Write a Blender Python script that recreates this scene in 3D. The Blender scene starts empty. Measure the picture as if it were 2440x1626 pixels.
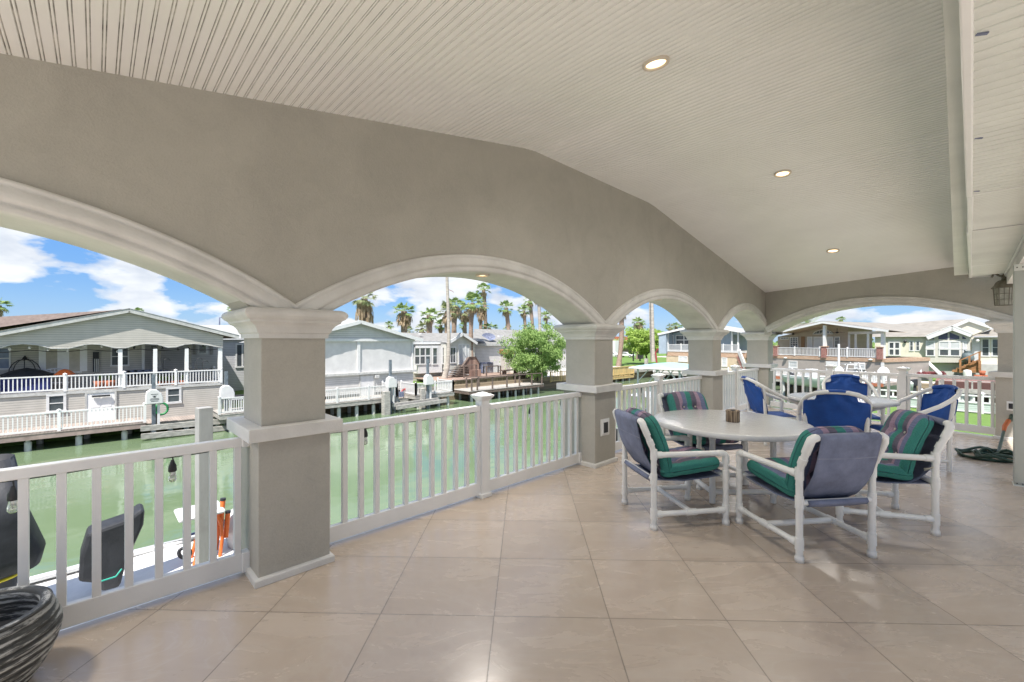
import bpy, math, random
from mathutils import Vector, Matrix
C = bpy.context.scene.collection
S = bpy.context.scene
R = math.radians
# ---------------------------------------------------------------- camera
EYE = 1.55
FPX, CX, CY = 1025.0, 1220.0, 813.0
HEAD = R(45.9617)
cam_d = bpy.data.cameras.new('camera')
cam_d.sensor_width = 36.0; cam_d.lens = 36.0 * FPX / 2440.0
cam_d.clip_start = 0.05; cam_d.clip_end = 3000
cam = bpy.data.objects.new('camera', cam_d); C.objects.link(cam)
cam.location = (0, 0, EYE); cam.rotation_euler = (R(90), 0, HEAD)
S.camera = cam
# ---------------------------------------------------------------- sky and sun
SUN_EL, SUN_AZ = R(60), R(150)      # azimuth clockwise from +Y
w = bpy.data.worlds.new('World'); S.world = w; w.use_nodes = True
wn = w.node_tree.nodes; wl = w.node_tree.links; wn.clear()
def N(nodes, typ, **kw):
    n = nodes.new(typ)
    for k, v in kw.items():
        if k in n.bl_rna.properties.keys(): setattr(n, k, v)
        else: n.inputs[k.replace('_', ' ')].default_value = v
    return n
def ramp(nodes, stops, interp='LINEAR'):
    r = nodes.new('ShaderNodeValToRGB'); r.color_ramp.interpolation = interp
    e = r.color_ramp.elements
    while len(e) < len(stops): e.new(0.5)
    for i, (p, c) in enumerate(stops):
        e[i].position = p
        e[i].color = (c, c, c, 1) if isinstance(c, (int, float)) else tuple(c) + (1,)
    return r
sky = N(wn, 'ShaderNodeTexSky', sky_type='NISHITA'); sky.sun_disc = False
sky.sun_elevation = SUN_EL; sky.sun_rotation = SUN_AZ
sky.air_density = 1.0; sky.dust_density = 0.3; sky.ozone_density = 2.0
hs = N(wn, 'ShaderNodeHueSaturation', Saturation=1.2, Value=.55)
wl.new(sky.outputs[0], hs.inputs['Color'])
tc = wn.new('ShaderNodeTexCoord')
sx = wn.new('ShaderNodeSeparateXYZ'); wl.new(tc.outputs['Generated'], sx.inputs[0])
def M(nodes, links, op, a, b=None, c=None):
    n = nodes.new('ShaderNodeMath'); n.operation = op
    for i, v in enumerate((a, b, c)):
        if v is None: continue
        if isinstance(v, (int, float)): n.inputs[i].default_value = v
        else: links.new(v, n.inputs[i])
    return n.outputs[0]
# puffy clouds, flattened towards the horizon
dz = M(wn, wl, 'ADD', M(wn, wl, 'MAXIMUM', sx.outputs[2], 0.0), 0.16)
ux = M(wn, wl, 'MULTIPLY', sx.outputs[0], 4.6); uy = M(wn, wl, 'MULTIPLY', sx.outputs[1], 4.6)
uz = M(wn, wl, 'MULTIPLY', sx.outputs[2], 11.0)
cv = wn.new('ShaderNodeCombineXYZ'); wl.new(ux, cv.inputs[0]); wl.new(uy, cv.inputs[1]); wl.new(uz, cv.inputs[2])
n1 = N(wn, 'ShaderNodeTexNoise', Scale=1.6, Detail=11.0, Roughness=0.5, Distortion=0.1)
mp = N(wn, 'ShaderNodeMapping'); mp.inputs['Location'].default_value = (5.9, 1.2, 0.4)
wl.new(cv.outputs[0], mp.inputs[0]); wl.new(mp.outputs[0], n1.inputs['Vector'])
cr = ramp(wn, [(0.46, 0.0), (0.49, 0.55), (0.535, 1.0)]); wl.new(n1.outputs[0], cr.inputs[0])
n2 = N(wn, 'ShaderNodeTexNoise', Scale=2.6, Detail=5.0, Roughness=0.5)
wl.new(mp.outputs[0], n2.inputs['Vector'])
cc = ramp(wn, [(0.3, (1.75, 1.95, 2.3)), (0.62, (2.75, 2.85, 2.95))]); wl.new(n2.outputs[0], cc.inputs[0])
CLOUD = cc
el = ramp(wn, [(0.0, (.60, 1.28, 2.3)), (.10, (.38, 1.0, 2.25)), (.35, (.30, 1.0, 2.7)), (1.0, (.25, .8, 2.4))]); wl.new(sx.outputs[2], el.inputs[0])
sm = wn.new('ShaderNodeMix'); sm.data_type = 'RGBA'; sm.inputs[0].default_value = .75; wl.new(hs.outputs[0], sm.inputs[6]); wl.new(el.outputs[0], sm.inputs[7])
mx = wn.new('ShaderNodeMix'); mx.data_type = 'RGBA'
wl.new(cr.outputs[0], mx.inputs[0]); wl.new(sm.outputs[2], mx.inputs[6]); wl.new(cc.outputs[0], mx.inputs[7])
bg = N(wn, 'ShaderNodeBackground', Strength=0.102); wl.new(mx.outputs[2], bg.inputs[0])
wo = wn.new('ShaderNodeOutputWorld'); wl.new(bg.outputs[0], wo.inputs[0])
sun_d = bpy.data.lights.new('sun', 'SUN'); sun_d.energy = 2.5; sun_d.angle = R(0.6); sun_d.color = (1.0, 0.955, 0.89)
sun = bpy.data.objects.new('sun', sun_d); C.objects.link(sun)
sd = Vector((math.sin(SUN_AZ) * math.cos(SUN_EL), math.cos(SUN_AZ) * math.cos(SUN_EL), math.sin(SUN_EL)))
sun.rotation_euler = sd.to_track_quat('Z', 'Y').to_euler()
sun.location = (20, -20, 40)
S.view_settings.view_transform = 'Standard'; S.view_settings.look = 'None'
S.view_settings.exposure = 1.86; S.view_settings.gamma = 1.0
S.render.engine = 'CYCLES'
S.cycles.max_bounces = 10; S.cycles.diffuse_bounces = 6; S.cycles.glossy_bounces = 4
S.cycles.transparent_max_bounces = 12
# ---------------------------------------------------------------- rays: a pixel of the photo -> a point of the place
FW = Vector((-math.sin(HEAD), math.cos(HEAD), 0)); RT = Vector((math.cos(HEAD), math.sin(HEAD), 0))
def ray(x, y):
    d = FW + RT * ((x - CX) / FPX); d.z = (CY - y) / FPX; return d
E0 = Vector((0, 0, EYE))
def PX(x, y, X): d = ray(x, y); return E0 + d * (X / d.x)
def PZ(x, y, z): d = ray(x, y); return E0 + d * ((z - EYE) / d.z)
def PD(x, y, dep): return E0 + ray(x, y) * dep
class Plane:
    """vertical plane through o with horizontal direction angle a; s along it, z up, n towards the viewer"""
    def __init__(s, o, a):
        s.o = Vector((o[0], o[1], 0)); s.d = Vector((math.cos(a), math.sin(a), 0)); s.n = Vector((s.d.y, -s.d.x, 0)); s.a = a
    def hit(s, x, y, off=0):
        d = ray(x, y); o = s.o + s.n * off
        t = (o - E0).dot(s.n) / d.dot(s.n); return E0 + d * t
    def sz(s, x, y, off=0):
        p = s.hit(x, y, off); return (p - s.o).dot(s.d), p.z
    def at(s, u, z, off=0):
        p = s.o + s.d * u + s.n * off; return Vector((p.x, p.y, z))
# ---------------------------------------------------------------- objects
def tag(o, label=None, cat=None, group=None, kind=None):
    if label: o['label'] = label
    if cat: o['category'] = cat
    if group: o['group'] = group
    if kind: o['kind'] = kind
    return o
def empty(name, loc=(0, 0, 0), rz=0, label=None, cat=None, group=None):
    o = bpy.data.objects.new(name, None); C.objects.link(o)
    o.location = loc; o.rotation_euler = (0, 0, rz); o.empty_display_size = .2
    return tag(o, label, cat, group)
def copy_tree(o, parent=None):
    c = o.copy(); C.objects.link(c)
    c.parent = parent
    for ch in [x for x in bpy.data.objects if x.parent == o]:
        copy_tree(ch, c)
    return c
def basepos(o):
    p = Vector((0, 0, 0))
    while o is not None: p = p + Vector(o.location); o = o.parent
    return p
class MB:
    def __init__(s): s.v = []; s.f = []; s.sm = []
    def add(s, vs, fs, smooth=False):
        n = len(s.v); s.v += [Vector(v) for v in vs]
        for f in fs: s.f.append([i + n for i in f]); s.sm.append(smooth)
        return s
    def box(s, c, h, rz=0, rx=0, ry=0):
        m = Matrix.Rotation(rz, 3, 'Z') @ Matrix.Rotation(ry, 3, 'Y') @ Matrix.Rotation(rx, 3, 'X')
        c = Vector(c); vs = [c + m @ Vector((i * h[0], j * h[1], k * h[2])) for i in (-1, 1) for j in (-1, 1) for k in (-1, 1)]
        return s.add(vs, [(0, 1, 3, 2), (4, 6, 7, 5), (0, 4, 5, 1), (2, 3, 7, 6), (0, 2, 6, 4), (1, 5, 7, 3)])
    def b2(s, lo, hi):
        return s.box([(a + b) / 2 for a, b in zip(lo, hi)], [abs(b - a) / 2 for a, b in zip(lo, hi)])
    def hexa(s, a, b, d, z0, z1):
        """box standing on segment a-b, thickness vector d, from z0 to z1"""
        a = Vector((a[0], a[1], 0)); b = Vector((b[0], b[1], 0)); d = Vector((d[0], d[1], 0)); Z = Vector((0, 0, 1))
        q = [a, b, b + d, a + d]; vs = [p + Z * z0 for p in q] + [p + Z * z1 for p in q]
        return s.add(vs, [(0, 1, 2, 3), (4, 7, 6, 5), (0, 4, 5, 1), (1, 5, 6, 2), (2, 6, 7, 3), (3, 7, 4, 0)])
    def bar(s, p, q, w_, h_, up=(0, 0, 1)):
        p = Vector(p); q = Vector(q); d = (q - p).normalized(); up = Vector(up)
        if abs(d.dot(up)) > .98: up = Vector((1, 0, 0))
        sd_ = d.cross(up).normalized(); u2 = sd_.cross(d)
        vs = []
        for e in (p, q):
            for i, j in ((-1, -1), (1, -1), (1, 1), (-1, 1)): vs.append(e + sd_ * (i * w_ / 2) + u2 * (j * h_ / 2))
        return s.add(vs, [(0, 3, 2, 1), (4, 5, 6, 7), (0, 1, 5, 4), (1, 2, 6, 5), (2, 3, 7, 6), (3, 0, 4, 7)])
    def tube(s, pts, r, n=8, caps=True):
        pts = [Vector(p) for p in pts]; rs = r if isinstance(r, (list, tuple)) else [r] * len(pts)
        rings = []; prev = None
        for i, p in enumerate(pts):
            d = (pts[min(i + 1, len(pts) - 1)] - pts[max(i - 1, 0)])
            d = d.normalized() if d.length > 1e-9 else Vector((0, 0, 1))
            if prev is None:
                a = Vector((0, 0, 1)) if abs(d.z) < .9 else Vector((1, 0, 0)); u = d.cross(a).normalized()
            else:
                u = (prev - d * prev.dot(d)); u = u.normalized() if u.length > 1e-6 else d.orthogonal().normalized()
            prev = u; v = d.cross(u)
            rings.append([p + (u * math.cos(2 * math.pi * k / n) + v * math.sin(2 * math.pi * k / n)) * rs[i] for k in range(n)])
        vs = [x for g in rings for x in g]; fs = []
        for i in range(len(pts) - 1):
            for k in range(n):
                fs.append((i * n + k, i * n + (k + 1) % n, (i + 1) * n + (k + 1) % n, (i + 1) * n + k))
        s.add(vs, fs, True)
        if caps:
            s.add(rings[0], [tuple(range(n - 1, -1, -1))]); s.add(rings[-1], [tuple(range(n))])
        return s
    def lathe(s, prof, c=(0, 0, 0), n=24, smooth=True, sx_=1, sy_=1):
        c = Vector(c); vs = []; fs = []
        for r_, z_ in prof:
            for k in range(n):
                a = 2 * math.pi * k / n; vs.append(c + Vector((r_ * sx_ * math.cos(a), r_ * sy_ * math.sin(a), z_)))
        for i in range(len(prof) - 1):
            for k in range(n): fs.append((i * n + k, i * n + (k + 1) % n, (i + 1) * n + (k + 1) % n, (i + 1) * n + k))
        return s.add(vs, fs, smooth)
    def prism(s, poly, fn, t0, t1):
        """poly in 2-D, fn(u, v, t) -> 3-D point"""
        n = len(poly); vs = [fn(u, v, t0) for u, v in poly] + [fn(u, v, t1) for u, v in poly]
        fs = [tuple(range(n - 1, -1, -1)), tuple(range(n, 2 * n))] + [(i, (i + 1) % n, (i + 1) % n + n, i + n) for i in range(n)]
        return s.add(vs, fs)
    def grid(s, P, smooth=True):
        m = len(P); n = len(P[0]); vs = [p for r_ in P for p in r_]
        return s.add(vs, [(i * n + j, i * n + j + 1, (i + 1) * n + j + 1, (i + 1) * n + j) for i in range(m - 1) for j in range(n - 1)], smooth)
    def build(s, name, mat, parent=None, bevel=0, local=False):
        me = bpy.data.meshes.new(name)
        o = bpy.data.objects.new(name, me); C.objects.link(o)
        off = Vector((0, 0, 0))
        if parent is not None:
            o.parent = parent
            if not local: off = basepos(parent)
        me.from_pydata([v - off for v in s.v], [], s.f)
        for p, q in zip(me.polygons, s.sm): p.use_smooth = q
        me.materials.append(mat); me.update()
        if bevel:
            b = o.modifiers.new('bevel', 'BEVEL'); b.width = bevel; b.segments = 2; b.limit_method = 'ANGLE'; b.angle_limit = R(40)
        return o
    def thing(s, name, mat, label, cat, group=None, bevel=0):
        """a top-level one-mesh thing with its origin at the middle of its foot"""
        xs = [v.x for v in s.v]; ys = [v.y for v in s.v]; zs = [v.z for v in s.v]
        c = Vector(((min(xs) + max(xs)) / 2, (min(ys) + max(ys)) / 2, min(zs)))
        s.v = [v - c for v in s.v]
        o = s.build(name, mat, None, bevel); o.location = c
        return tag(o, label, cat, group)
# ---------------------------------------------------------------- materials
def newmat(name):
    m = bpy.data.materials.new(name); m.use_nodes = True
    nt = m.node_tree; return m, nt.nodes, nt.links, nt.nodes['Principled BSDF']
def mat(name, col, rough=.6, noise=.06, scale=6.0, bump=0.0, bscale=60.0, spec=.5, metal=0.0, col2=None, coord='Object', stretch=None, dirt=0.0):
    m, n, l, b = newmat(name)
    b.inputs['Roughness'].default_value = rough; b.inputs['Metallic'].default_value = metal
    b.inputs['Specular IOR Level'].default_value = spec
    t = n.new('ShaderNodeTexCoord'); src = t.outputs[coord]
    if stretch:
        mp_ = n.new('ShaderNodeMapping'); mp_.inputs['Scale'].default_value = stretch; l.new(src, mp_.inputs[0]); src = mp_.outputs[0]
    nz = N(n, 'ShaderNodeTexNoise', Scale=scale, Detail=6.0, Roughness=.6); l.new(src, nz.inputs['Vector'])
    c2 = col2 if col2 else tuple(max(0, c * (1 - noise * 2.2)) for c in col)
    c1 = col if col2 else tuple(min(1, c * (1 + noise)) for c in col)
    r = ramp(n, [(.3, c2), (.7, c1)]); l.new(nz.outputs[0], r.inputs[0])
    out = r.outputs[0]
    if dirt:
        d = N(n, 'ShaderNodeTexNoise', Scale=1.7, Detail=8.0, Roughness=.7); l.new(t.outputs[coord], d.inputs['Vector'])
        dr = ramp(n, [(.5, 0.0), (.75, dirt)]); l.new(d.outputs[0], dr.inputs[0])
        mm = n.new('ShaderNodeMix'); mm.data_type = 'RGBA'; l.new(dr.outputs[0], mm.inputs[0]); l.new(out, mm.inputs[6])
        mm.inputs[7].default_value = (col[0] * .45, col[1] * .4, col[2] * .33, 1); out = mm.outputs[2]
    l.new(out, b.inputs['Base Color'])
    if bump:
        bn = N(n, 'ShaderNodeTexNoise', Scale=bscale, Detail=4.0, Roughness=.6); l.new(src, bn.inputs['Vector'])
        bb = N(n, 'ShaderNodeBump', Strength=bump, Distance=.01); l.new(bn.outputs[0], bb.inputs['Height']); l.new(bb.outputs[0], b.inputs['Normal'])
    return m
def siding(name, col, pitch=.13, rough=.55):
    """horizontal lap boards: saw-tooth bump and a thin dark line every pitch"""
    m, n, l, b = newmat(name); b.inputs['Roughness'].default_value = rough
    t = n.new('ShaderNodeTexCoord'); s_ = n.new('ShaderNodeSeparateXYZ'); l.new(t.outputs['Object'], s_.inputs[0])
    f = M(n, l, 'FRACT', M(n, l, 'DIVIDE', M(n, l, 'ADD', s_.outputs[2], 50.0), pitch))
    nz = N(n, 'ShaderNodeTexNoise', Scale=1.3, Detail=5.0); l.new(t.outputs['Object'], nz.inputs['Vector'])
    r = ramp(n, [(.3, tuple(c * .9 for c in col)), (.7, tuple(min(1, c * 1.06) for c in col))]); l.new(nz.outputs[0], r.inputs[0])
    g = ramp(n, [(0.0, .42), (.1, .5), (.16, 1.0), (1.0, 1.0)]); l.new(f, g.inputs[0])
    mm = n.new('ShaderNodeMix'); mm.data_type = 'RGBA'; mm.blend_type = 'MULTIPLY'; mm.inputs[0].default_value = 1
    l.new(r.outputs[0], mm.inputs[6]); l.new(g.outputs[0], mm.inputs[7]); l.new(mm.outputs[2], b.inputs['Base Color'])
    bb = N(n, 'ShaderNodeBump', Strength=.3, Distance=.005); bb.invert = True; l.new(f, bb.inputs['Height']); l.new(bb.outputs[0], b.inputs['Normal'])
    return m
def planks(name, col, pitch=.14, axis=1, rough=.7, var=.35, col2=None):
    """boards side by side across axis, each with its own tone, thin gaps, grain along them"""
    m, n, l, b = newmat(name); b.inputs['Roughness'].default_value = rough
    t = n.new('ShaderNodeTexCoord'); s_ = n.new('ShaderNodeSeparateXYZ'); l.new(t.outputs['Object'], s_.inputs[0])
    q = M(n, l, 'DIVIDE', M(n, l, 'ADD', s_.outputs[axis], 90.0), pitch)
    f = M(n, l, 'FRACT', q); i = M(n, l, 'FLOOR', q)
    wn_ = n.new('ShaderNodeTexWhiteNoise'); wn_.noise_dimensions = '1D'; l.new(i, wn_.inputs['W'])
    mp_ = n.new('ShaderNodeMapping'); sc = [2.0, 2.0, 2.0]; sc[axis] = 30.0; mp_.inputs['Scale'].default_value = sc; l.new(t.outputs['Object'], mp_.inputs[0])
    nz = N(n, 'ShaderNodeTexNoise', Scale=1.5, Detail=7.0, Roughness=.7); l.new(mp_.outputs[0], nz.inputs['Vector'])
    mixv = M(n, l, 'ADD', M(n, l, 'MULTIPLY', wn_.outputs[0], .6), M(n, l, 'MULTIPLY', nz.outputs[0], .6))
    c2 = col2 or tuple(c * (1 - var) for c in col)
    r = ramp(n, [(.25, c2), (.8, col)]); l.new(mixv, r.inputs[0])
    g = ramp(n, [(0.0, .25), (.05, .25), (.09, 1.0), (1.0, 1.0)]); l.new(f, g.inputs[0])
    mm = n.new('ShaderNodeMix'); mm.data_type = 'RGBA'; mm.blend_type = 'MULTIPLY'; mm.inputs[0].default_value = 1
    l.new(r.outputs[0], mm.inputs[6]); l.new(g.outputs[0], mm.inputs[7]); l.new(mm.outputs[2], b.inputs['Base Color'])
    bb = N(n, 'ShaderNodeBump', Strength=.5, Distance=.01); l.new(g.outputs[0], bb.inputs['Height']); l.new(bb.outputs[0], b.inputs['Normal'])
    return m
def emis(name, col, st):
    m, n, l, b = newmat(name); b.inputs['Base Color'].default_value = (*col, 1)
    b.inputs['Emission Color'].default_value = (*col, 1); b.inputs['Emission Strength'].default_value = st; return m
K = {}
K['stucco'] = mat('stucco_taupe', (.43, .41, .365), .9, .035, 4.5, .45, 230, .2)
K['cream'] = mat('cream_stone_trim', (.67, .66, .63), .7, .07, 3.0, .25, 120, .3, dirt=.12)
K['ceil'] = mat('ceiling_vinyl', (.87, .865, .845), .55, .02, 1.5, 0, 0, .35)
K['soffit'] = mat('soffit_vinyl', (.70, .72, .68), .5, .05, 2.0, 0, 0, .35)
K['vinyl'] = mat('vinyl_rail', (.80, .80, .79), .38, .03, 3.0, .05, 30, .45)
K['pvc'] = mat('pvc_pipe', (.80, .80, .77), .28, .03, 4.0, 0, 0, .5)
K['white'] = mat('white_paint', (.66, .66, .655), .5, .04, 4.0)
K['dwhite'] = mat('weathered_white_paint', (.52, .52, .50), .6, .1, 5.0, dirt=.35)
K['grayw'] = mat('gray_weathered_wood', (.40, .385, .355), .85, .2, 3.0, .5, 20, .2, stretch=(1, 1, 4))
K['black'] = mat('black_cloth', (.030, .032, .038), .6, .2, 3.0, 1.0, 5, .4)
K['blackm'] = mat('black_metal', (.03, .03, .032), .5, .1, 8.0)
K['glass'] = mat('window_glass', (.045, .055, .065), .06, .3, .8, 0, 0, .9, col2=(.10, .115, .125))
K['blind'] = mat('window_blind', (.55, .57, .58), .25, .1, 1.0, 0, 0, .7)
K['bluec'] = mat('blue_sling', (.014, .080, .34), .6, .14, 5.0, .3, 90, .35, dirt=.12)
K['slate'] = mat('slate_sling', (.20, .225, .32), .75, .2, 5.0, .4, 220, .3, dirt=.15)
K['grass'] = mat('grass_lawn', (.10, .17, .045), .95, .0, 3.5, .9, 30, .1, col2=(.15, .235, .065))
K['dirt'] = mat('soil', (.22, .17, .12), .95, .2, 2.0, .5, 20, .1)
K['conc'] = mat('concrete', (.52, .49, .45), .9, .12, 1.2, .3, 40, .2, dirt=.2)
K['red'] = mat('red_paint', (.36, .05, .05), .6, .15, 4.0)
K['orange'] = mat('orange_plastic', (.75, .16, .03), .5, .08, 4.0)
K['gold'] = mat('yellow_strap', (.75, .6, .03), .6)
K['teal'] = mat('teal_rope', (.02, .38, .28), .6)
K['terra'] = mat('terracotta', (.34, .11, .055), .8, .15, 8.0)
K['green'] = mat('green_hose', (.012, .05, .03), .45, .25, 60.0, .5, 220)
K['ghose'] = mat('bright_green_hose', (.02, .22, .07), .5)
K['brick'] = mat('red_brick', (.22, .085, .07), .85, .3, 9.0, .6, 20, col2=(.36, .20, .17))
K['stone'] = mat('stone_band', (.50, .38, .28), .85, .3, 2.6, .4, 20, col2=(.34, .20, .13), stretch=(1, 1, 4))
K['lamp'] = emis('lamp_lens', (1.0, .70, .38), 1.1)
K['lrim'] = mat('lamp_trim', (.62, .55, .46), .35, .05, 5, 0, 0, .5)

def stucco(name, col):
    m, n, l, b = newmat(name); b.inputs['Roughness'].default_value = .9; b.inputs['Specular IOR Level'].default_value = .2
    t = n.new('ShaderNodeTexCoord')
    a = N(n, 'ShaderNodeTexNoise', Scale=2.3, Detail=7.0, Roughness=.6, Distortion=.6); g = N(n, 'ShaderNodeTexNoise', Scale=95.0, Detail=3.0, Roughness=.7); s_ = N(n, 'ShaderNodeTexNoise', Scale=13.0, Detail=6.0, Roughness=.6, Distortion=1.5)
    for x in (a, g, s_): l.new(t.outputs['Object'], x.inputs['Vector'])
    v = M(n, l, 'ADD', M(n, l, 'MULTIPLY', a.outputs[0], .5), M(n, l, 'ADD', M(n, l, 'MULTIPLY', g.outputs[0], .32), M(n, l, 'MULTIPLY', s_.outputs[0], .18)))
    r = ramp(n, [(.33, tuple(c * .87 for c in col)), (.5, col), (.66, tuple(c * 1.10 for c in col))]); l.new(v, r.inputs[0]); l.new(r.outputs[0], b.inputs['Base Color'])
    h = M(n, l, 'ADD', g.outputs[0], M(n, l, 'MULTIPLY', s_.outputs[0], 1.4))
    bb = N(n, 'ShaderNodeBump', Strength=.35, Distance=.006); l.new(h, bb.inputs['Height']); l.new(bb.outputs[0], b.inputs['Normal']); return m
K['stucco'] = stucco('stucco_taupe', (.43, .412, .365))
K['groove'] = mat('groove_shade', (.50, .48, .45), .9, .35, 9.0)  # shade inside the bead grooves, put into the colour
# ================================================================= THE PORCH
# floor tiles laid on the diagonal
def tile_mat():
    m, n, l, b = newmat('floor_tile')
    t = n.new('ShaderNodeTexCoord')
    mp_ = n.new('ShaderNodeMapping'); mp_.vector_type = 'POINT'
    mp_.inputs['Location'].default_value = (0, 0, 0); mp_.inputs['Rotation'].default_value = (0, 0, R(-44.3))
    sh = n.new('ShaderNodeVectorMath'); sh.operation = 'SUBTRACT'; sh.inputs[1].default_value = (-2.264, 2.075, 0)
    l.new(t.outputs['Object'], sh.inputs[0]); l.new(sh.outputs[0], mp_.inputs[0])
    s_ = n.new('ShaderNodeSeparateXYZ'); l.new(mp_.outputs[0], s_.inputs[0])
    P_ = .646
    def edge(o):
        q = M(n, l, 'DIVIDE', M(n, l, 'ADD', o, P_ * 40), P_); f = M(n, l, 'FRACT', q)
        return M(n, l, 'MINIMUM', f, M(n, l, 'SUBTRACT', 1.0, f)), M(n, l, 'FLOOR', q)
    ex, ix = edge(s_.outputs[0]); ey, iy = edge(s_.outputs[1])
    e = M(n, l, 'MINIMUM', ex, ey)
    g = ramp(n, [(0.0, 0.0), (.0030, 0.0), (.0050, 1.0)]); l.new(e, g.inputs[0])
    cb = n.new('ShaderNodeCombineXYZ'); l.new(ix, cb.inputs[0]); l.new(iy, cb.inputs[1])
    wn_ = n.new('ShaderNodeTexWhiteNoise'); wn_.noise_dimensions = '2D'; l.new(cb.outputs[0], wn_.inputs['Vector'])
    off = n.new('ShaderNodeVectorMath'); off.operation = 'MULTIPLY_ADD'; off.inputs[1].default_value = (7, 7, 7)
    l.new(wn_.outputs['Color'], off.inputs[0]); l.new(mp_.outputs[0], off.inputs[2])
    st = n.new('ShaderNodeMapping'); st.inputs['Scale'].default_value = (1.0, 2.6, 1); st.inputs['Rotation'].default_value = (0, 0, .5); l.new(off.outputs[0], st.inputs[0])
    nz = N(n, 'ShaderNodeTexNoise', Scale=1.5, Detail=8.0, Roughness=.62, Distortion=1.1); l.new(st.outputs[0], nz.inputs['Vector'])
    r = ramp(n, [(.2, (.42, .342, .27)), (.45, (.45, .37, .295)), (.6, (.475, .395, .317)), (.85, (.515, .44, .36))]); l.new(nz.outputs[0], r.inputs[0])
    vn = N(n, 'ShaderNodeTexNoise', Scale=1.1, Detail=5.0, Roughness=.55, Distortion=2.2); l.new(st.outputs[0], vn.inputs['Vector'])
    vr = ramp(n, [(.47, 0.0), (.5, .22), (.53, 0.0)]); l.new(vn.outputs[0], vr.inputs[0])
    tone = ramp(n, [(0, .95), (1, 1.05)]); l.new(wn_.outputs[0], tone.inputs[0])
    m1 = n.new('ShaderNodeMix'); m1.data_type = 'RGBA'; m1.blend_type = 'MULTIPLY'; m1.inputs[0].default_value = 1
    mv = n.new('ShaderNodeMix'); mv.data_type = 'RGBA'; l.new(vr.outputs[0], mv.inputs[0]); l.new(r.outputs[0], mv.inputs[6]); mv.inputs[7].default_value = (.52, .47, .40, 1)
    l.new(mv.outputs[2], m1.inputs[6]); l.new(tone.outputs[0], m1.inputs[7])
    # a few dark scuffs
    sc = N(n, 'ShaderNodeTexNoise', Scale=9.0, Detail=3.0, Roughness=.5, Distortion=2.0); l.new(st.outputs[0], sc.inputs['Vector'])
    scr = ramp(n, [(.70, 1.0), (.78, .72)]); l.new(sc.outputs[0], scr.inputs[0])
    m3 = n.new('ShaderNodeMix'); m3.data_type = 'RGBA'; m3.blend_type = 'MULTIPLY'; m3.inputs[0].default_value = 1
    l.new(m1.outputs[2], m3.inputs[6]); l.new(scr.outputs[0], m3.inputs[7])
    m2 = n.new('ShaderNodeMix'); m2.data_type = 'RGBA'; l.new(g.outputs[0], m2.inputs[0])
    m2.inputs[6].default_value = (.17, .14, .115, 1); l.new(m3.outputs[2], m2.inputs[7]); l.new(m2.outputs[2], b.inputs['Base Color'])
    rr = ramp(n, [(.3, .20), (.7, .32)]); l.new(nz.outputs[0], rr.inputs[0]); l.new(rr.outputs[0], b.inputs['Roughness'])
    b.inputs['Specular IOR Level'].default_value = .8
    bb = N(n, 'ShaderNodeBump', Strength=.12, Distance=.002); l.new(g.outputs[0], bb.inputs['Height'])
    b2 = N(n, 'ShaderNodeBump', Strength=.10, Distance=.01); l.new(nz.outputs[0], b2.inputs['Height']); l.new(bb.outputs[0], b2.inputs['Normal'])
    l.new(b2.outputs[0], b.inputs['Normal']); return m
WX, WXO = -3.09, -3.54                 # inner and outer face of the arcade
EW = Plane((-3.09, 11.165), R(-14.2)); # end wall, inner face (its normal points back into the porch)
HW = 1.9                               # right edge of the tiled floor, where the added paving begins
def ey(x): return 11.165 - (x + 3.09) * math.tan(R(14.2))
m = MB()
poly = [(-3.33, -2.2), (HW, -2.2), (HW, ey(HW) + .22), (-3.33, ey(-3.33) + .22)]
m.prism(poly, lambda u, v, t: Vector((u, v, t)), -.32, 0)
fl = m.build('floor', tile_mat()); tag(fl, kind='structure')
m = MB(); m.b2((-3.36, -2.2, -.42), (-3.331, ey(-3.33) + .2, -.004))
a = EW.at(-.3, 0, -.221); b_ = EW.at(5.2, 0, -.221); m.hexa(a, b_, -EW.n * .03, -.42, -.004)
tag(m.build('floor_edge', K['white']), kind='structure')
m = MB(); m.b2((-4.5, -16, -.34), (9, -2.204, -.002)); m.b2((HW + .004, -2.2, -.34), (9, 16, -.002)); tag(m.build('bounce_terrace', K['conc']), kind='structure')  # unseen sunlit paving, added to bounce daylight onto the ceiling
# body of the storey below the porch (seen only from outside)
m = MB(); m.b2((-3.25, -16, -2.96), (HW, 10.1, -.33))
tag(m.build('lower_storey', K['stucco']), kind='structure')
# ceiling: gabled along Y, beaded boards along X
PROF = [(-1.6, 2.64), (-1.595, 2.641), (-2.25, 2.53), (3.15, 3.528), (3.32, 3.548), (5.72, 3.545), (5.9, 3.528), (11.6, 2.602)]
def cz(y):
    for (a, za), (b, zb) in zip(PROF, PROF[1:]):
        if y <= b: return za + (zb - za) * (y - a) / (b - a)
    return PROF[-1][1]
def cedge(y): return -.14 + .0225 * y
pts = []
y = -1.58; pitch = .0533; rnd = random.Random(4)
while y < 11.7:
    j = rnd.uniform(-.0006, .0006); dpt = rnd.uniform(.0035, .0075)
    for dy, dz_ in ((0, 0), (.001, dpt), (.0050, dpt), (.006, .001), (.0125, .001), (.0135, dpt), (.0175, dpt), (.0185, 0)):
        pts.append((y + dy + j, dz_))
    y += pitch
pts = [(-1.6, 0)] + pts
m = MB(); P_ = [[Vector((x if x is not None else cedge(yy), yy, cz(yy) + dd)) for x in (-3.56, -2.0, None)] for yy, dd in pts]
m.grid(P_, False)
m.b2((-3.9, -1.65, 3.72), (1.3, 12.3, 3.8))
cl = m.build('ceiling', K['ceil']); tag(cl, kind='structure')
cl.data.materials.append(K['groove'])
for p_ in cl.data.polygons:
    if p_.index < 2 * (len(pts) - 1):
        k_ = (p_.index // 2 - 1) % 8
        if k_ in (1, 5): p_.material_index = 1
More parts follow.
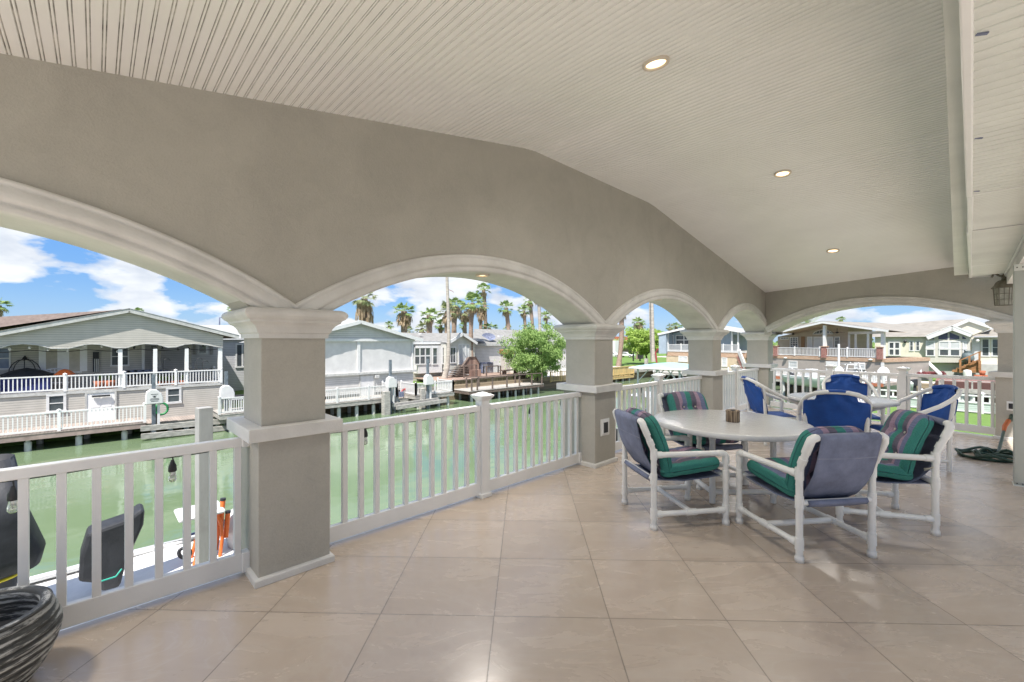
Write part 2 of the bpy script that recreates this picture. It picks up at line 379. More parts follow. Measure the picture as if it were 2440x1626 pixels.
# outer roof, above everything
def arcz(y, c, zc, Rr):
    d = Rr * Rr - (y - c) ** 2
    return zc + math.sqrt(max(d, 0))
SPR = 1.762
RO, RI = 3.254, 3.109
COLS = [-2.69, .96, 4.60, 8.27, 11.55]
def arch_wall(pl, s0, s1, arches, top, depth, name, parent, extra_end=None):
    """wall in plane pl from s0 to s1 with openings; arches: (s_left, s_right, centre, zc, Ri)"""
    m = MB(); ss = set([s0, s1])
    for (a, b, c, zc, ri, zs) in arches:
        k = 36
        for i in range(k + 1): ss.add(round(a + (b - a) * i / k, 5))
    k = s0
    while k < s1: ss.add(round(k, 5)); k += .2
    ss = sorted(ss)
    def low(s_, side):
        for (a, b, c, zc, ri, zs) in arches:
            if a < s_ < b or (abs(s_ - a) < 1e-6 and side > 0) or (abs(s_ - b) < 1e-6 and side < 0):
                return arcz(s_, c, zc, ri)
        return 1.70
    for p, q in zip(ss, ss[1:]):
        lp, lq = low(p, 1), low(q, -1)
        f0, f1 = pl.at(p, lp), pl.at(q, lq); t0, t1 = pl.at(p, top(pl.at(p, 0))), pl.at(q, top(pl.at(q, 0)))
        g0, g1 = pl.at(p, lp, -depth), pl.at(q, lq, -depth); u0, u1 = pl.at(p, top(pl.at(p, 0)), -depth), pl.at(q, top(pl.at(q, 0)), -depth)
        m.add([f0, f1, t1, t0], [(0, 1, 2, 3)]); m.add([g0, g1, u1, u0], [(3, 2, 1, 0)]); m.add([f0, f1, g1, g0], [(3, 2, 1, 0)])
    return m
def trim(pl, c, zc, a0, a1, ro, ri, name, parent, mt):
    prof = [(ro + .004, -.01), (ro, .026), (ro - .010, .036), (ro - .022, .034), (ro - .030, .024), (ro - .038, .030), (ro - .060, .040), (ro - .088, .042), (ro - .098, .036),
            (ro - .104, .022), (ro - .112, .020), (ro - .122, .030), (ri - .002, .032), (ri - .010, .022), (ri - .012, -.02)]
    n_ = 56; P_ = []
    for i in range(n_ + 1):
        a = a0 + (a1 - a0) * i / n_
        P_.append([pl.at(c + r_ * math.cos(a), zc + r_ * math.sin(a), o) for r_, o in prof])
    m = MB(); m.grid(P_, True); return m.build(name, mt, parent)
CW = Plane((WX, 0), R(90))             # canal-side wall: s = Y, n = +X (towards the porch)
top = lambda p: min(cz(p.y) + .03, 3.71)
wall = empty('arcade_wall', (WX, 4.6, 1.78), 0, 'long taupe stucco wall with round arches open to the canal', 'wall')
ar = []
for i in range(4):
    a, b = COLS[i], COLS[i + 1]
    if i == 3: b = 11.33 + .22
    c = (a + b) / 2 if i < 3 else (8.27 + 11.52) / 2 + .02
    half = (b - a) / 2 if i < 3 else 1.62
    ro = RO if i < 3 else 2.62
    ztop = 2.352
    zc = ztop - ro; ri = ro - .145
    hi = math.sqrt(ri * ri - (SPR - zc) ** 2)
    ar.append((c - hi, min(c + hi, 11.34), c, zc, ri, SPR))
m = arch_wall(CW, -1.62, 11.62, ar, top, .45, 'w', wall)
m.build('stucco_face', K['stucco'], wall)
for (a, b, c, zc, ri, zs) in ar:
    ro = ri + .145; h = math.asin((SPR - zc) / ri) if abs((SPR - zc) / ri) < 1 else .1
    a0 = math.asin((SPR + .02 - zc) / ro)
    a1 = math.pi - a0
    if c > 9: a0, a1 = math.acos(min(.999, (11.335 - c) / ro)), math.pi - a0
    trim(CW, c, zc, a0, a1, ro, ri, 'arch_trim', wall, K['cream'])
    # cream lining of the soffit, 3 mm below the wall's own
    n_ = 40; s_a, s_b = a, b; P_ = []
    for k in range(n_ + 1):
        s_ = s_a + (s_b - s_a) * k / n_; z_ = arcz(s_, c, zc, ri) - .004
        P_.append([CW.at(s_, z_, .03), CW.at(s_, z_, -.48)])
    mm = MB(); mm.grid(P_, True); mm.build('arch_soffit', K['cream'], wall)
# end wall with one wide arch
def fit(p, q, r_):
    (x1, y1), (x2, y2), (x3, y3) = p, q, r_
    A = x1 * (y2 - y3) - y1 * (x2 - x3) + x2 * y3 - x3 * y2
    B = (x1 ** 2 + y1 ** 2) * (y3 - y2) + (x2 ** 2 + y2 ** 2) * (y1 - y3) + (x3 ** 2 + y3 ** 2) * (y2 - y1)
    D = (x1 ** 2 + y1 ** 2) * (x2 - x3) + (x2 ** 2 + y2 ** 2) * (x3 - x1) + (x3 ** 2 + y3 ** 2) * (x1 - x2)
    cx_, cy_ = -B / (2 * A), -D / (2 * A); return cx_, cy_, math.hypot(x1 - cx_, y1 - cy_)
so = [EW.sz(*p) for p in ((1835, 773.6), (2150, 707), (2411, 753.7))]
ec, ez, ero = fit(*so)
eri = ero - .145
ewall = empty('arcade_wall', EW.at(2, 1.8), 0, 'taupe stucco end wall with one wide low arch', 'wall')
zl, zr = 1.785, 1.872
el = ec - math.sqrt(eri ** 2 - (zl - ez) ** 2); er = ec + math.sqrt(eri ** 2 - (zr - ez) ** 2)
m = arch_wall(EW, -.02, 5.2, [(el, er, ec, ez, eri, 1.8)], top, .45, 'e', ewall)
m.build('stucco_face', K['stucco'], ewall)
a1 = math.pi - math.acos(min(1, (ec + .0 - 0.0) / ero)); a0 = math.asin((1.90 - ez) / ero)
trim(EW, ec, ez, a0, a1, ero, eri, 'arch_trim', ewall, K['cream'])
P_ = []
for k in range(41):
    s_ = el - .04 + (er + .04 - el + .04) * k / 40; z_ = arcz(s_, ec, ez, eri) - .004
    P_.append([EW.at(s_, z_, .03), EW.at(s_, z_, -.48)])
mm = MB(); mm.grid(P_, True); mm.build('arch_soffit', K['cream'], ewall)
# columns
def column(cx_, cy_, hx, hy, rz, label, zcap=1.568, captop=1.762, zled=1.003, group='square porch columns'):
    t = empty('porch_column', (cx_, cy_, 0), rz, label, 'column', group)
    def ring(out, z_): return [Vector((sx_ * (hx + out), sy_ * (hy + out), z_)) for sx_, sy_ in ((-1, -1), (1, -1), (1, 1), (-1, 1))]
    def loft(levels, name, mt, bev=0):
        m = MB(); rr = [ring(o, z_) for z_, o in levels]
        vs = [v for g in rr for v in g]; fs = [(0, 3, 2, 1), tuple(4 * (len(rr) - 1) + k for k in range(4))]
        for i in range(len(rr) - 1):
            for k in range(4): fs.append((i * 4 + k, i * 4 + (k + 1) % 4, (i + 1) * 4 + (k + 1) % 4, (i + 1) * 4 + k))
        m.add(vs, fs); return m.build(name, mt, t, bev, local=True)
    loft([(zled - .003, 0), (zcap + .05, 0)], 'shaft', K['stucco'], .006)
    loft([(0, .022), (zled - .05, .022)], 'lower_shaft', K['stucco'], .006)
    k = (captop - zcap) / .194
    loft([(zcap + z_ * k, o) for z_, o in ((0, .014), (.03, .016), (.038, .026), (.05, .030), (.066, .036), (.085, .050), (.098, .068), (.104, .078), (.116, .080), (.122, .088), (.130, .100),
          (.145, .112), (.160, .115), (.176, .108), (.187, .094), (.194, .075))], 'capital', K['cream'])
    loft([(zled - .083, .088), (zled, .088)], 'ledge', K['cream'], .005)
    loft([(.0, .046), (.040, .046), (.048, .040), (.052, .024)], 'base_moulding', K['cream'], .002)
    return t
hx_, hy_ = .225, .202
names = ['porch column behind the black ridged pot on the canal side', 'nearest big square porch column between the two left railings',
         'porch column with an outlet beside the left striped chair', 'slimmer looking porch column behind the far striped chair', 'corner porch column where the two arcade walls meet']
for i, yc in enumerate(COLS):
    column(-3.315, yc if i < 4 else 11.55, hx_, hy_, 0, names[i])
c5 = EW.at(0, 0, -.225); u5, _z = EW.sz(2377, 850)
p5 = EW.at(u5 + hy_ , 0, -.225)
column(p5.x, p5.y, hy_, hx_, EW.a, 'taupe porch column on the right, partly behind the gray steel post', 1.675, 1.872, 1.065)
COL5 = u5
# railings ---------------------------------------------------------------
def railing(A, B, label, posts=(), zA=0, zB=0, sp=.132, first=.10, group='porch railings', th=.05):
    A = Vector((A[0], A[1], 0)); B = Vector((B[0], B[1], 0)); L = (B - A).length; d = (B - A) / L; nrm = Vector((-d.y, d.x, 0))
    t = empty('railing', (A + B) / 2, 0, label, 'railing', group)
    zz = lambda u: zA + (zB - zA) * u / L
    def P(u, z_, o=0): p = A + d * u + nrm * o; return Vector((p.x, p.y, z_ + zz(u) * (1 if z_ > .5 else 0)))
    def rail(z_, h_, w_, name):
        m = MB(); m.bar(P(0, z_), P(L, z_), w_, h_); m.build(name, K['vinyl'], t, .006)
    rail(.883, .058, .055, 'top_rail'); rail(.088, .12, .045, 'bottom_rail')
    for u in (0.022, L - 0.022):
        for z_, h_ in ((.883, .066), (.088, .13)):
            q = P(u, z_); m = MB(); m.box(q, (.022, .034, h_ / 2), math.atan2(d.y, d.x)); m.build('rail_bracket', K['vinyl'], t, .004)
    m = MB(); 
    for u in posts:
        m = MB(); q = P(u, 0); hz = 1.0 + zz(u)
        m.box((q.x, q.y, hz / 2), (.05, .05, hz / 2), math.atan2(d.y, d.x)); p_ = m.build('post', K['vinyl'], t, .003)
        m = MB(); an = math.atan2(d.y, d.x)
        mt_ = Matrix.Rotation(an, 3, 'Z')
        def rg(o, z_): return [Vector((q.x, q.y, 0)) + mt_ @ Vector((i * o, j * o, z_ + zz(u))) for i, j in ((-1, -1), (1, -1), (1, 1), (-1, 1))]
        lv = [(.051, .955), (.056, .965), (.085, 1.0), (.085, 1.012), (.06, 1.022), (.045, 1.024), (.04, 1.032), (.008, 1.042)]
        vs = [v for o, z_ in lv for v in rg(o, z_)]; fs = [tuple(4 * (len(lv) - 1) + k for k in range(4))]
        for i in range(len(lv) - 1):
            for k in range(4): fs.append((i * 4 + k, i * 4 + (k + 1) % 4, (i + 1) * 4 + (k + 1) % 4, (i + 1) * 4 + k))
        m.add(vs, fs); m.build('post_cap', K['vinyl'], p_)
        m = MB(); m.box((q.x, q.y, .02), (.068, .068, .02), an); m.build('post_foot', K['vinyl'], p_, .004)
    us = []; cuts = [0] + sorted(posts) + [L]
    for a, b in zip(cuts, cuts[1:]):
        k = max(2, round((b - a - .02) / sp)); st = (b - a) / k
        us += [a + st * (i + .5) for i in range(k)]
    proto = None
    for u in us:
        q = P(u, 0)
        if proto is None:
            m = MB(); m.box((0, 0, .50), (.019, .019, .365), 0); me_o = m.build('baluster', K['vinyl'], t, .002, local=True); proto = me_o
            me_o.location = q - basepos(t); me_o.rotation_euler = (0, 0, math.atan2(d.y, d.x)); me_o.scale.z = 1 + zz(u) * .6
        else:
            c = proto.copy(); C.objects.link(c); c.location = q - basepos(t); c.scale.z = 1 + zz(u) * .6
    return t
RX = -3.30
def bay(i, label, posts):
    a, b = COLS[i] + .224, COLS[i + 1] - .224
    if i == 3: b = 11.33
    railing((RX, a), (RX, b), label, [p - a for p in posts])
bay(0, 'nearest white railing at the left, behind the black ridged pot', [-.865])
bay(1, 'white railing under the widest arch with one capped post', [2.78])
bay(2, 'white railing behind the striped chairs with a capped post', [6.43])
bay(3, 'short white railing between the two farthest columns of the canal side', [9.85])
ep = [EW.sz(x, 880, -.2)[0] for x in (1980, 2153)]
ea = EW.at(.02, 0, -.2); eb = EW.at(COL5 - .02, 0, -.2)
railing(ea, eb, 'white railing under the wide end arch behind the blue chairs', [e - .02 for e in ep], 0, .055, sp=.15)
# house side: sloping fascia, gutter strip, soffit, beam, post ------------
hd = Vector((.0162, .9999, 0)); hn = Vector((.9999, -.0162, 0))
def HP(t, s_, z_): p = hd * t + hn * s_; return Vector((p.x, p.y, z_))
house = empty('house_eave', (.2, 3, 2.5), 0, 'pale gray eave of the house with ribbed soffit along the right side', 'eave')
TE = 9.62; ZS = 2.53
m = MB(); P_ = []
for k in range(60):
    t_ = -1.6 + (10.75 + 1.6) * k / 59; zc_ = cz(t_)
    zb = ZS + .05
    P_.append([Vector((cedge(t_) - .006, t_, zc_ + .05)), Vector((cedge(t_) - .004, t_, zc_ - .012)), Vector((cedge(t_) + .004, t_, zc_ - .014)), HP(t_, -.022, zb)])
m.grid(P_, False); m.build('fascia', K['soffit'], house)
m = MB(); seg = [(-1.6, 4.22), (4.225, 5.60), (5.605, 8.2), (8.205, TE)]
for k, (a, b) in enumerate(seg):
    j = (0, .004, -.004, .003)[k]
    m.bar(HP(a, -.010 + j, ZS + .02), HP(b, -.010 + j * .3, ZS + .02), .030, .07)
m.build('gutter_strip', K['vinyl'], house, .006)
def soff(t0, t1, s1, z0, pitch_, name, tilt=0):
    m = MB(); P_ = []; t_ = t0; r_ = random.Random(int(t0 * 10))
    while t_ < t1 - .02:
        dp = r_.uniform(.004, .009)
        for dt, dz_ in ((0, 0), (.004, dp), (.009, dp), (.011, 0), (pitch_ * .5, -.003)): P_.append((t_ + dt, dz_))
        t_ += pitch_
    m.grid([[HP(a, -.02, z0 + dd), HP(a, s1, z0 + dd + tilt)] for a, dd in P_], False)
    return m.build(name, K['soffit'], house)
soff(-1.6, 4.2, 1.3, ZS, .072, 'soffit_panel'); soff(4.23, 5.58, 1.3, ZS + .001, .05, 'soffit_panel', .0); soff(5.61, 8.19, .332, ZS - .004, .055, 'soffit_panel'); soff(8.21, TE - .02, .332, ZS, .055, 'soffit_panel')
for t_, zz_ in ((4.215, ZS - .004), (5.595, ZS - .006), (8.2, ZS - .006)):
    m = MB(); m.bar(HP(t_, .0, zz_ + .006), HP(t_, .33 if t_ > 5.5 else 1.3, zz_ + .006), .018, .012); m.build('seam_strip', K['vinyl'], house)
m = MB(); m.bar(HP(TE, -.03, ZS + .012), HP(TE, .34, ZS + .012), .03, .05); m.build('end_strip', K['vinyl'], house)
for t_ in (2.02, 3.05, 4.12):
    m = MB(); m.bar(HP(t_, .010, ZS - .002), HP(t_ + .01, .036, ZS - .006), .012, .004); m.build('bent_lip', K['slate'], house)
m = MB(); m.bar(HP(-1.6, .335, ZS - .01), HP(TE + .1, .335, ZS - .01), .02, .04); m.build('edge_trim', K['vinyl'], house, .004)
m = MB()
m.add([HP(TE + .02, -.02, ZS + .02), HP(TE + .02, .335, ZS + .02), HP(TE + .02, .335, 2.8), HP(TE + .02, -.1, 2.8)], [(0, 1, 2, 3)])
m.build('end_cap', K['soffit'], house)
beam = MB(); beam.bar(HP(-1.6, .50, 2.455), HP(10.45, .50, 2.455), .31, .17)
beam.thing('beam', K['cream'], 'tan beam on the steel post at the right edge', 'beam')
hw = MB(); hw.b2((5.5, -12, 0), (5.8, 14.0, 3.2)); hw.build('bounce_wall', K['white']); tag(bpy.data.objects['bounce_wall'], 'unseen white wall past the right edge of the porch, added to bounce daylight', 'wall')  # out of view, added in white to throw daylight back into the porch
hl = MB(); hl.b2((-.03, -1.6, 2.61), (1.3, 10.0, 2.66)); tag(hl.build('sun_overhang', K['soffit']), kind='structure')  # added backing and unseen overhang, closes cracks and keeps sun off the floor
post = empty('steel_post', (.502, 7.149, 0), 0, 'pale gray square steel post at the right edge', 'post')
m = MB(); m.b2((.427, 7.074, .012), (.577, 7.224, 2.369)); m.build('shaft', mat('post_paint', (.40, .42, .38), .45, .04, 2.0), post, .004)
m = MB(); m.b2((.42, 7.066, 0), (.585, 7.232, .012)); m.build('foot_plate', K['soffit'], post, .002)
m = MB(); m.b2((.4265, 7.068, 2.30), (.5775, 7.0735, 2.369)); m.build('bracket', K['soffit'], post, .001)
for x_ in (.447, .487, .53): 
    m = MB(); m.lathe([(.006, 0), (.006, .006), (0, .008)], (0, 0, 0), 8); o = m.build('bolt', K['blackm'], post, local=True)
    o.location = (x_ - .502, 7.072 - 7.149, .03); o.rotation_euler = (R(90), 0, 0)
    c = o.copy(); C.objects.link(c); c.location = (x_ - .502, 7.067 - 7.149, 2.335)
# recessed lights ---------------------------------------------------------
def downlight(loc, nrm, label, group, r_=.085, e_=60, lens=True):
    t = empty('recessed_light', loc, 0, label, 'ceiling light', group); q = Vector(nrm).to_track_quat('Z', 'Y')
    m = MB(); m.lathe([(r_, .004), (r_, -.012), (r_ * .93, -.018), (r_ * .80, -.016), (r_ * .72, -.004)], (0, 0, 0), 28)
    o = m.build('trim_ring', K['lrim'], t, local=True); o.rotation_mode = 'QUATERNION'; o.rotation_quaternion = q
    m = MB(); m.lathe([(r_ * .76, -.004), (r_ * .5, -.008), (.0001, -.009)], (0, 0, 0), 28)
    o = m.build('lens', K['lamp'], t, local=True); o.rotation_mode = 'QUATERNION'; o.rotation_quaternion = q
    if e_:
        ld = bpy.data.lights.new('lamp', 'SPOT'); ld.energy = e_; ld.color = (1.0, .94, .87); ld.shadow_soft_size = .12; ld.spot_size = R(165); ld.spot_blend = .9
        lo = bpy.data.objects.new('lamp', ld); C.objects.link(lo); lo.parent = t; lo.location = Vector(nrm) * -.03
        lo.rotation_mode = 'QUATERNION'; lo.rotation_quaternion = q
CE = 28
for (x_, y_), lab in zip(((-1.43, 2.75), (-1.43, 5.83), (-1.43, 8.80)),
        ('nearest and largest of the three lit ceiling lights', 'middle one of the three lit ceiling lights', 'farthest and smallest of the three lit ceiling lights')):
    sl = (cz(y_ + .05) - cz(y_ - .05)) / .1
    nr = Vector((0, -sl, 1)).normalized()
    downlight(Vector((x_, y_, cz(y_) - .002)), nr, lab, 'recessed ceiling lights', .09, CE)
for k, (y_, lab) in enumerate(((-.87, 'lit light in the soffit of the arch left of the nearest column'), (2.72, 'lit light in the soffit of the widest canal arch'), (6.25, 'lit light in the soffit of the third canal arch'), (9.88, 'lit light in the soffit of the narrow far canal arch'))):
    a, b, c, zc, ri, zs = ar[k]; zt = arcz(y_, c, zc, ri); sl = -(y_ - c) / (zt - zc)
    downlight(Vector((-3.23 if k else -3.3, y_, zt - .006)), Vector((0, -sl, 1)).normalized(), lab, 'lights in the arch soffits', .07, 30)
se = EW.sz(2065, 728, -.1)[0]; zt = arcz(se, ec, ez, eri)
downlight(EW.at(se, zt - .006, -.14), Vector((0, 0, 1)), 'lit light in the soffit of the wide end arch', 'lights in the arch soffits', .07, 30)
# outlets ------------------------------------------------------------------
def outlet(pl, s_, z_, label, cover=True, w_=.035, h_=.06):
    t = empty('outlet', pl.at(s_, z_), 0, label, 'outlet', 'outlets on the columns')
    def bx(a, b, c, d, o0, o1, nm, mt, bev=0):
        m = MB(); p0 = pl.at(a, 0, o0); p1 = pl.at(b, 0, o0); m.hexa(p0, p1, pl.n * (o1 - o0), c, d); m.build(nm, mt, t, bev)
    bx(s_ - w_, s_ + w_, z_ - h_, z_ + h_, 0, .010, 'plate', K['vinyl'], .003)
    bx(s_ - w_ * .72, s_ + w_ * .72, z_ - h_ * .76, z_ + h_ * .72, .010, .022, 'cover', K['vinyl'], .003)
    bx(s_ - w_ * .5, s_ + w_ * .42, z_ - h_ * .62, z_ + h_ * .6, .022, .026, 'socket', K['black'])
    return t
pl2 = Plane((-3.068, 0), R(90)); s_, z_ = pl2.sz(1440.5, 1018); outlet(pl2, s_, z_, 'outlet in a pale cover on the column beside the left striped chair', w_=.095, h_=.105)
s_, z_ = pl2.sz(1842, 925); outlet(pl2, s_, z_, 'outlet on the corner column behind the blue chair', w_=.10, h_=.12)
pe = Plane(EW.at(0, 0, .022), EW.a); s_, z_ = pe.sz(2410, 968); outlet(pe, s_, z_, 'outlet on the right column above the hose nozzle', w_=.05, h_=.07)
# lantern under the eave ---------------------------------------------------
lp = PD(2392, 700, 6.25)
lan = empty('hanging_lantern', (lp.x, lp.y, 2.05), 0, 'verdigris wall lantern with small glass panes under the eave', 'lantern')
KV = mat('verdigris_metal', (.20, .19, .15), .7, .3, 14.0, .5, 60, col2=(.10, .085, .06)); KG = mat('lantern_glass', (.36, .36, .30), .25, .15, 12)
z0 = 2.07
m = MB(); m.lathe([(.085, 0), (.10, .24), (.101, .25)], (lp.x, lp.y, z0), 6, False); m.build('glass_panes', KG, lan)
m = MB()
for k in range(6):
    a = 2 * math.pi * k / 6
    m.tube([(lp.x + .088 * math.cos(a), lp.y + .088 * math.sin(a), z0), (lp.x + .104 * math.cos(a), lp.y + .104 * math.sin(a), z0 + .25)], .006, 5)
    a2 = 2 * math.pi * (k + 1) / 6
    for f in (.0, .33, .66, 1.0):
        r1 = .088 + .016 * f; z1 = z0 + .25 * f
        m.tube([(lp.x + r1 * math.cos(a), lp.y + r1 * math.sin(a), z1), (lp.x + r1 * math.cos(a2), lp.y + r1 * math.sin(a2), z1)], .004, 5)
    am = (a + a2) / 2
    m.tube([(lp.x + .078 * math.cos(am), lp.y + .078 * math.sin(am), z0), (lp.x + .092 * math.cos(am), lp.y + .092 * math.sin(am), z0 + .25)], .003, 5)
m.build('cage', KV, lan)
m = MB(); m.lathe([(.125, .245), (.128, .255), (.10, .285), (.085, .33), (.055, .36), (.03, .365), (.022, .39), (.035, .40), (.012, .42)], (lp.x, lp.y, z0), 12); m.build('cap', KV, lan)
m = MB(); m.tube([(lp.x, lp.y, z0 + .41), (lp.x, lp.y, z0 + .455)], .012, 6)
m.tube([(lp.x + hn.x * k * .01 - .12, lp.y, z0 + .445 + .02 * math.sin(k * .5) - (.03 if k < 2 else 0)) for k in range(0, 26, 2)], .014, 6); m.build('scroll_arm', KV, lan)
# hose ---------------------------------------------------------------------
hc = PZ(2374, 1092, 0); hose = empty('garden_hose', (hc.x, hc.y, 0), 0, 'dark green fabric hose coiled on the tile by the right column', 'hose')
m = MB(); pts = []; rr = random.Random(3)
for k in range(150):
    a = k * .21; r_ = .17 + .09 * math.sin(k * .137) + rr.uniform(-.006, .006) + (k / 150) * .04
    pts.append(hc + RT * (r_ * 1.45 * math.cos(a)) + FW * (r_ * 1.15 * math.sin(a)) + Vector((0, 0, .017 + .020 * (k // 30) * (.6 + .4 * math.sin(k)))))
pts.append(pts[-1] + RT * .03 + Vector((0, 0, .03)))
m.tube(pts, .017, 7); m.build('coil', K['green'], hose)
noz = PD(2411, 985, 6.72); knee = PZ(2379, 1078, .05); mid = PD(2392, 1028, 6.4)
m = MB(); m.tube([knee + (mid - knee) * f + Vector((0, 0, 0)) for f in (0, .3, .6, .9, 1)], .018, 8); m.build('riser', K['green'], hose)
m = MB(); m.tube([mid, PD(2394, 1016, 6.45), PD(2403, 1003, 6.55)], [.02, .028, .03], 10); m.build('orange_collar', mat('burnt_orange', (.42, .10, .02), .5), hose)
m = MB(); m.tube([PD(2402, 1004, 6.55), PD(2410, 1000, 6.6), noz, PD(2411, 984, 6.72)], [.03, .035, .018, .036], 10); m.build('tap_fitting', K['green'], hose)
# pot ----------------------------------------------------------------------
def pot_mat():
    m, n, l, b = newmat('ridged_pot_glaze'); b.inputs['Roughness'].default_value = .5
    t = n.new('ShaderNodeTexCoord'); mp_ = n.new('ShaderNodeMapping'); mp_.inputs['Scale'].default_value = (3, 3, 30); l.new(t.outputs['Object'], mp_.inputs[0])
    nz = N(n, 'ShaderNodeTexNoise', Scale=2.2, Detail=9.0, Roughness=.75); l.new(mp_.outputs[0], nz.inputs['Vector'])
    s_ = n.new('ShaderNodeSeparateXYZ'); l.new(t.outputs['Object'], s_.inputs[0])
    crest = M(n, l, 'ABSOLUTE', M(n, l, 'SINE', M(n, l, 'MULTIPLY', M(n, l, 'SUBTRACT', s_.outputs[2], .016), .5 / (.0068 * .80))))
    v = M(n, l, 'ADD', M(n, l, 'MULTIPLY', nz.outputs[0], .98), M(n, l, 'MULTIPLY', crest, .15))  # noise streaks, plus a highlight on the ridge crests put into the colour
    r = ramp(n, [(.53, (.030, .032, .031)), (.59, (.08, .082, .08)), (.66, (.42, .42, .40))]); l.new(v, r.inputs[0]); l.new(r.outputs[0], b.inputs['Base Color'])
    bb = N(n, 'ShaderNodeBump', Strength=.4, Distance=.006); l.new(nz.outputs[0], bb.inputs['Height']); l.new(bb.outputs[0], b.inputs['Normal']); return m
prf = [(.001, 0), (.15, 0), (.155, .01)]
for k in range(0, 60):
    z_ = .02 + k * .0068; u = z_ / .43
    base = .155 + .115 * math.sin(min(1, u / .95) * math.pi * .62) ** .9 - .02 * max(0, u - .75) / .25
    prf.append((base + .011 * abs(math.sin(k * .5)) ** .5, z_))
prf += [(.235, .432), (.246, .440), (.248, .450), (.236, .456), (.214, .452), (.205, .43), (.222, .36), (.232, .28), (.20, .12), (.001, .1)]
pc = Vector((-2.95, -.40, 0)); PS = 1.03
m = MB(); m.lathe([(r_ * PS, z_ * .80) for r_, z_ in prf], (0, 0, 0), 56)
o = m.build('pot', pot_mat()); o.location = pc; tag(o, 'large black ridged pot with silvery streaks in the lower left corner', 'planter')
m = MB(); m.lathe([(.001, .22), (.225, .22)], (0, 0, 0), 24); m.build('soil', K['black'], o, local=True)
# ================================================================= FURNITURE
def RD(r_, d_, z_=0): p = RT * r_ + FW * d_; return Vector((p.x, p.y, z_))
def facing(f): return math.atan2(-f[0], f[1])
def stripes(name, W):
    m, n, l, b = newmat(name); b.inputs['Roughness'].default_value = .85; b.inputs['Specular IOR Level'].default_value = .2
    t = n.new('ShaderNodeTexCoord'); s_ = n.new('ShaderNodeSeparateXYZ'); l.new(t.outputs['Object'], s_.inputs[0])
    nz = N(n, 'ShaderNodeTexNoise', Scale=3.0, Detail=2.0); l.new(t.outputs['Object'], nz.inputs['Vector'])
    x = M(n, l, 'ADD', M(n, l, 'DIVIDE', s_.outputs[0], W), M(n, l, 'ADD', .47, M(n, l, 'MULTIPLY', nz.outputs[0], .06)))
    T = (.05, .225, .19); B_ = (.16, .18, .29); Mv = (.35, .25, .32); Dk = (.14, .128, .17); Ln = (.22, .36, .36)
    st = [(0, T), (.085, B_), (.205, Mv), (.30, Dk), (.425, T), (.555, Ln), (.562, B_), (.675, Mv), (.78, Dk), (.895, T)]
    r = ramp(n, st, 'CONSTANT'); l.new(x, r.inputs[0])
    mp_ = n.new('ShaderNodeMapping'); mp_.inputs['Scale'].default_value = (12, 160, 160); l.new(t.outputs['Object'], mp_.inputs[0])
    f = N(n, 'ShaderNodeTexNoise', Scale=1.0, Detail=3.0); l.new(mp_.outputs[0], f.inputs['Vector'])
    fr = ramp(n, [(.3, .78), (.7, 1.12)]); l.new(f.outputs[0], fr.inputs[0])
    mm = n.new('ShaderNodeMix'); mm.data_type = 'RGBA'; mm.blend_type = 'MULTIPLY'; mm.inputs[0].default_value = 1
    l.new(r.outputs[0], mm.inputs[6]); l.new(fr.outputs[0], mm.inputs[7]); l.new(mm.outputs[2], b.inputs['Base Color'])
    bb = N(n, 'ShaderNodeBump', Strength=.35, Distance=.003); l.new(f.outputs[0], bb.inputs['Height']); l.new(bb.outputs[0], b.inputs['Normal']); return m
KS = stripes('striped_cushion', .50)
KB = mat('ivory_button', (.55, .52, .44), .5)
def cushion(W, L, T, tx, ty, fn, round_top=0.0, seed=1):
    """pillow in (u across, v along, w thickness) mapped by fn; tufted on both faces"""
    m = MB(); nx, ny = 30, 32; rr = random.Random(seed)
    wob = [rr.uniform(-1, 1) for _ in range(8)]
    for sgn in (1, -1):
        P_ = []
        for j in range(ny + 1):
            v = -1 + 2 * j / ny; row = []
            for i in range(nx + 1):
                u = -1 + 2 * i / nx
                uu = math.sin(u * math.pi / 2) if abs(u) > 0 else 0; uu = u * .55 + uu * .45
                vv = v * .55 + math.sin(v * math.pi / 2) * .45
                h = T / 2 * (max(0, (1 - abs(u) ** 5)) * max(0, (1 - abs(v) ** 5))) ** .42
                for a in tx:
                    for b in ty:
                        d2 = ((uu - a) * W / 2) ** 2 + ((vv - b) * L / 2) ** 2
                        h -= T * .30 * math.exp(-d2 / .0011) + T * .12 * math.exp(-d2 / .008)
                for a in tx: h -= T * .05 * math.exp(-((uu - a) * W / 2) ** 2 / .0005) * (1 - abs(v) ** 3)
                for b in ty: h -= T * .08 * math.exp(-((vv - b) * L / 2) ** 2 / .0005) * (1 - abs(u) ** 3)
                h += .004 * math.sin(u * 7 + wob[0] * 3) * math.sin(v * 6 + wob[1] * 3) * (1 - u * u) * (1 - v * v)
                cut = 1 - .10 * abs(v) ** 6 - (round_top * max(0, v) ** 5)
                cl = 1 - .06 * abs(u) ** 5 - (round_top * .8 * abs(u) ** 4 if v > 0 else 0) * max(0, v)
                row.append(fn(uu * cut * W / 2, vv * cl * L / 2, sgn * max(h, .002)))
            P_.append(row if sgn > 0 else row[::-1])
        m.grid(P_, True)
    return m
def pipe(m, pts, r=.0235, collars=()):
    m.tube(pts, r, 10)
    return m
def coll(m, p, d, ln=.07, r=.0285):
    p = Vector(p); d = Vector(d).normalized(); m.tube([p, p + d * ln], r, 10); return m
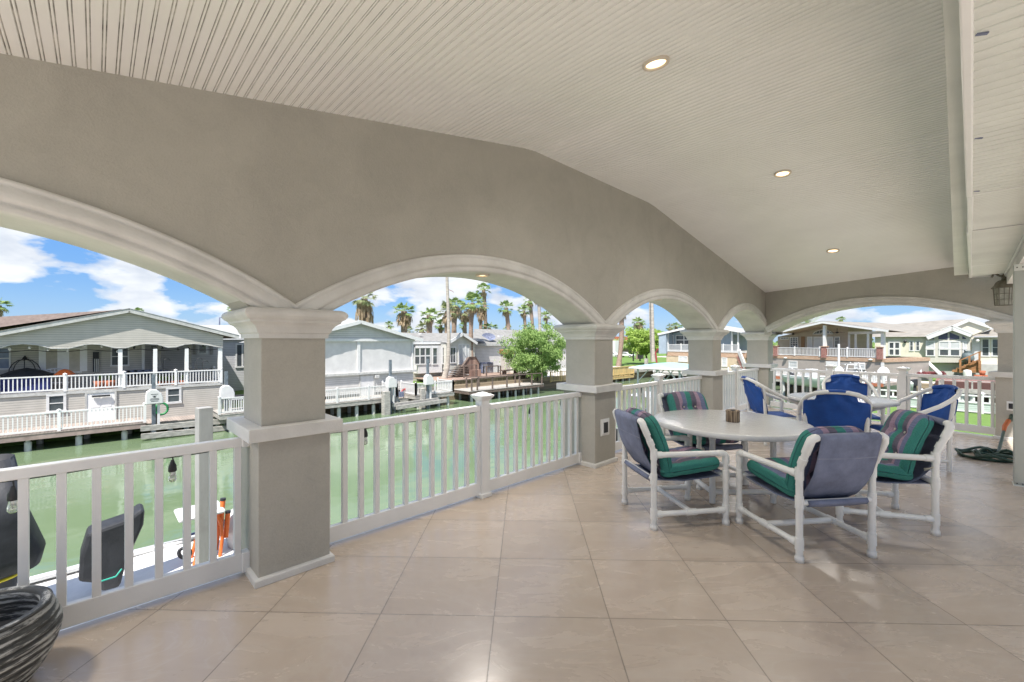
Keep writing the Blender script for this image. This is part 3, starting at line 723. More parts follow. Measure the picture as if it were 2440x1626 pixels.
def pvc_chair(loc, f, label, seed, proto=None):
    if proto is not None:
        t = copy_tree(proto); t.location = loc; t.rotation_euler = (0, 0, facing(f)); tag(t, label); return t
    t = empty('patio_chair', (0, 0, 0), 0, label, 'chair', 'white pipe chairs with striped cushions')
    X_, Yf = .287, .65
    for s_ in (-1, 1):
        x = X_ * s_
        m = MB(); pipe(m, [(x, 0, .02), (x, 0, .62), (x, -.015, .68), (x, -.085, .835), (x, -.094, .862), (x * .965, -.098, .882), (x * .90, -.098, .888), (x * .80, -.098, .888)])
        for z_ in (.085, .375, .575): coll(m, (x, 0, z_), (0, 0, 1), .085)
        coll(m, (x, -.018, .69), (0, -.07, .155), .05); m.tube([(x, -.055, .775), (x, -.087, .845), (x * .975, -.096, .876), (x * .9, -.098, .888), (x * .86, -.098, .888)], .0285, 10)
        b = m.build('rear_leg', K['pvc'], t)
        m = MB(); m.lathe([(.026, .045), (.030, .03), (.030, .0), (.001, 0)], (x, 0, 0), 12); m.build('end_cap', K['pvc'], b)
        m = MB(); pipe(m, [(x, Yf, .02), (x, Yf, .56), (x, Yf - .01, .59), (x, Yf - .04, .603), (x, Yf - .08, .605)])
        for z_ in (.085, .375): coll(m, (x, Yf, z_), (0, 0, 1), .085)
        m.tube([(x, Yf, .52), (x, Yf, .565), (x, Yf - .008, .59), (x, Yf - .03, .603), (x, Yf - .075, .605)], .0285, 10)
        b = m.build('front_leg', K['pvc'], t)
        m = MB(); m.lathe([(.026, .045), (.030, .03), (.030, .0), (.001, 0)], (x, Yf, 0), 12); m.build('end_cap', K['pvc'], b)
        m = MB(); pipe(m, [(x, 0, .612), (x, Yf - .07, .605)]); coll(m, (x, .02, .612), (0, 1, 0), .05); m.build('arm', K['pvc'], t)
        m = MB(); pipe(m, [(x, 0, .125), (x, Yf, .125)], .022); coll(m, (x, .02, .125), (0, 1, 0), .05, .0275); coll(m, (x, .29, .125), (0, 1, 0), .09, .0275); coll(m, (x, Yf - .07, .125), (0, 1, 0), .05, .0275); m.build('side_stretcher', K['pvc'], t)
    m = MB(); pipe(m, [(-X_, .335, .125), (X_, .335, .125)], .022); m.build('cross_stretcher', K['pvc'], t)
    m = MB(); pipe(m, [(-X_, 0, .412), (X_, 0, .412)], .021); m.build('rear_bar', K['pvc'], t)
    m = MB(); pipe(m, [(-X_, Yf, .412), (X_, Yf, .412)], .021); m.build('front_bar', K['pvc'], t)
    m = MB(); pipe(m, [(-.235, -.098, .888), (.235, -.098, .888)], .020); m.build('top_bar', K['pvc'], t)
    def sheet(path, wd, th, nm):
        m = MB(); P_ = []; pr = [Vector((0, a, b)) for a, b in path]
        for k, p in enumerate(pr):
            q = pr[min(k + 1, len(pr) - 1)] - pr[max(k - 1, 0)]; nn = Vector((0, -q.z, q.y)).normalized()
            w_ = wd[k] if isinstance(wd, list) else wd
            row = []
            for i in range(13):
                u = -1 + i / 6; sag = .008 * math.cos(u * math.pi / 2) * math.sin(k / len(pr) * math.pi)
                row.append(Vector((u * w_, p.y, p.z)) - nn * sag)
            P_.append(row)
        m.grid(P_, True); o = m.build(nm, K['slate'], t); so_ = o.modifiers.new('thickness', 'SOLIDIFY'); so_.thickness = th; return o
    wrap = [(-.075, .872), (-.078, .900), (-.098, .912), (-.122, .898), (-.121, .874)]
    bk = sheet(wrap + [(-.105, .80), (-.085, .72), (-.055, .62), (.0, .52), (.065, .435), (.13, .388), (.19, .372)], [.232] * 9 + [.228, .222, .215, .21, .21], .004, 'back_sling')
    m = MB(); m.tube([(-.232, -.094, .745), (-.08, -.100, .742), (.08, -.100, .742), (.232, -.094, .745)], .003, 5); m.build('seam', mat('seam_thread', (.30, .31, .37), .8), bk)
    sheet([(-.012, .43), (-.026, .408), (-.01, .388), (.02, .395), (.12, .385), (.30, .372), (.50, .385), (.62, .40), (.668, .40), (.67, .425), (.65, .436), (.60, .43)], .235, .004, 'seat_sling')
    m = cushion(.50, .56, .125, (-.33, .33), (-.35, .33), lambda u, v, w_: Vector((u, .375 + v, .468 + w_ + .05 * (v / .28) * .6 + .01 * math.cos(u * 6))), 0, seed)
    cu = m.build('seat_cushion', KS, t)
    ax = Vector((0, -.165, .47)).normalized(); nn = Vector((0, ax.z, -ax.y))
    def bf(u, v, w_): return Vector((u, .115, .685)) + ax * v + nn * (w_ - .01 - .03 * (v / .27) ** 2)
    m = cushion(.50, .57, .12, (-.30, .30), (-.38, .30), bf, .10, seed + 5)
    cb_ = m.build('back_cushion', KS, t)
    for u in (-.30, .30):
        for v in (-.38, .30):
            p = bf(u * .25, v * .285, .0255)
            m = MB(); m.lathe([(.001, .006), (.010, .004), (.011, 0)], (0, 0, 0), 10); o = m.build('button', KB, cb_, local=True)
            o.location = p; o.rotation_euler = nn.to_track_quat('Z', 'Y').to_euler()
        for v in (-.35, .33):
            m = MB(); m.lathe([(.001, .006), (.010, .004), (.011, 0)], (u * .25, .375 + v * .28, .494 + .03 * v), 10); m.build('button', KB, cu)
    for s_ in (-1, 1):
        m = MB(); m.tube([(.245 * s_, .05, .50), (.268 * s_, .01, .53), (.30 * s_, .02, .545), (.285 * s_, .035, .53), (.25 * s_, .055, .515)], .005, 5); m.build('tie', KB, cb_)
    t.location = loc; t.rotation_euler = (0, 0, facing(f)); return t
def wr(a, b): return (a * RT + b * FW)
ch = pvc_chair((-1.966, 3.459, 0), (.574, .819), 'striped cushion chair on the left side of the round table, seen from its back corner', 1)
pvc_chair((-.597, 3.781, 0), (-.80, .60), 'striped cushion chair nearest the camera, its slate back sling turned to us', 2, ch)
pvc_chair((-.2585, 5.072, 0), (-.874, -.486), 'striped cushion chair on the right, its buttoned back cushion in full view', 3, ch)
pvc_chair(RD(2.084, 5.20), wr(.235, -.972), 'striped cushion chair on the far side of the round table, facing us', 4, ch)
# round table
def tabletop_mat():
    m, n, l, b = newmat('pebbled_tabletop'); b.inputs['Base Color'].default_value = (.66, .66, .645, 1); b.inputs['Roughness'].default_value = .13
    t = n.new('ShaderNodeTexCoord'); mp_ = n.new('ShaderNodeMapping'); mp_.inputs['Scale'].default_value = (1, 2.6, 1); mp_.inputs['Rotation'].default_value = (0, 0, R(-46)); l.new(t.outputs['Object'], mp_.inputs[0])
    nz = N(n, 'ShaderNodeTexNoise', Scale=13.0, Detail=4.0, Roughness=.6); l.new(mp_.outputs[0], nz.inputs['Vector'])
    bb = N(n, 'ShaderNodeBump', Strength=.5, Distance=.012); l.new(nz.outputs[0], bb.inputs['Height']); l.new(bb.outputs[0], b.inputs['Normal']); return m
KT = tabletop_mat()
tcn = RD(2.20, 4.36)
tb = empty('round_table', tcn, 0, 'white round table with a wavy glossy top among the striped chairs', 'table')
m = MB(); m.lathe([(.001, .745), (.70, .745), (.716, .742), (.722, .735), (.722, .70), (.715, .694), (.60, .694), (.001, .694)], (0, 0, 0), 96); m.build('tabletop', KT, tb, local=True)
ta = R(46)
def rot2(x, y, a): return (x * math.cos(a) - y * math.sin(a), x * math.sin(a) + y * math.cos(a))
cn = [rot2(x, y, HEAD) for x, y in ((-.29, -.26), (.29, -.26), (.29, .26), (-.29, .26))]
for x, y in cn:
    m = MB(); pipe(m, [(x, y, .01), (x, y, .69)], .026); coll(m, (x, y, .07), (0, 0, 1), .09, .031); coll(m, (x, y, .61), (0, 0, 1), .08, .031); m.build('leg', K['pvc'], tb, local=True)
for k in range(4):
    a, b = cn[k], cn[(k + 1) % 4]
    m = MB(); pipe(m, [(a[0], a[1], .11), (b[0], b[1], .11)], .024); m.build('stretcher', K['pvc'], tb, local=True)
    m = MB(); pipe(m, [(a[0], a[1], .66), (b[0], b[1], .66)], .024); m.build('apron_bar', K['pvc'], tb, local=True)
m = MB(); cq = RD(2.207, 4.30, .745); m.lathe([(.001, 0), (.060, 0), (.064, .004), (.064, .095), (.067, .10), (.067, .113), (.060, .115), (.056, .108), (.001, .106)], (0, 0, 0), 28)
cm, n, l, b = newmat('striped_wood_canister'); t_ = n.new('ShaderNodeTexCoord'); mp_ = n.new('ShaderNodeMapping'); mp_.inputs['Scale'].default_value = (1, 1, .05); l.new(t_.outputs['Object'], mp_.inputs[0])
nz = N(n, 'ShaderNodeTexNoise', Scale=70.0, Detail=2.0); l.new(mp_.outputs[0], nz.inputs['Vector']); r_ = ramp(n, [(.42, (.07, .04, .025)), (.52, (.30, .22, .14)), (.65, (.42, .35, .26))]); l.new(nz.outputs[0], r_.inputs[0]); l.new(r_.outputs[0], b.inputs['Base Color'])
o = m.build('canister', cm); o.location = cq; tag(o, 'small brown striped wooden canister on the white round table', 'canister')
m = MB(); m.lathe([(.001, .117), (.018, .117), (.02, .112), (.03, .108)], (0, 0, 0), 12); m.build('lid_hole', K['black'], o, local=True)
# blue chairs and their table
def blue_chair(loc, f, label, proto=None):
    if proto is not None:
        t = copy_tree(proto); t.location = loc; t.rotation_euler = (0, 0, facing(f)); tag(t, label); return t
    t = empty('sling_chair', (0, 0, 0), 0, label, 'chair', 'blue sling chairs round the second table')
    half = [(.325, .32, .575), (.325, .315, .60), (.325, .29, .622), (.326, .22, .645), (.328, .08, .70), (.325, -.08, .775), (.305, -.21, .852), (.262, -.30, .915), (.19, -.355, .955), (.10, -.378, .975), (0, -.384, .98)]
    pts = [Vector(p) for p in half] + [Vector((-p[0], p[1], p[2])) for p in half[:-1][::-1]]
    m = MB(); m.tube(pts, .0245, 12); m.build('arm_hoop', K['pvc'], t)
    for s_ in (-1, 1):
        m = MB(); m.tube([(.325 * s_, .33, .01), (.325 * s_, .322, .575), (.325 * s_, .318, .60)], .0235, 10); coll(m, (.325 * s_, .322, .50), (0, 0, 1), .10, .029); coll(m, (.325 * s_, .328, .36), (0, 0, 1), .09, .029); m.build('front_leg', K['pvc'], t)
        m = MB(); m.tube([(.275 * s_, -.20, .01), (.275 * s_, -.20, .44), (.285 * s_, -.215, .62), (.298 * s_, -.235, .85)], .0225, 10); coll(m, (.275 * s_, -.20, .35), (0, 0, 1), .10, .029); m.build('rear_leg', K['pvc'], t)
        m = MB(); m.tube([(.275 * s_, -.2, .41), (.325 * s_, .325, .41)], .022, 10); m.build('seat_rail', K['pvc'], t)
        m = MB(); m.tube([(.275 * s_, -.2, .12), (.325 * s_, .325, .12)], .02, 8); m.build('stretcher', K['pvc'], t)
    m = MB(); m.tube([(-.275, -.2, .415), (.275, -.2, .415)], .02, 8); m.build('rear_bar', K['pvc'], t)
    m = MB(); P_ = []
    prof = [(.455, .275), (.50, .30), (.60, .307), (.72, .31), (.82, .31), (.852, .305), (.862, .275), (.87, .20), (.885, .188), (.92, .185), (.95, .188), (.975, .190)]
    for z_, w_ in prof:
        row = []
        for i in range(21):
            u = -1 + i / 10; x = u * w_
            yb = -.205 - (z_ - .45) * .30
            y = yb + .045 * abs(u * w_ / .31) ** 2.2
            if z_ > .86:
                fy = -.384 + .60 * (x / .33) ** 2 * .28; fz = .98 - .30 * (x / .33) ** 2 * .28
                k = (z_ - .86) / .115; y = y * (1 - k) + fy * k; zz_ = z_ * (1 - k) + fz * k
            else: zz_ = z_
            row.append(Vector((x, y - .010 * math.sin(i * .9 + z_ * 20), zz_)))
        P_.append(row)
    top_ = []
    for k in range(9):
        a = math.pi * (1.0 - k / 8 * 1.5); row = []
        for i in range(21):
            u = -1 + i / 10; x = u * .19; fy = -.384 + .168 * (x / .33) ** 2; fz = .98 - .084 * (x / .33) ** 2
            row.append(Vector((x, fy - math.cos(a) * -.029, fz + math.sin(a) * .029)))
        top_.append(row)
    m.grid(P_, True); m.grid(top_, True)
    o = m.build('back_sling', K['bluec'], t); so_ = o.modifiers.new('thickness', 'SOLIDIFY'); so_.thickness = .004
    m = MB(); P_ = []
    for j in range(12):
        y = -.215 + .56 * j / 11; row = []
        hw_ = .262 + .048 * j / 11
        for i in range(13):
            u = -1 + i / 6; row.append(Vector((u * hw_, y, .425 - .035 * math.cos(u * math.pi / 2) * math.sin(min(1, j / 11 + .15) * math.pi) - (.03 if j == 11 else 0))))
        P_.append(row)
    m.grid(P_, True); o = m.build('seat_sling', K['bluec'], t); so_ = o.modifiers.new('thickness', 'SOLIDIFY'); so_.thickness = .006
    t.location = loc; t.rotation_euler = (0, 0, facing(f)); return t
bc = blue_chair(RD(3.83, 5.13), wr(.52, .85), 'blue sling chair in the middle, its broad back turned to the camera')
blue_chair(RD(3.98, 6.62), wr(.995, -.10), 'blue sling chair at the left of the second table, in profile', bc)
blue_chair(RD(5.30, 6.75), wr(-.45, -.89), 'blue sling chair beyond the second table, by the end railing', bc)
blue_chair(RD(5.06, 5.42), wr(-.97, .24), 'blue sling chair at the right, arms sloping up behind the striped chair', bc)
t2 = empty('side_table', RD(4.62, 6.05), 0, 'smaller white round table among the blue chairs', 'table')
m = MB(); m.lathe([(.001, .755), (.61, .755), (.628, .748), (.632, .73), (.625, .712), (.56, .705), (.001, .705)], (0, 0, 0), 72); m.build('tabletop', KT, t2, local=True)
for k in range(4):
    a = HEAD + R(45 + 90 * k); x, y = .30 * math.cos(a), .30 * math.sin(a)
    m = MB(); m.tube([(x * 1.15, y * 1.15, 0), (x, y, .12), (x, y, .70)], .033, 10); m.build('leg', K['pvc'], t2, local=True)
m = MB(); m.tube([(.30 * math.cos(HEAD + R(45 + 90 * k)), .30 * math.sin(HEAD + R(45 + 90 * k)), .2) for k in range(5)], .02, 8); m.build('stretcher_ring', K['pvc'], t2, local=True)
# string lights clipped to the outside of the rails
def string(cx_list, y0, y1, label):
    t = empty('string_lights', (-3.345, (y0 + y1) / 2, .7), 0, label, 'string lights', 'string lights on the porch rails')
    m = MB(); pts = []; n_ = 60
    for k in range(n_ + 1):
        y = y0 + (y1 - y0) * k / n_; pts.append((-3.345, y, .848 - .012 * abs(math.sin((y - y0) * 5.2))))
    m.tube(pts, .0035, 5); m.build('cord', K['blackm'], t)
    for x, y in cx_list:
        p = PX(x, y, -3.345)
        m = MB(); m.tube([(p.x, p.y, .84), (p.x, p.y + .004, p.z + .06)], .004, 5); m.lathe([(.008, .065), (.012, .05), (.020, .03), (.022, 0), (.020, -.004), (.016, -.006)], p, 12); s_ = m.build('socket', K['blackm'], t)
        m = MB(); m.lathe([(.015, -.004), (.017, -.018), (.022, -.04), (.021, -.056), (.013, -.067), (.001, -.070)], p, 14)
        m.build('bulb', KBULB, s_)
KBULB, n_, l_, b_ = newmat('clear_bulb'); b_.inputs['Base Color'].default_value = (.7, .7, .66, 1); b_.inputs['Roughness'].default_value = .08; b_.inputs['Transmission Weight'].default_value = .75
string([(411, 1122), (31, 1190)], -1.7, .735, 'black cord with clear bulbs on the left railing')
string([(870, 1040), (1158, 995), (1263.5, 985), (1338, 965)], 1.185, 4.376, 'black cord with clear bulbs on the railing under the widest arch')
string([(1477, 945), (1528, 935), (1579, 931), (1610, 930)], 4.83, 8.05, 'black cord with clear bulbs on the railing behind the striped chairs')
# ================================================================= CANAL, LAND, HOUSES
ZW = -4.2; ZL = -2.9
def water_mat():
    m, n, l, b = newmat('canal_water')
    t = n.new('ShaderNodeTexCoord'); nz = N(n, 'ShaderNodeTexNoise', Scale=.12, Detail=4.0); l.new(t.outputs['Object'], nz.inputs['Vector'])
    r = ramp(n, [(.3, (.115, .17, .09)), (.7, (.155, .21, .12))]); l.new(nz.outputs[0], r.inputs[0]); l.new(r.outputs[0], b.inputs['Base Color'])
    b.inputs['Roughness'].default_value = .06; b.inputs['IOR'].default_value = 1.45
    mp_ = n.new('ShaderNodeMapping'); mp_.inputs['Scale'].default_value = (1.0, .6, 1); l.new(t.outputs['Object'], mp_.inputs[0])
    w1 = N(n, 'ShaderNodeTexNoise', Scale=1.6, Detail=4.0, Roughness=.55, Distortion=.4); l.new(mp_.outputs[0], w1.inputs['Vector'])
    w2 = N(n, 'ShaderNodeTexNoise', Scale=.35, Detail=2.0); l.new(t.outputs['Object'], w2.inputs['Vector'])
    st = ramp(n, [(.35, .15), (.7, 1.0)]); l.new(w2.outputs[0], st.inputs[0])
    h = M(n, l, 'MULTIPLY', w1.outputs[0], st.outputs[0])
    bb = N(n, 'ShaderNodeBump', Strength=.22, Distance=.10); l.new(h, bb.inputs['Height']); l.new(bb.outputs[0], b.inputs['Normal']); return m
m = MB(); m.grid([[Vector((x, y, ZW)) for x in (-900, -36, 30, 900)] for y in (-900, -60, 70, 1500)], False)
tag(m.build('water', water_mat()), kind='structure')
def land(name, lo, hi, mt, z=ZL, th=2.5):
    m = MB(); m.b2((lo[0], lo[1], z - th), (hi[0], hi[1], z)); return tag(m.build(name, mt), kind='structure')
land('ground', (-900, -600), (-36.02, 11.2), K['grass'])
land('ground', (-900, 11.2), (-34.5, 66), K['grass'])
land('ground', (-900, 66.002), (900, 1500), K['grass'])
land('ground', (-7.0, -60), (60, 39.4), K['grass'], ZL - .004)
land('ground', (-12, 61), (900, 66), K['grass'], ZL - .002)
land('path', (-44.4, 33), (-35.45, 66), K['conc'], ZL + .004, .5)
land('path', (-12, 61.3), (40, 66), K['conc'], ZL + .004, .5)
land('road', (-60, 112), (60, 160), K['conc'], ZL + .004, .5)
# wooden bulkheads along the banks
KBH = planks('bulkhead_wood', (.30, .235, .155), .32, 2, .85, .5)
def bulkhead(a, b, label, z1=ZL + .12):
    m = MB(); a = Vector((*a, 0)); b = Vector((*b, 0)); d = (b - a).normalized(); nn = Vector((d.y, -d.x, 0)); m.hexa(a, b, nn * .25, ZW - .6, z1)
    return m.thing('bulkhead', KBH, label, 'seawall')
bulkhead((-34.5, 11.2), (-34.5, 66), 'long timber seawall on the opposite bank under the docks')
bulkhead((-34.5, 66.0), (-12.2, 66.0), 'timber seawall at the far end of the canal below the blue house')
bulkhead((-12, 61), (20, 61), 'timber seawall below the red deck and the cream house')
bulkhead((-7.0, 39.5), (-7.0, -60), 'timber seawall on the near bank below the porch', ZL + .1)
bulkhead((20, 39.5), (-7.0, 39.5), 'timber seawall at the corner of the near lawn', ZL + .1)
# generic pieces --------------------------------------------------------------
def slab(pl, s0, s1, z0, z1, o0, o1, name, mt, parent, bevel=0):
    m = MB(); m.hexa(pl.at(s0, 0, o0), pl.at(s1, 0, o0), pl.n * (o1 - o0), z0, z1); return m.build(name, mt, parent, bevel)
def pol(pl, pts, o0, o1, name, mt, parent, px=True):
    """polygon given in photo pixels on the plane, extruded from o0 to o1"""
    q = [pl.sz(x, y, 0) for x, y in pts] if px else pts
    m = MB(); m.prism(q, lambda s_, z_, t: pl.at(s_, z_, t), o0, o1); return m.build(name, mt, parent)
def rc(pl, x0, y0, x1, y1, off=0):
    xm = (x0 + x1) / 2; s0 = (pl.hit(x0, CY, off) - pl.o).dot(pl.d); s1 = (pl.hit(x1, CY, off) - pl.o).dot(pl.d)
    return s0, s1, pl.hit(xm, y1, off).z, pl.hit(xm, y0, off).z
KWF = K['white']
def window(pl, box, parent, cols=1, rows=2, off=0.0, glass=None, fr=None, fw=.07, name='window', px=True, mw=.05):
    s0, s1, z0, z1 = rc(pl, *box, off) if px else box
    g = slab(pl, s0 + fw * .5, s1 - fw * .5, z0 + fw * .5, z1 - fw * .5, off + .005, off + .02, name, glass or K['glass'], parent)
    m = MB()
    def f(a, b, c, d, e=.05): m.hexa(pl.at(a, 0, off + .002), pl.at(b, 0, off + .002), pl.n * e, c, d)
    f(s0, s1, z1 - fw, z1, .062); f(s0 - .02, s1 + .02, z0 - .02, z0 + fw, .075); f(s0, s0 + fw, z0 + fw, z1 - fw); f(s1 - fw, s1, z0 + fw, z1 - fw)
    for k in range(1, cols):
        s_ = s0 + (s1 - s0) * k / cols; f(s_ - mw / 2, s_ + mw / 2, z0 + fw, z1 - fw, .045)
    for k in range(1, rows):
        z_ = z0 + (z1 - z0) * k / rows; f(s0 + fw, s1 - fw, z_ - mw / 2, z_ + mw / 2, .040)
    m.build('frame', fr or KWF, g); return g
def door(pl, box, parent, off=0.0, mt=None, px=True, panels=True):
    s0, s1, z0, z1 = rc(pl, *box, off) if px else box
    d = slab(pl, s0, s1, z0, z1, off + .005, off + .04, 'door', mt or KWF, parent)
    m = MB(); 
    for a, b, c, e in ((s0 - .09, s0, z0, z1 + .09), (s1, s1 + .09, z0, z1 + .09), (s0, s1, z1, z1 + .09)): m.hexa(pl.at(a, 0, off + .002), pl.at(b, 0, off + .002), pl.n * .07, c, e)
    m.build('frame', K['dwhite'], d)
    if panels:
        m = MB(); w_ = s1 - s0
        for i in (0, 1):
            for j, (a, b) in enumerate(((.08, .45), (.52, .92))):
                m.hexa(pl.at(s0 + w_ * (.12 + i * .42), 0, off + .04), pl.at(s0 + w_ * (.46 + i * .42), 0, off + .04), pl.n * .012, z0 + (z1 - z0) * a, z0 + (z1 - z0) * b)
        m.build('panel', mt or KWF, d, .01)
    m = MB(); p = pl.at(s1 - .12, z0 + (z1 - z0) * .45, off + .05); m.lathe([(.001, .06), (.03, .05), (.03, 0)], p, 8); m.build('handle', K['blackm'], d); return d
def deck_rail(p, q, z, label, h=1.0, nposts=3, mt=None, sp=.13, group='white deck railings over the canal', parent=None, bw=.045, cap=True, nm='deck_railing'):
    p = Vector((p[0], p[1], z)); q = Vector((q[0], q[1], z)); d = (q - p); L = d.length; d = d / L; mt = mt or KWF
    t = empty(nm, (p + q) / 2, 0, label, 'railing', group) if parent is None else empty(nm, (p + q) / 2 - basepos(parent))
    if parent is not None: t.parent = parent
    m = MB(); m.bar(p + Vector((0, 0, h - .03)), q + Vector((0, 0, h - .03)), .09, .07); m.build('top_rail', mt, t)
    m = MB(); m.bar(p + Vector((0, 0, .12)), q + Vector((0, 0, .12)), .06, .08); m.build('bottom_rail', mt, t)
    m = MB(); k = int(L / sp)
    for i in range(1, k): c = p + d * (L * i / k); m.box((c.x, c.y, z + h * .52), (bw / 2, bw / 2, h * .41), math.atan2(d.y, d.x))
    m.build('baluster_row', mt, t)
    for i in range(nposts):
        c = p + d * (L * i / max(1, nposts - 1)); m = MB(); m.box((c.x, c.y, z + (h + .06) / 2), (.065, .065, (h + .06) / 2), math.atan2(d.y, d.x))
        if cap: m.lathe([(.10, h + .06), (.10, h + .09), (.001, h + .15)], (c.x, c.y, z), 4, False)
        m.build('post', mt, t)
    return t
KSL = mat('piling_sleeve', (.55, .56, .55), .5, .1, 6.0, dirt=.3)
KDK = planks('pink_gray_deck', (.34, .285, .25), .14, 1, .8, .25)
KDG = planks('gray_deck', (.42, .39, .35), .14, 1, .85, .3)
def dock(x0, x1, y0, y1, z, label, mt, fas=None, npil=6, rows=2, pilr=.14, group='docks along the canal', along='y', top=.3):
    c = Vector(((x0 + x1) / 2, (y0 + y1) / 2, z)); t = empty('dock', c, 0, label, 'dock', group)
    m = MB(); m.b2((x0, y0, z - .05), (x1, y1, z)); m.build('deck', mt, t)
    m = MB(); m.b2((x0 + .02, y0 + .02, z - .32), (x1 - .02, y1 - .02, z - .055)); m.build('frame', fas or K['grayw'], t)
    proto = None
    for r_ in range(rows):
        for k in range(npil):
            f = (k + .5) / npil
            if along == 'y': x = x1 - .35 - r_ * (x1 - x0 - .6) / max(1, rows - 1); y = y0 + (y1 - y0) * f + r_ * .3
            else: y = y0 + .35 + r_ * (y1 - y0 - .6) / max(1, rows - 1); x = x0 + (x1 - x0) * f
            if proto is None:
                m = MB(); m.tube([(0, 0, ZW - .7), (0, 0, z - .45)], pilr, 10); m.tube([(0, 0, z - .5), (0, 0, z - .05)], pilr * .7, 8)
                proto = m.build('piling', KSL, t, local=True); proto.location = (x - c.x, y - c.y, -c.z)
            else: o = proto.copy(); C.objects.link(o); o.location = (x - c.x, y - c.y, -c.z)
    return t
def plain_pile(p, z0, z1, w_, label, mt, nm='pile', cat='pile', group=None, rz=0, rnd_=False):
    m = MB()
    if rnd_: m.tube([(p[0], p[1], z0), (p[0], p[1], z1)], w_ / 2, 12)
    else: m.box((p[0], p[1], (z0 + z1) / 2), (w_ / 2, w_ / 2, (z1 - z0) / 2), rz)
    return m.thing(nm, mt, label, cat, group, .008)
def lift(p, ztop, label, zm, direction=1, beamlen=0, group='boat lift posts'):
    """lift post: steel beam, white rounded motor cover"""
    t = empty('boat_lift_post', (p[0], p[1], ZW), 0, label, 'boat lift', group)
    m = MB(); m.box((p[0], p[1], (ZW + ztop) / 2), (.09, .09, (ztop - ZW) / 2)); m.build('steel_beam', K['grayw'] if direction > 1 else KST, t)
    m = MB(); m.box((p[0] + .10, p[1] + .22, (ZW + zm) / 2 + .2), (.05, .06, (zm - ZW) / 2 - .5)); m.build('white_channel', KWF, t)
    m = MB(); prof = [(-.38, -.42), (.42, -.42), (.42, -.1), (.34, .18), (.12, .42), (-.14, .46), (-.34, .30), (-.38, .0)]
    m.prism(prof, lambda u, v, w_: Vector((p[0] + .12 + w_, p[1] + u, zm + v)), -.22, .22); m.build('motor_cover', KWF, t, .04); return t
KST = mat('lift_steel', (.16, .19, .22), .5, .2, 5.0)
KSA = siding('siding_gray', (.50, .475, .43), .135); KSA2 = siding('siding_lavender', (.54, .54, .56), .15); KSB = siding('siding_pale', (.58, .57, .55), .16)
KSD = siding('siding_mauve', (.36, .32, .29), .14); KSE = siding('siding_cream', (.72, .675, .56), .15); KSC = siding('siding_blue', (.33, .40, .47), .16)
KRB = mat('shingle_brown', (.13, .10, .085), .9, .2, 1.0, .8, 10, .2, col2=(.19, .15, .13), stretch=(1, 5, 5)); KRG = mat('shingle_gray', (.25, .245, .235), .9, .12, 1.0, .8, 8, .2, stretch=(1, 3, 3))
KRC = mat('shingle_cream', (.27, .25, .222), .9, .1, 1.0, .8, 8, .2); KRL = mat('roof_light', (.34, .345, .335), .8, .06, 2.0)
# ----------------------------------------------------------------- house A (left)
PA = Plane((-36.0, 0), R(90))
A = empty('canal_house', PA.at(1, ZL), 0, 'gray sided house with a scalloped porch gable and brown roof, far left', 'house', 'houses round the canal')
sR = PA.sz(529, 900)[0]; zU = PA.sz(529, 912)[1]; zD = -3.28
slab(PA, -24, sR, ZL - .6, zU - .16, -9, 0, 'wall', KSA, A)
slab(PA, -24, sR + .05, zU - .16, zU, -9, .06, 'porch_floor', K['dwhite'], A)
z1 = lambda pts: [(x / 2.703, 520 + y / 2.703) for x, y in pts]
sc = [(1435, 832), (1410, 830), (1330, 815), (1250, 808), (1190, 812), (1130, 830), (1080, 832), (1010, 812), (930, 808), (870, 818), (810, 835), (740, 835), (640, 812), (590, 810), (540, 815), (440, 838), (330, 838), (240, 815), (150, 808), (70, 815), (0, 836), (-110, 838), (-200, 812), (-300, 812), (-400, 838)]
g = pol(PA, z1([(-400, 822), (0, 745), (830, 606), (1437, 760)]) + z1(sc), -.10, .05, 'gable_front', KSA, A)
m = MB(); q = [PA.sz(*p) for p in z1(sc)]
for a, b in zip(q, q[1:]): m.bar(PA.at(a[0], a[1] - .01, -.02), PA.at(b[0], b[1] - .01, -.02), .19, .05)
m.build('scallop_trim', K['dwhite'], A)
m = MB(); L_ = [PA.sz(*p) for p in z1([(-400, 815), (830, 596), (1532, 766)])]
for a, b in zip(L_, L_[1:]): m.bar(PA.at(a[0], a[1], .30), PA.at(b[0], b[1], .30), .07, .26)
m.build('fascia', K['dwhite'], A)
m = MB(); 
for a, b in zip(L_, L_[1:]):
    m.add([PA.at(a[0], a[1] + .12, .36), PA.at(b[0], b[1] + .12, .36), PA.at(b[0], b[1] + .12, -9), PA.at(a[0], a[1] + .12, -9)], [(0, 1, 2, 3)])
    m.add([PA.at(a[0], a[1] - .10, .3), PA.at(b[0], b[1] - .10, .3), PA.at(b[0], b[1] - .10, -9), PA.at(a[0], a[1] - .10, -9)], [(3, 2, 1, 0)])
p0, p1 = PX(-260, 770, -36 - 6.5), PX(300, 738, -36 - 6.5)
e0, e1 = PA.at(L_[0][0] - 4, L_[0][1] - .6, .2), PA.at(L_[1][0] - .4, L_[1][1] + .05, .2)
m.add([e0, e1, p1, p0], [(0, 1, 2, 3)]); m.add([p0, p1, p1 + Vector((-6, 0, -2)), p0 + Vector((-6, 0, -2))], [(0, 1, 2, 3)])
m.build('roof', KRB, A)
PAb = Plane((-38.4, 0), R(90))
sB = PAb.sz(342, 850)[0]
slab(PAb, -22, sB, zU, zU + 3.4, -6, 0, 'porch_back_wall', KSA, A)
slab(PAb, sB - .1, sB + .06, zU, zU + 3.1, -.1, .05, 'corner_board', KWF, A)
f8 = lambda b: (b[0] / 2.703, 520 + b[1] / 2.703, b[2] / 2.703, 520 + b[3] / 2.703)
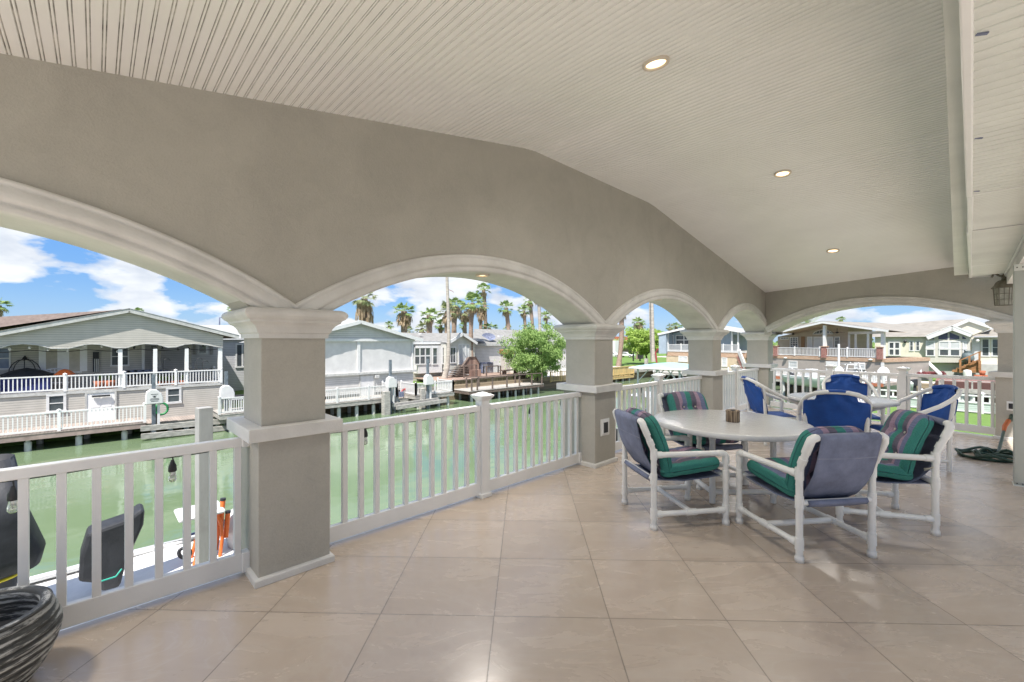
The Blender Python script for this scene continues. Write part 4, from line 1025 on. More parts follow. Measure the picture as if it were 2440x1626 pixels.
window(PAb, f8((-40, 832, 70, 975)), A, 1, 2, glass=mat('agate_curtain', (.30, .36, .50), .4, 0, 1.3, col2=(.05, .07, .12)))
slab(PAb, *[v for v in rc(PAb, *f8((250, 812, 562, 992)))], 0, .04, 'door_surround', K['vinyl'], A)
KCUR = mat('beige_curtain', (.50, .46, .38), .6, .1, 2.0)
for b in ((285, 835, 380, 995), (435, 835, 525, 995)): window(PAb, f8(b), A, 1, 1, off=.04, glass=KCUR, name='glass_door', fr=K['vinyl'])
window(PAb, f8((712, 830, 832, 952)), A, 1, 2)
t = empty('wind_chime', PAb.at(*PAb.sz(229, 870), .2), 0, 'black and silver wind chime banner hanging on the gray porch', 'wind chime')
s0, s1, z0, zt = rc(PAb, *f8((598, 862, 638, 990)), .2)
slab(PAb, s0, s1, z0, zt, .2, .22, 'banner', K['black'], t)
m = MB()
for k in (.3, .6, .85): m.tube([PAb.at(s0 + (s1 - s0) * k, z0, .25), PAb.at(s0 + (s1 - s0) * k, z0 + (zt - z0) * .65, .25)], .025, 6)
m.build('chime_tubes', KSL, t)
m = MB(); cc_ = PAb.at(*PAb.sz(60, 880), .15)
for k in range(5):
    a = math.pi * (k / 4)
    m.tube([cc_ + PAb.d * (.62 * math.cos(a) * math.sin(f * math.pi / 2)) + Vector((0, 0, .75 * math.cos(f * math.pi / 2) - .15)) + PAb.n * (.3 * math.sin(a) * math.sin(f * math.pi / 2)) for f in (0, .3, .6, .85, 1)], .022, 5)
m.tube([cc_ + PAb.d * (.62 * math.cos(a)) + PAb.n * (.3 * abs(math.sin(a))) + Vector((0, 0, -.15)) for a in [math.pi * k / 10 for k in range(11)]], .03, 5)
m.tube([cc_ + Vector((0, 0, -.15)), cc_ + Vector((0, 0, -.36))], [.5, .45], 12); m.tube([cc_ + Vector((0, 0, .6)), cc_ + Vector((0, 0, .80))], [.12, .02], 6)
m.thing('wall_planter', K['blackm'], 'black wire crown shaped planter on the gray porch wall', 'planter')
for x, w_ in ((286.7, .2), (370, .2), (445, .2), (525, .24)):
    s_ = PA.sz(x, 870)[0]; slab(PA, s_ - w_ / 2, s_ + w_ / 2, zU, zU + 2.42, -w_, 0, 'porch_post', K['vinyl'], A)
for x in (379, 452):
    s_ = PA.sz(x, 870, -2.6)[0]; slab(PA, s_ - .1, s_ + .1, zU, zU + 2.9, -2.7, -2.5, 'porch_post', K['grayw'], A)
for b in ((110, 939, 158, 983), (395, 923, 432, 961.5)): window(PA, b, A, 1, 2, fw=.12)
door(PA, (207, 936, 273, 1009), A, mt=K['vinyl'])
s_ = PA.sz(241, 931)[0]; m = MB(); m.bar(PA.at(s_ - .4, zU - .38, .15), PA.at(s_ + .4, zU - .38, .15), .1, .1); m.build('door_light', K['blackm'], A)
deck_rail(PA.at(-14, 0, .02), PA.at(sR - .05, 0, .02), zU, 'cream balcony railing of the gray house, upper storey', .93, 9, K['vinyl'], .16, parent=A, nm='balcony_railing')
deck_rail(PA.at(sR - .05, 0, -.05), PA.at(sR - .05, 0, -2.6), zU, None, .93, 2, K['vinyl'], .16, parent=A, nm='balcony_railing')
deck_rail(PA.at(3.2, 0, -2.7), PA.at(sR - .1, 0, -2.7), zU, None, .93, 3, K['grayw'], .2, parent=A, nm='balcony_railing')
# things on the upper porch
KBL = mat('navy_cover', (.02, .03, .16), .7, .2, 4.0, .4, 6)
p = PA.at(*PA.sz(30, 920), -1.2)
m = MB(); m.box((p.x, p.y - 1.0, zU + .42), (.75, 2.4, .42)); m.thing('covered_sofa', KBL, 'long navy blue covered sofa behind the balcony railing', 'sofa', None, .08)
m = MB(); m.lathe([(1.15, 0), (1.1, .06), (.6, .30), (.02, .46)], (p.x - .3, p.y + .4, zU + .92), 8, False); m.thing('patio_umbrella', K['black'], 'low black patio canopy above the navy sofa', 'umbrella')
p = PA.at(*PA.sz(152, 890), -.9); m = MB(); m.lathe([(.55, 0), (.5, .06), (.24, .28), (.02, .34)], (0, 0, 0), 4, False); o = m.build('orange_cover', K['orange']); o.location = (p.x, p.y, zU + .92); o.rotation_euler = (0, 0, .6); tag(o, 'orange pointed cover on a table at the gray house', 'table cover')
p = PA.at(*PA.sz(126, 900), -1.6); t = empty('garden_bench', (p.x, p.y, zU), 0, 'white bench with a fan shaped back on the gray porch', 'bench')
m = MB(); 
for k in range(11):
    a = math.pi * k / 10; m.bar((p.x, p.y - .1 * math.cos(a), zU + .75), (p.x, p.y - .62 * math.cos(a), zU + .85 + .42 * math.sin(a)), .04, .05)
m.tube([(p.x, p.y - .62 * math.cos(a), zU + .85 + .42 * math.sin(a)) for a in [math.pi * k / 12 for k in range(13)]], .035, 6); m.build('backrest', KWF, t)
m = MB(); m.box((p.x + .3, p.y, zU + .45), (.25, .62, .03)); m.build('seat', KWF, t)
for i in (-.5, .5): m = MB(); m.box((p.x + .3, p.y + i, zU + .22), (.22, .04, .22)); m.build('leg', KWF, t)
rp = random.Random(8)
for k, x in enumerate((238, 262, 385, 392, 399, 414, 421, 436, 442)):
    p = PA.at(*PA.sz(x, 905), -.5); big = x < 300
    h_ = .50 if big else .26; r_ = .30 if big else .13
    t = empty('potted_plant', (p.x, p.y, zU), 0, None, 'potted plant', 'terracotta pots behind the balcony railing')
    tag(t, ('wide' if big else 'small') + ' terracotta pot behind the balcony railing, number %d from the left end' % (k + 1))
    m = MB(); m.lathe([(.001, 0), (r_ * .7, 0), (r_, h_), (r_ * .9, h_), (r_ * .85, h_ * .9), (.001, h_ * .9)], (p.x, p.y, zU), 12); m.build('pot', K['terra'], t)
    m = MB()
    for j in range(26):
        a = rp.uniform(0, 6.28); e_ = rp.uniform(.05, r_ * 1.1); b0 = Vector((p.x, p.y, zU + h_)); b1 = b0 + Vector((e_ * math.cos(a), e_ * math.sin(a), rp.uniform(.12, .38)))
        sd_ = Vector((-math.sin(a), math.cos(a), 0)) * .03; m.add([b0 - sd_, b0 + sd_, b1 + sd_, b1 - sd_], [(0, 1, 2, 3)])
    m.build('leaves', K['grass'], t)
tgt = ['first', 'second', 'third', 'fourth', 'fifth', 'sixth', 'seventh', 'eighth', 'ninth']
for o in [x for x in bpy.data.objects if x.name.startswith('potted_plant') and x.parent is None]:
    k = int(o['label'].split('number ')[1].split()[0]); o['label'] = ('wide' if k < 3 else 'small') + ' terracotta pot behind the balcony railing, %s from its left end' % tgt[k - 1]
for k, x in enumerate((300, 318, 335, 356)):
    p = PA.at(*PA.sz(x, 905), -1.1)
    t = empty('porch_chair', (p.x, p.y, zU), 0, ('light metal porch chair behind the balcony railing, %s of four from the left' % tgt[k]), 'chair', 'chairs on the gray house porch')
    m = MB(); 
    for s_ in (-.25, .25):
        m.tube([(p.x + .3, p.y + s_, zU), (p.x + .28, p.y + s_, zU + .62), (p.x + .1, p.y + s_, zU + .68), (p.x - .25, p.y + s_, zU + .66), (p.x - .35, p.y + s_, zU + 1.02)], .025, 6); m.tube([(p.x - .25, p.y + s_, zU + .66), (p.x - .28, p.y + s_, zU)], .025, 6)
    m.build('frame', K['dwhite'], t)
    m = MB(); m.box((p.x, p.y, zU + .42), (.28, .25, .03)); m.build('seat', K['slate'], t)
    m = MB(); m.box((p.x - .32, p.y, zU + .78), (.03, .25, .24)); m.build('backrest', K['slate'], t)
p = PA.at(*PA.sz(362, 880), -1.4); m = MB(); m.lathe([(1.0, 0), (1.0, .05), (.001, .08)], (p.x, p.y, zU + .86), 20); m.lathe([(.05, 0), (.05, .86)], (p.x, p.y, zU), 8); m.thing('porch_table', K['slate'], 'round gray table on the gray house porch', 'table')
hook_pos = [(390, .0, 'curled black plant hook nearest the middle of the gray porch'), (468, 0, 'tall curled black plant hook at the right of the gray porch'), (483, 0, 'shorter black plant hook beside the corner post')]
for x, o_, lab in hook_pos:
    p = PA.at(*PA.sz(x, 900), -.2); hh = 1.75 if x != 483 else 1.55
    m = MB(); m.tube([(p.x, p.y, zU + .05), (p.x, p.y, zU + hh - .15), (p.x, p.y + .08, zU + hh), (p.x, p.y + .28, zU + hh), (p.x, p.y + .36, zU + hh - .12)], .018, 5); m.thing('plant_hook', K['blackm'], lab, 'plant hook', 'plant hooks on the gray porch')
t = empty('string_lights', PA.at(2, zU + 2.3, -.3), 0, 'string lights with white bulbs under the scalloped porch gable', 'string lights')
m = MB(); P_ = []
for k in range(60):
    s_ = -12 + (sR + 12) * k / 59; P_.append(PA.at(s_, zU + 2.42 - .12 * abs(math.sin(k * .42)), -.35))
m.tube(P_, .02, 4); m.build('cord', K['blackm'], t)
for x, y in ((23, 832), (70, 829), (114, 834), (160.6, 836), (202, 826), (242, 826), (280, 838), (320, 829), (362, 829), (387, 830), (424, 833), (450, 831), (484, 825)):
    p = PA.hit(x, y, -.35); m = MB(); m.lathe([(.03, .10), (.035, .05), (.07, 0), (.05, -.06), (.001, -.08)], p, 8); m.build('bulb', KWF if x < 300 else K['blackm'], t)
# its dock, lower railing and boat lift
yE = PX(348, 1000, -33.4).y
dock(-35.99, -33.4, -26, yE, zD, 'long pinkish dock below the gray house with white sleeved pilings', KDK, mat('dock_fascia', (.36, .28, .25), .85, .15, 2.0, .4, 12), 15, 2)
deck_rail((-33.5, -26), (-33.5, yE - .05), zD, 'cream railing on the dock below the gray house', 1.05, 9, K['vinyl'], .16)
dock(-35.99, -34.2, yE + .01, PX(522, 1000, -34).y + .4, zD - .18, 'short recessed dock beside the green hose reel', KDK, K['grayw'], 5, 1)
lm1 = PX(366, 945, -33.2); lm2 = PX(539, 934, -33.2)
lift((lm1.x, lm1.y), PX(358, 893, -33.2).z, 'boat lift post with a white lettered cover in front of the gray house', lm1.z)
m = MB()
for k, (dz_, w_) in enumerate(((.16, .34), (.06, .2), (-.10, .38), (-.17, .42), (-.25, .34))):
    m.hexa((lm1.x + .344, lm1.y - w_ / 2 + .02), (lm1.x + .344, lm1.y + w_ / 2 + .02), (.004, 0), lm1.z + dz_ - .012, lm1.z + dz_ + .012)
m.prism([(-.06, .0), (.04, .05), (.08, 0), (.04, -.05)], lambda u, v, w_: Vector((lm1.x + .344 + w_, lm1.y + u, lm1.z + v)), 0, .004)
o = m.build('printed_lettering', K['black'], [x for x in bpy.data.objects if x.name.startswith('boat_lift_post') and not x.parent][0])
lift((lm2.x, lm2.y), PX(532, 886, -33.2).z, 'boat lift post with a plain white ribbed cover at the corner of the gray house', lm2.z)
def beam2(a, b, label, mt=None, w_=.16, h_=.30, nm='timber_beam', group='weathered timbers of the boat lifts'):
    m = MB(); m.bar(a, b, w_, h_); return m.thing(nm, mt or K['grayw'], label, 'timber', group)
beam2(PX(335, 1022, -32.7), PX(600, 998, -32.7), 'upper weathered timber in front of the gray house dock')
beam2(PX(336, 1041, -32.5), PX(600, 1014, -32.5), 'lower weathered timber in front of the gray house dock')
p = PX(385, 992, -34.0); t = empty('hose_reel', (p.x, p.y, zD - .18), 0, 'bright green garden hose on a reel on the far dock', 'hose reel')
m = MB(); m.tube([p + Vector((.0, .3 * math.cos(a) , .45 + .35 * math.sin(a))) + Vector((.02 * (k % 5), 0, 0)) for k, a in enumerate([i * .5 for i in range(60)])], .06, 6); m.build('hose', K['ghose'], t)
m = MB(); m.box((p.x - .1, p.y - .25, zD + .3), (.12, .12, .5)); m.build('stand', K['blackm'], t)
# ----------------------------------------------------------------- lavender house behind
PL = Plane((-45, 0), R(90))
L = empty('canal_house', PL.at(15, ZL), 0, 'pale lavender gray house behind the gray one, tall narrow window', 'house', 'houses round the canal')
a_, b_ = PL.sz(330, 850)[0], PL.sz(640, 850)[0]
slab(PL, a_, b_, ZL, PL.sz(560, 806)[1], -8, 0, 'wall', KSA2, L)
zc_ = PL.sz(560, 806)[1]
m = MB(); r0, r1 = PX(473, 776, -49), PX(640, 776, -49)
m.add([PL.at(a_ + 2, zc_ + .0, .4), PL.at(b_ + .3, zc_, .4), Vector((-49, b_, r1.z)), Vector((-49, a_ + 3, r0.z))], [(0, 1, 2, 3)]); m.build('roof', KRL, L)
slab(PL, a_ + 2, b_ + .3, zc_ - .15, zc_ + .02, .3, .42, 'fascia', KWF, L)
window(PL, (470, 820, 495, 845), L, 1, 1, fw=.14)
window(PL, (561, 819, 594, 876), L, 2, 1, fw=.12, mw=.14)
for b in ((459, 821, 466, 845), (500, 821, 508, 845)):
    s0, s1, z0, z_1 = rc(PL, *b); slab(PL, s0, s1, z0, z_1, .0, .05, 'shutter', K['grayw'], L)
deck_rail(PX(536, 950, -34.6).to_2d(), PX(640, 950, -34.6).to_2d(), PX(560, 985, -34.6).z, 'white dock railing in front of the small lawn', 1.0, 3)
p = PX(575, 965, -36); m = MB(); m.box((p.x, p.y, ZL + .35), (.3, 1.3, .2)); m.thing('bench', K['blackm'], 'dark bench on the small lawn behind the white railing', 'bench')
# ----------------------------------------------------------------- house B (white screens)
PB = Plane((-34.25, 0), R(90))
f3 = lambda x, y: (760 + x / 3.734, 640 + y / 3.734)
def f3b(a, b, c, d): return (*f3(a, b), *f3(c, d))
B = empty('canal_house', PB.at(18, ZL), 0, 'white house with two large white roll down porch screens under a gable', 'house', 'houses round the canal')
zcl = PB.sz(984, 811)[1]
sl, sr = PB.sz(690, 850)[0], PB.sz(984.4, 850)[0]
zmid = PB.sz(984, 886)[1]
slab(PB, sl, sr, ZL - .5, zmid, -9, 0, 'wall', KSB, B)
slab(PB, sl, sr + .25, zmid, PB.sz(984, 881)[1], -1.0, .22, 'ledge_beam', K['dwhite'], B)
pol(PB, [(690, 812), (855, 770), (984.4, 808), (984.4, 811.6), (690, 811.6)], -.4, 0, 'gable_front', KSB, B)
slab(PB, sl, sr + .1, zcl - .10, zcl + .12, -.3, .12, 'header_beam', KWF, B)
slab(PB, sr - 8.5, sr - .02, zmid, zcl + .3, -9, -.5, 'inner_wall', KSB, B)
m = MB(); Lb = [PB.sz(*p) for p in ((640, 822), (855, 768), (1002, 812))]
for a, b in zip(Lb, Lb[1:]): m.bar(PB.at(a[0], a[1], .4), PB.at(b[0], b[1], .4), .08, .28)
m.build('fascia', KWF, B)
m = MB()
for a, b in zip(Lb, Lb[1:]): m.add([PB.at(a[0], a[1] + .14, .44), PB.at(b[0], b[1] + .14, .44), PB.at(b[0], b[1] + .14, -9), PB.at(a[0], a[1] + .14, -9)], [(0, 1, 2, 3)])
m.build('roof', KRL, B)
KSC_ = mat('screen_fabric', (.62, .61, .60), .6, .05, 1.5, .6, 1.2, .3)
zs1, zs0 = zcl - .1, PB.sz(984, 882)[1] - .0
for a, b in ((700, 851), (858.5, 981.5)):
    s0, s1 = PB.sz(a, 850)[0], PB.sz(b, 850)[0]
    P_ = [[PB.at(s0 + (s1 - s0) * i / 16, zs0 + (zs1 - zs0) * j / 10, -.08 + .03 * math.sin(i * 1.7 + j * .6) * (1 - j / 10)) for i in range(17)] for j in range(11)]
    m = MB(); m.grid(P_, True); m.build('roll_screen', KSC_, B)
for x, w_ in ((854.6, .24), (983, .14)):
    s_ = PB.sz(x, 850)[0]; slab(PB, s_ - w_ / 2, s_ + w_ / 2, zs0, zs1, -.14, .04, 'screen_post', KWF, B)
door(PB, (*f3(370, 957), *f3(484, 1150)), B, panels=False)
window(PB, f3b(622, 960, 690, 1030), B, 1, 2, fw=.12)
m = MB(); m.box(PB.hit(*f3(515, 962), .1), (.12, .2, .14)); m.build('wall_lamp', K['dwhite'], B, .03)
XB = -31.6
zB = PX(840, 957.5, XB).z
y0, y1 = PX(690, 950, XB).y, PX(947, 950, XB).y
dock(-34.24, XB, y0 - 4, y1 + .15, zB, 'gray dock with lattice look railing below the white screened house', KDG, K['grayw'], 9, 2)
deck_rail((XB - .1, y0 - 4), (XB - .1, y1), zB, 'white railing along the dock of the white screened house', 1.02, 6)
deck_rail((XB - .1, y1), (-34.1, y1), zB, 'short white return railing at the end of the screened house dock', 1.02, 2)
y2, y3 = PX(*f3(940, 1170), XB).y, PX(*f3(1207, 1110), XB).y
dock(-34.24, XB, y2 - .9, y3, zB - .05, 'small white railed dock left of the leaning palm trunk', KDG, K['grayw'], 4, 2)
for a, b, lab in (((XB - .1, y2 - .8), (XB - .1, y3 - .1), 'white railing on the small dock left of the brown deck, canal side'), ((XB - .1, y3 - .1), (-34.1, y3 - .1), 'white return railing on the small dock beside the timber seawall'), ((-34.1, y2 - .8), (XB - .1, y2 - .8), 'white end railing of the small dock next to the boat lift')):
    deck_rail(a, b, zB - .05, lab, 1.02, 3 if a[1] != b[1] else 2)
dock(-34.24, -32.6, y1 + .2, y2 - .95, zB - .28, 'low gray landing between the two white railed docks', KDG, K['grayw'], 3, 1)
l1 = PX(930, 911, -31.3); l2 = PX(1019, 905, -31.3)
lift((l1.x, l1.y), PX(923, 858, -31.3).z, 'boat lift post with a white cover right of the screened house door', l1.z)
lift((l2.x, l2.y), PX(1012, 856, -31.3).z, 'boat lift post with a white cover beside the small railed dock', l2.z)
pp = PX(919.5, 975, -31.0); plain_pile((pp.x, pp.y), ZW - .5, PX(919.5, 933, -31).z, .5, 'thick weathered concrete pile by the screened house lift', K['grayw'])
pp = PX(1006, 955, -31.6); plain_pile((pp.x, pp.y), ZW - .5, PX(1006, 926, -31.6).z, .4, 'shorter weathered pile beside the small railed dock', K['grayw'])
beam2(PX(*f3(650, 1218), -31.1), PX(*f3(1060, 1165), -31.1), 'upper weathered timber of the lift by the screened house')
beam2(PX(*f3(690, 1240), -30.8), PX(*f3(1135, 1175), -30.8), 'lower weathered timber of the lift by the screened house')
p = PX(*f3(783, 1130), -33.4); m = MB(); m.tube([p + Vector((0, .5 * math.cos(a), .35 + .22 * math.sin(a))) for a in [math.pi * k / 8 for k in range(9)]], .09, 6); m.thing('curved_rack', K['red'], 'dark red curved rack lying on the low landing', 'rack')
p = PX(*f3(730, 1150), -32.7); t = empty('pedestal', (p.x, p.y, zB - .28), 0, 'gray power box with a black frame on the low landing', 'power box')
m = MB(); m.box((p.x, p.y, zB + .05), (.12, .2, .22)); m.build('box', K['slate'], t)
m = MB(); m.tube([(p.x, p.y - .25, zB - .28), (p.x, p.y - .25, zB + .5), (p.x, p.y + .25, zB + .5), (p.x, p.y + .25, zB - .28)], .03, 6); m.build('frame', K['blackm'], t)
# ----------------------------------------------------------------- house F
PF = Plane((-42, 0), R(90)); KSF = siding('siding_ivory', (.60, .59, .53), .16)
Fh = empty('canal_house', PF.at(36, ZL), 0, 'low ivory house with a gray shingle roof and a bay of dark windows', 'house', 'houses round the canal')
s0, s1 = PF.sz(960, 850)[0], PF.sz(1066, 850)[0]; ze = PF.sz(1020, 820)[1]
slab(PF, s0, s1, ZL, ze, -8, 0, 'wall', KSF, Fh)
slab(PF, s0, s1 + .3, ze - .02, ze + .32, .25, .4, 'fascia', KWF, Fh)
zr_ = PX(1030, 794, -46.5).z
m = MB(); m.add([PF.at(s0 - 1, ze + .3, .42), PF.at(s1 + 6.5, ze + .3, .42), Vector((-46.5, PX(1100, 794, -46.5).y + 3, zr_)), Vector((-46.5, PX(960, 794, -46.5).y, zr_))], [(0, 1, 2, 3)])
m.build('roof', KRG, Fh)
m = MB(); m.tube([PX(1002, 797, -44), PX(1002, 794.5, -44)], .25, 8); m.build('roof_vent', KWF, Fh)
slab(PF, *rc(PF, 986, 824, 1043, 888), .02, .9, 'bay', K['white'], Fh)
PFb = Plane((-41.1, 0), R(90))
window(PFb, (987, 828, 1026, 869), Fh, 3, 2, fw=.1, mw=.14); window(PFb, (1030, 828, 1042.5, 869), Fh, 1, 2, fw=.1)
PG2 = Plane((-40.6, 0), R(90))
ga = [PG2.sz(*p) for p in ((1063, 882), (1063, 818), (1099, 797), (1131, 818), (1131, 880))]
pol(PG2, ga, -5, 0, 'gable_front', KSF, Fh, px=False)
m = MB(); Lg = [PG2.sz(*p) for p in ((1061, 820), (1099, 796.5), (1133, 819))]
for a, b in zip(Lg, Lg[1:]): m.bar(PG2.at(a[0], a[1], .35), PG2.at(b[0], b[1], .35), .09, .32); 
m.build('fascia', KWF, Fh)
m = MB()
for a, b in zip(Lg, Lg[1:]): m.add([PG2.at(a[0], a[1] + .16, .4), PG2.at(b[0], b[1] + .16, .4), PG2.at(b[0], b[1] + .16, -6), PG2.at(a[0], a[1] + .16, -6)], [(0, 1, 2, 3)])
m.build('roof', KRG, Fh)
window(PG2, (1072, 827, 1086, 866), Fh, 2, 2, fw=.1); window(PG2, (1092, 820, 1118, 868), Fh, 3, 1, fw=.1, mw=.12, glass=K['blind'])
window(PFb, (1053, 827, 1062, 868), Fh, 1, 2, fw=.1)
slab(PG2, ga[0][0], ga[4][0] + .3, ZL, PG2.sz(1100, 882)[1], -2, .02, 'skirting', KWF, Fh)
# ----------------------------------------------------------------- brown deck with stairs
KBR = planks('brown_boards', (.17, .105, .085), .20, 1, .85, .55, col2=(.40, .27, .21)); KBD = planks('brown_deck_top', (.34, .24, .19), .15, 1, .85, .4)
KBF = mat('brown_timber', (.16, .12, .10), .85, .25, 5.0, .5, 15)
XU = -35.4; zd = -2.5
u0, u1 = PX(1083, 904, XU).y, PX(1293, 892, XU).y
t = empty('brown_deck', (XU - 3, (u0 + u1) / 2, ZL), 0, 'large raised brown wooden deck with vertical board front', 'deck')
m = MB(); m.b2((XU, u0, -3.4), (XU + .06, u1, zd)); m.build('board_front', KBR, t)
m = MB(); m.b2((XU - 6.2, u0 - 1, zd - .08), (XU + .12, u1, zd)); m.build('deck', KBD, t)
m = MB(); m.b2((XU - .04, u0, zd + .002), (XU + .16, u1, zd + .09)); m.build('edge_beam', KBF, t)
def post_rail(pts, h, label, mt, z, nm='post_rail', group='brown post and rail fences', cross=False, w_=.12):
    t = empty(nm, (pts[0][0], pts[0][1], z), 0, label, 'railing', group)
    for p in pts: m = MB(); m.box((p[0], p[1], z + h / 2), (w_ / 2, w_ / 2, h / 2)); m.build('post', mt, t)
    for p, q in zip(pts, pts[1:]): m = MB(); m.bar((p[0], p[1], z + h + .03), (q[0], q[1], z + h + .03), .16, .07); m.build('top_rail', mt, t)
    return t
g3 = lambda x, y, X: PX(*f3(x, y), X)
post_rail([(-37.5, g3(1290, 950, -37.5).y), (-37.5, g3(1400, 940, -37.5).y)], 1.35, 'brown rail in front of the stair, left part of the deck', KBF, zd)
post_rail([(-37.2, g3(1490, 940, -37.2).y), (-37.2, g3(1615, 930, -37.2).y)], 1.1, 'brown rail in the middle of the raised deck', KBF, zd)
post_rail([(-40.5, g3(1465, 900, -40.5).y), (-40.5, g3(1595, 900, -40.5).y)], 1.3, 'dark rail at the back of the raised deck before the gray wall', K['blackm'], ZL)
XD = -31.6; zdk = -3.15
d0, d1 = g3(1335, 1080, XD).y, g3(2003, 1035, XD).y
dock(-34.4, XD, d0, d1, zdk, 'long weathered brown dock below the raised deck', KDG, KBF, 9, 2, .13)
post_rail([(XD - .1, g3(x, 1000, XD).y) for x in (1365, 1415, 1550, 1678, 1790, 1900, 1990)], 1.15, 'weathered brown railing along the outer edge of the long dock', KBF, zdk)
post_rail([(-34.2, g3(x, 1000, -34.2).y) for x in (1312, 1420, 1745, 1945)], 1.0, 'weathered brown railing along the inner edge of the long dock', KBF, zdk)
st = empty('deck_stairs', (-40, g3(1300, 940, -40).y, zd), 0, 'brown wooden staircase with a boarded parapet beside the ivory house', 'stairs')
PSt = Plane((-38.6, 0), R(90))
for k in range(6):
    s_0 = PSt.sz(*f3(1225 + k * 13, 900))[0]; s_1 = PSt.sz(*f3(1340, 900))[0]
    m = MB(); m.hexa(PSt.at(s_0, 0, 0), PSt.at(s_1, 0, 0), -PSt.n * 1.6, zd + .20 * k + .12, zd + .20 * (k + 1)); m.build('step', KBF, st)
pol(PSt, [f3(*p) for p in ((1300, 870), (1352, 792), (1410, 790), (1442, 850), (1442, 935), (1300, 945))], -.5, -.35, 'boarded_parapet', KBR, st)
m = MB(); q = [PSt.sz(*f3(*p)) for p in ((1290, 878), (1352, 790), (1410, 788), (1444, 850))]
for a, b in zip(q, q[1:]): m.bar(PSt.at(a[0], a[1], -.42), PSt.at(b[0], b[1], -.42), .3, .08)
m.build('handrail', KBF, st)
s_ = [PSt.sz(*f3(*p)) for p in ((1330, 878), (1400, 940))]
slab(PSt, s_[0][0], s_[1][0] + .3, zd, zd + .75, .1, .5, 'boarded_box', KBR, st)
m = MB(); p = g3(1660, 920, -37.5); m.box((p.x, p.y + .8, zd + .55), (.35, 1.5, .05)); m.box((p.x, p.y - .2, zd + .27), (.25, .12, .26)); m.box((p.x, p.y + 1.7, zd + .27), (.25, .12, .26)); m.thing('plank_bench', KBF, 'low plank bench on the raised brown deck by the feathery tree', 'bench')
for k, x in enumerate((1462, 1505)):
    p = g3(x, 880, -42); t = empty('air_conditioner', (p.x, p.y, ZL), 0, ('left' if k == 0 else 'right') + ' gray air conditioner against the pale gray wall', 'air conditioner', 'air conditioners')
    m = MB(); m.box((p.x, p.y, ZL + .85), (.45, .5, .85)); m.build('casing', K['slate'], t, .03)
    m = MB(); 
    for j in range(9): m.box((p.x + .455, p.y, ZL + .2 + j * .16), (.01, .44, .03))
    m.build('louvres', K['dwhite'], t)
# ----------------------------------------------------------------- house G
PG = Plane((-44.5, 0), R(90)); KSG = siding('siding_light_gray', (.60, .58, .56), .2)
G = empty('canal_house', PG.at(58, ZL), 0, 'long pale gray wall and plain gray roof with a satellite dish', 'house', 'houses round the canal')
s0, s1 = PG.sz(1118, 850)[0], PG.sz(1395, 850)[0]; ze = PG.sz(1200, 819)[1]
slab(PG, s0, s1, ZL, ze, -9, 0, 'wall', KSG, G)
slab(PG, s0, s1, ZL - .01, ZL + 1.1, 0, .04, 'skirting', K['dwhite'], G)
zr_ = PX(1200, 786, -49).z
m = MB(); m.add([PG.at(s0, ze, .4), PG.at(s1, ze, .4), Vector((-49, PX(1395, 786, -49).y, zr_)), Vector((-49, PX(1130, 786, -49).y, zr_))], [(0, 1, 2, 3)]); m.build('roof', KRG, G)
slab(PG, s0, s1, ze - .30, ze + .02, .3, .42, 'fascia', K['dwhite'], G)
window(PG, (1209, 826, 1217, 834), G, 1, 1, fw=.08)
for x in (1203.5, 1217.5): s_ = PG.sz(x, 830)[0]; slab(PG, s_, s_ + .28, PG.sz(x, 834)[1], PG.sz(x, 826)[1], 0, .04, 'shutter', mat('blue_shutter', (.10, .15, .28), .6), G)
s_ = PG.sz(1303, 845)[0]; slab(PG, s_, s_ + .6, PG.sz(1303, 855)[1], PG.sz(1303, 830)[1], 0, .05, 'shutter', mat('green_shutter', (.10, .17, .16), .6), G)
p = PX(1163.6, 804, -45.0); t = empty('satellite_dish', (p.x, p.y, PX(1163, 817, -46).z - .2), 0, 'dark gray satellite dish on the plain gray roof', 'satellite dish')
m = MB(); q = Vector((.8, -.2, .55)).to_track_quat('Z', 'Y').to_matrix()
P_ = [[p + q @ Vector((1.05 * r_ * math.cos(a), .62 * r_ * math.sin(a), .25 * r_ * r_ - .1)) for a in [2 * math.pi * k / 24 for k in range(25)]] for r_ in (.02, .4, .7, 1)]
m.grid(P_, True); m.build('dish', K['slate'], t)
m = MB(); m.tube([p, p + Vector((0, 0, -1.1))], .07, 6); m.tube([p + Vector((0, 0, -.3)), p + Vector((.8, .4, .1))], .03, 6); m.build('mast', K['slate'], t)
m = MB(); m.box(p + Vector((.85, 1.5, .15)), (.2, .4, .12)); m.build('receiver', KWF, t)
p = g3(1672, 880, -40); t = empty('garden_oven', (p.x, p.y, ZL), 0, 'concrete garden chimney with a terracotta tiled cap', 'chimney')
m = MB(); m.box((p.x, p.y, ZL + 1.45), (.5, .62, 1.45)); m.build('shaft', K['conc'], t, .04)
m = MB(); 
for j in range(3):
    for k in range(6): m.tube([(p.x - .55 + .0 * k, p.y - .7 + k * .28, ZL + 2.95 + j * .16), (p.x + .65 - j * .12, p.y - .7 + k * .28, ZL + 2.85 + j * .16)], .13, 6)
m.build('tile_cap', K['terra'], t)
p = g3(1740, 860, -39.5); m = MB(); m.lathe([(.75, 0), (.78, .9), (.55, 1.6), (.2, 1.95), (.001, 2.0)], (p.x, p.y, ZL), 16); m.thing('garden_dome', K['conc'], 'pale rounded garden oven half hidden by the feathery tree', 'oven')
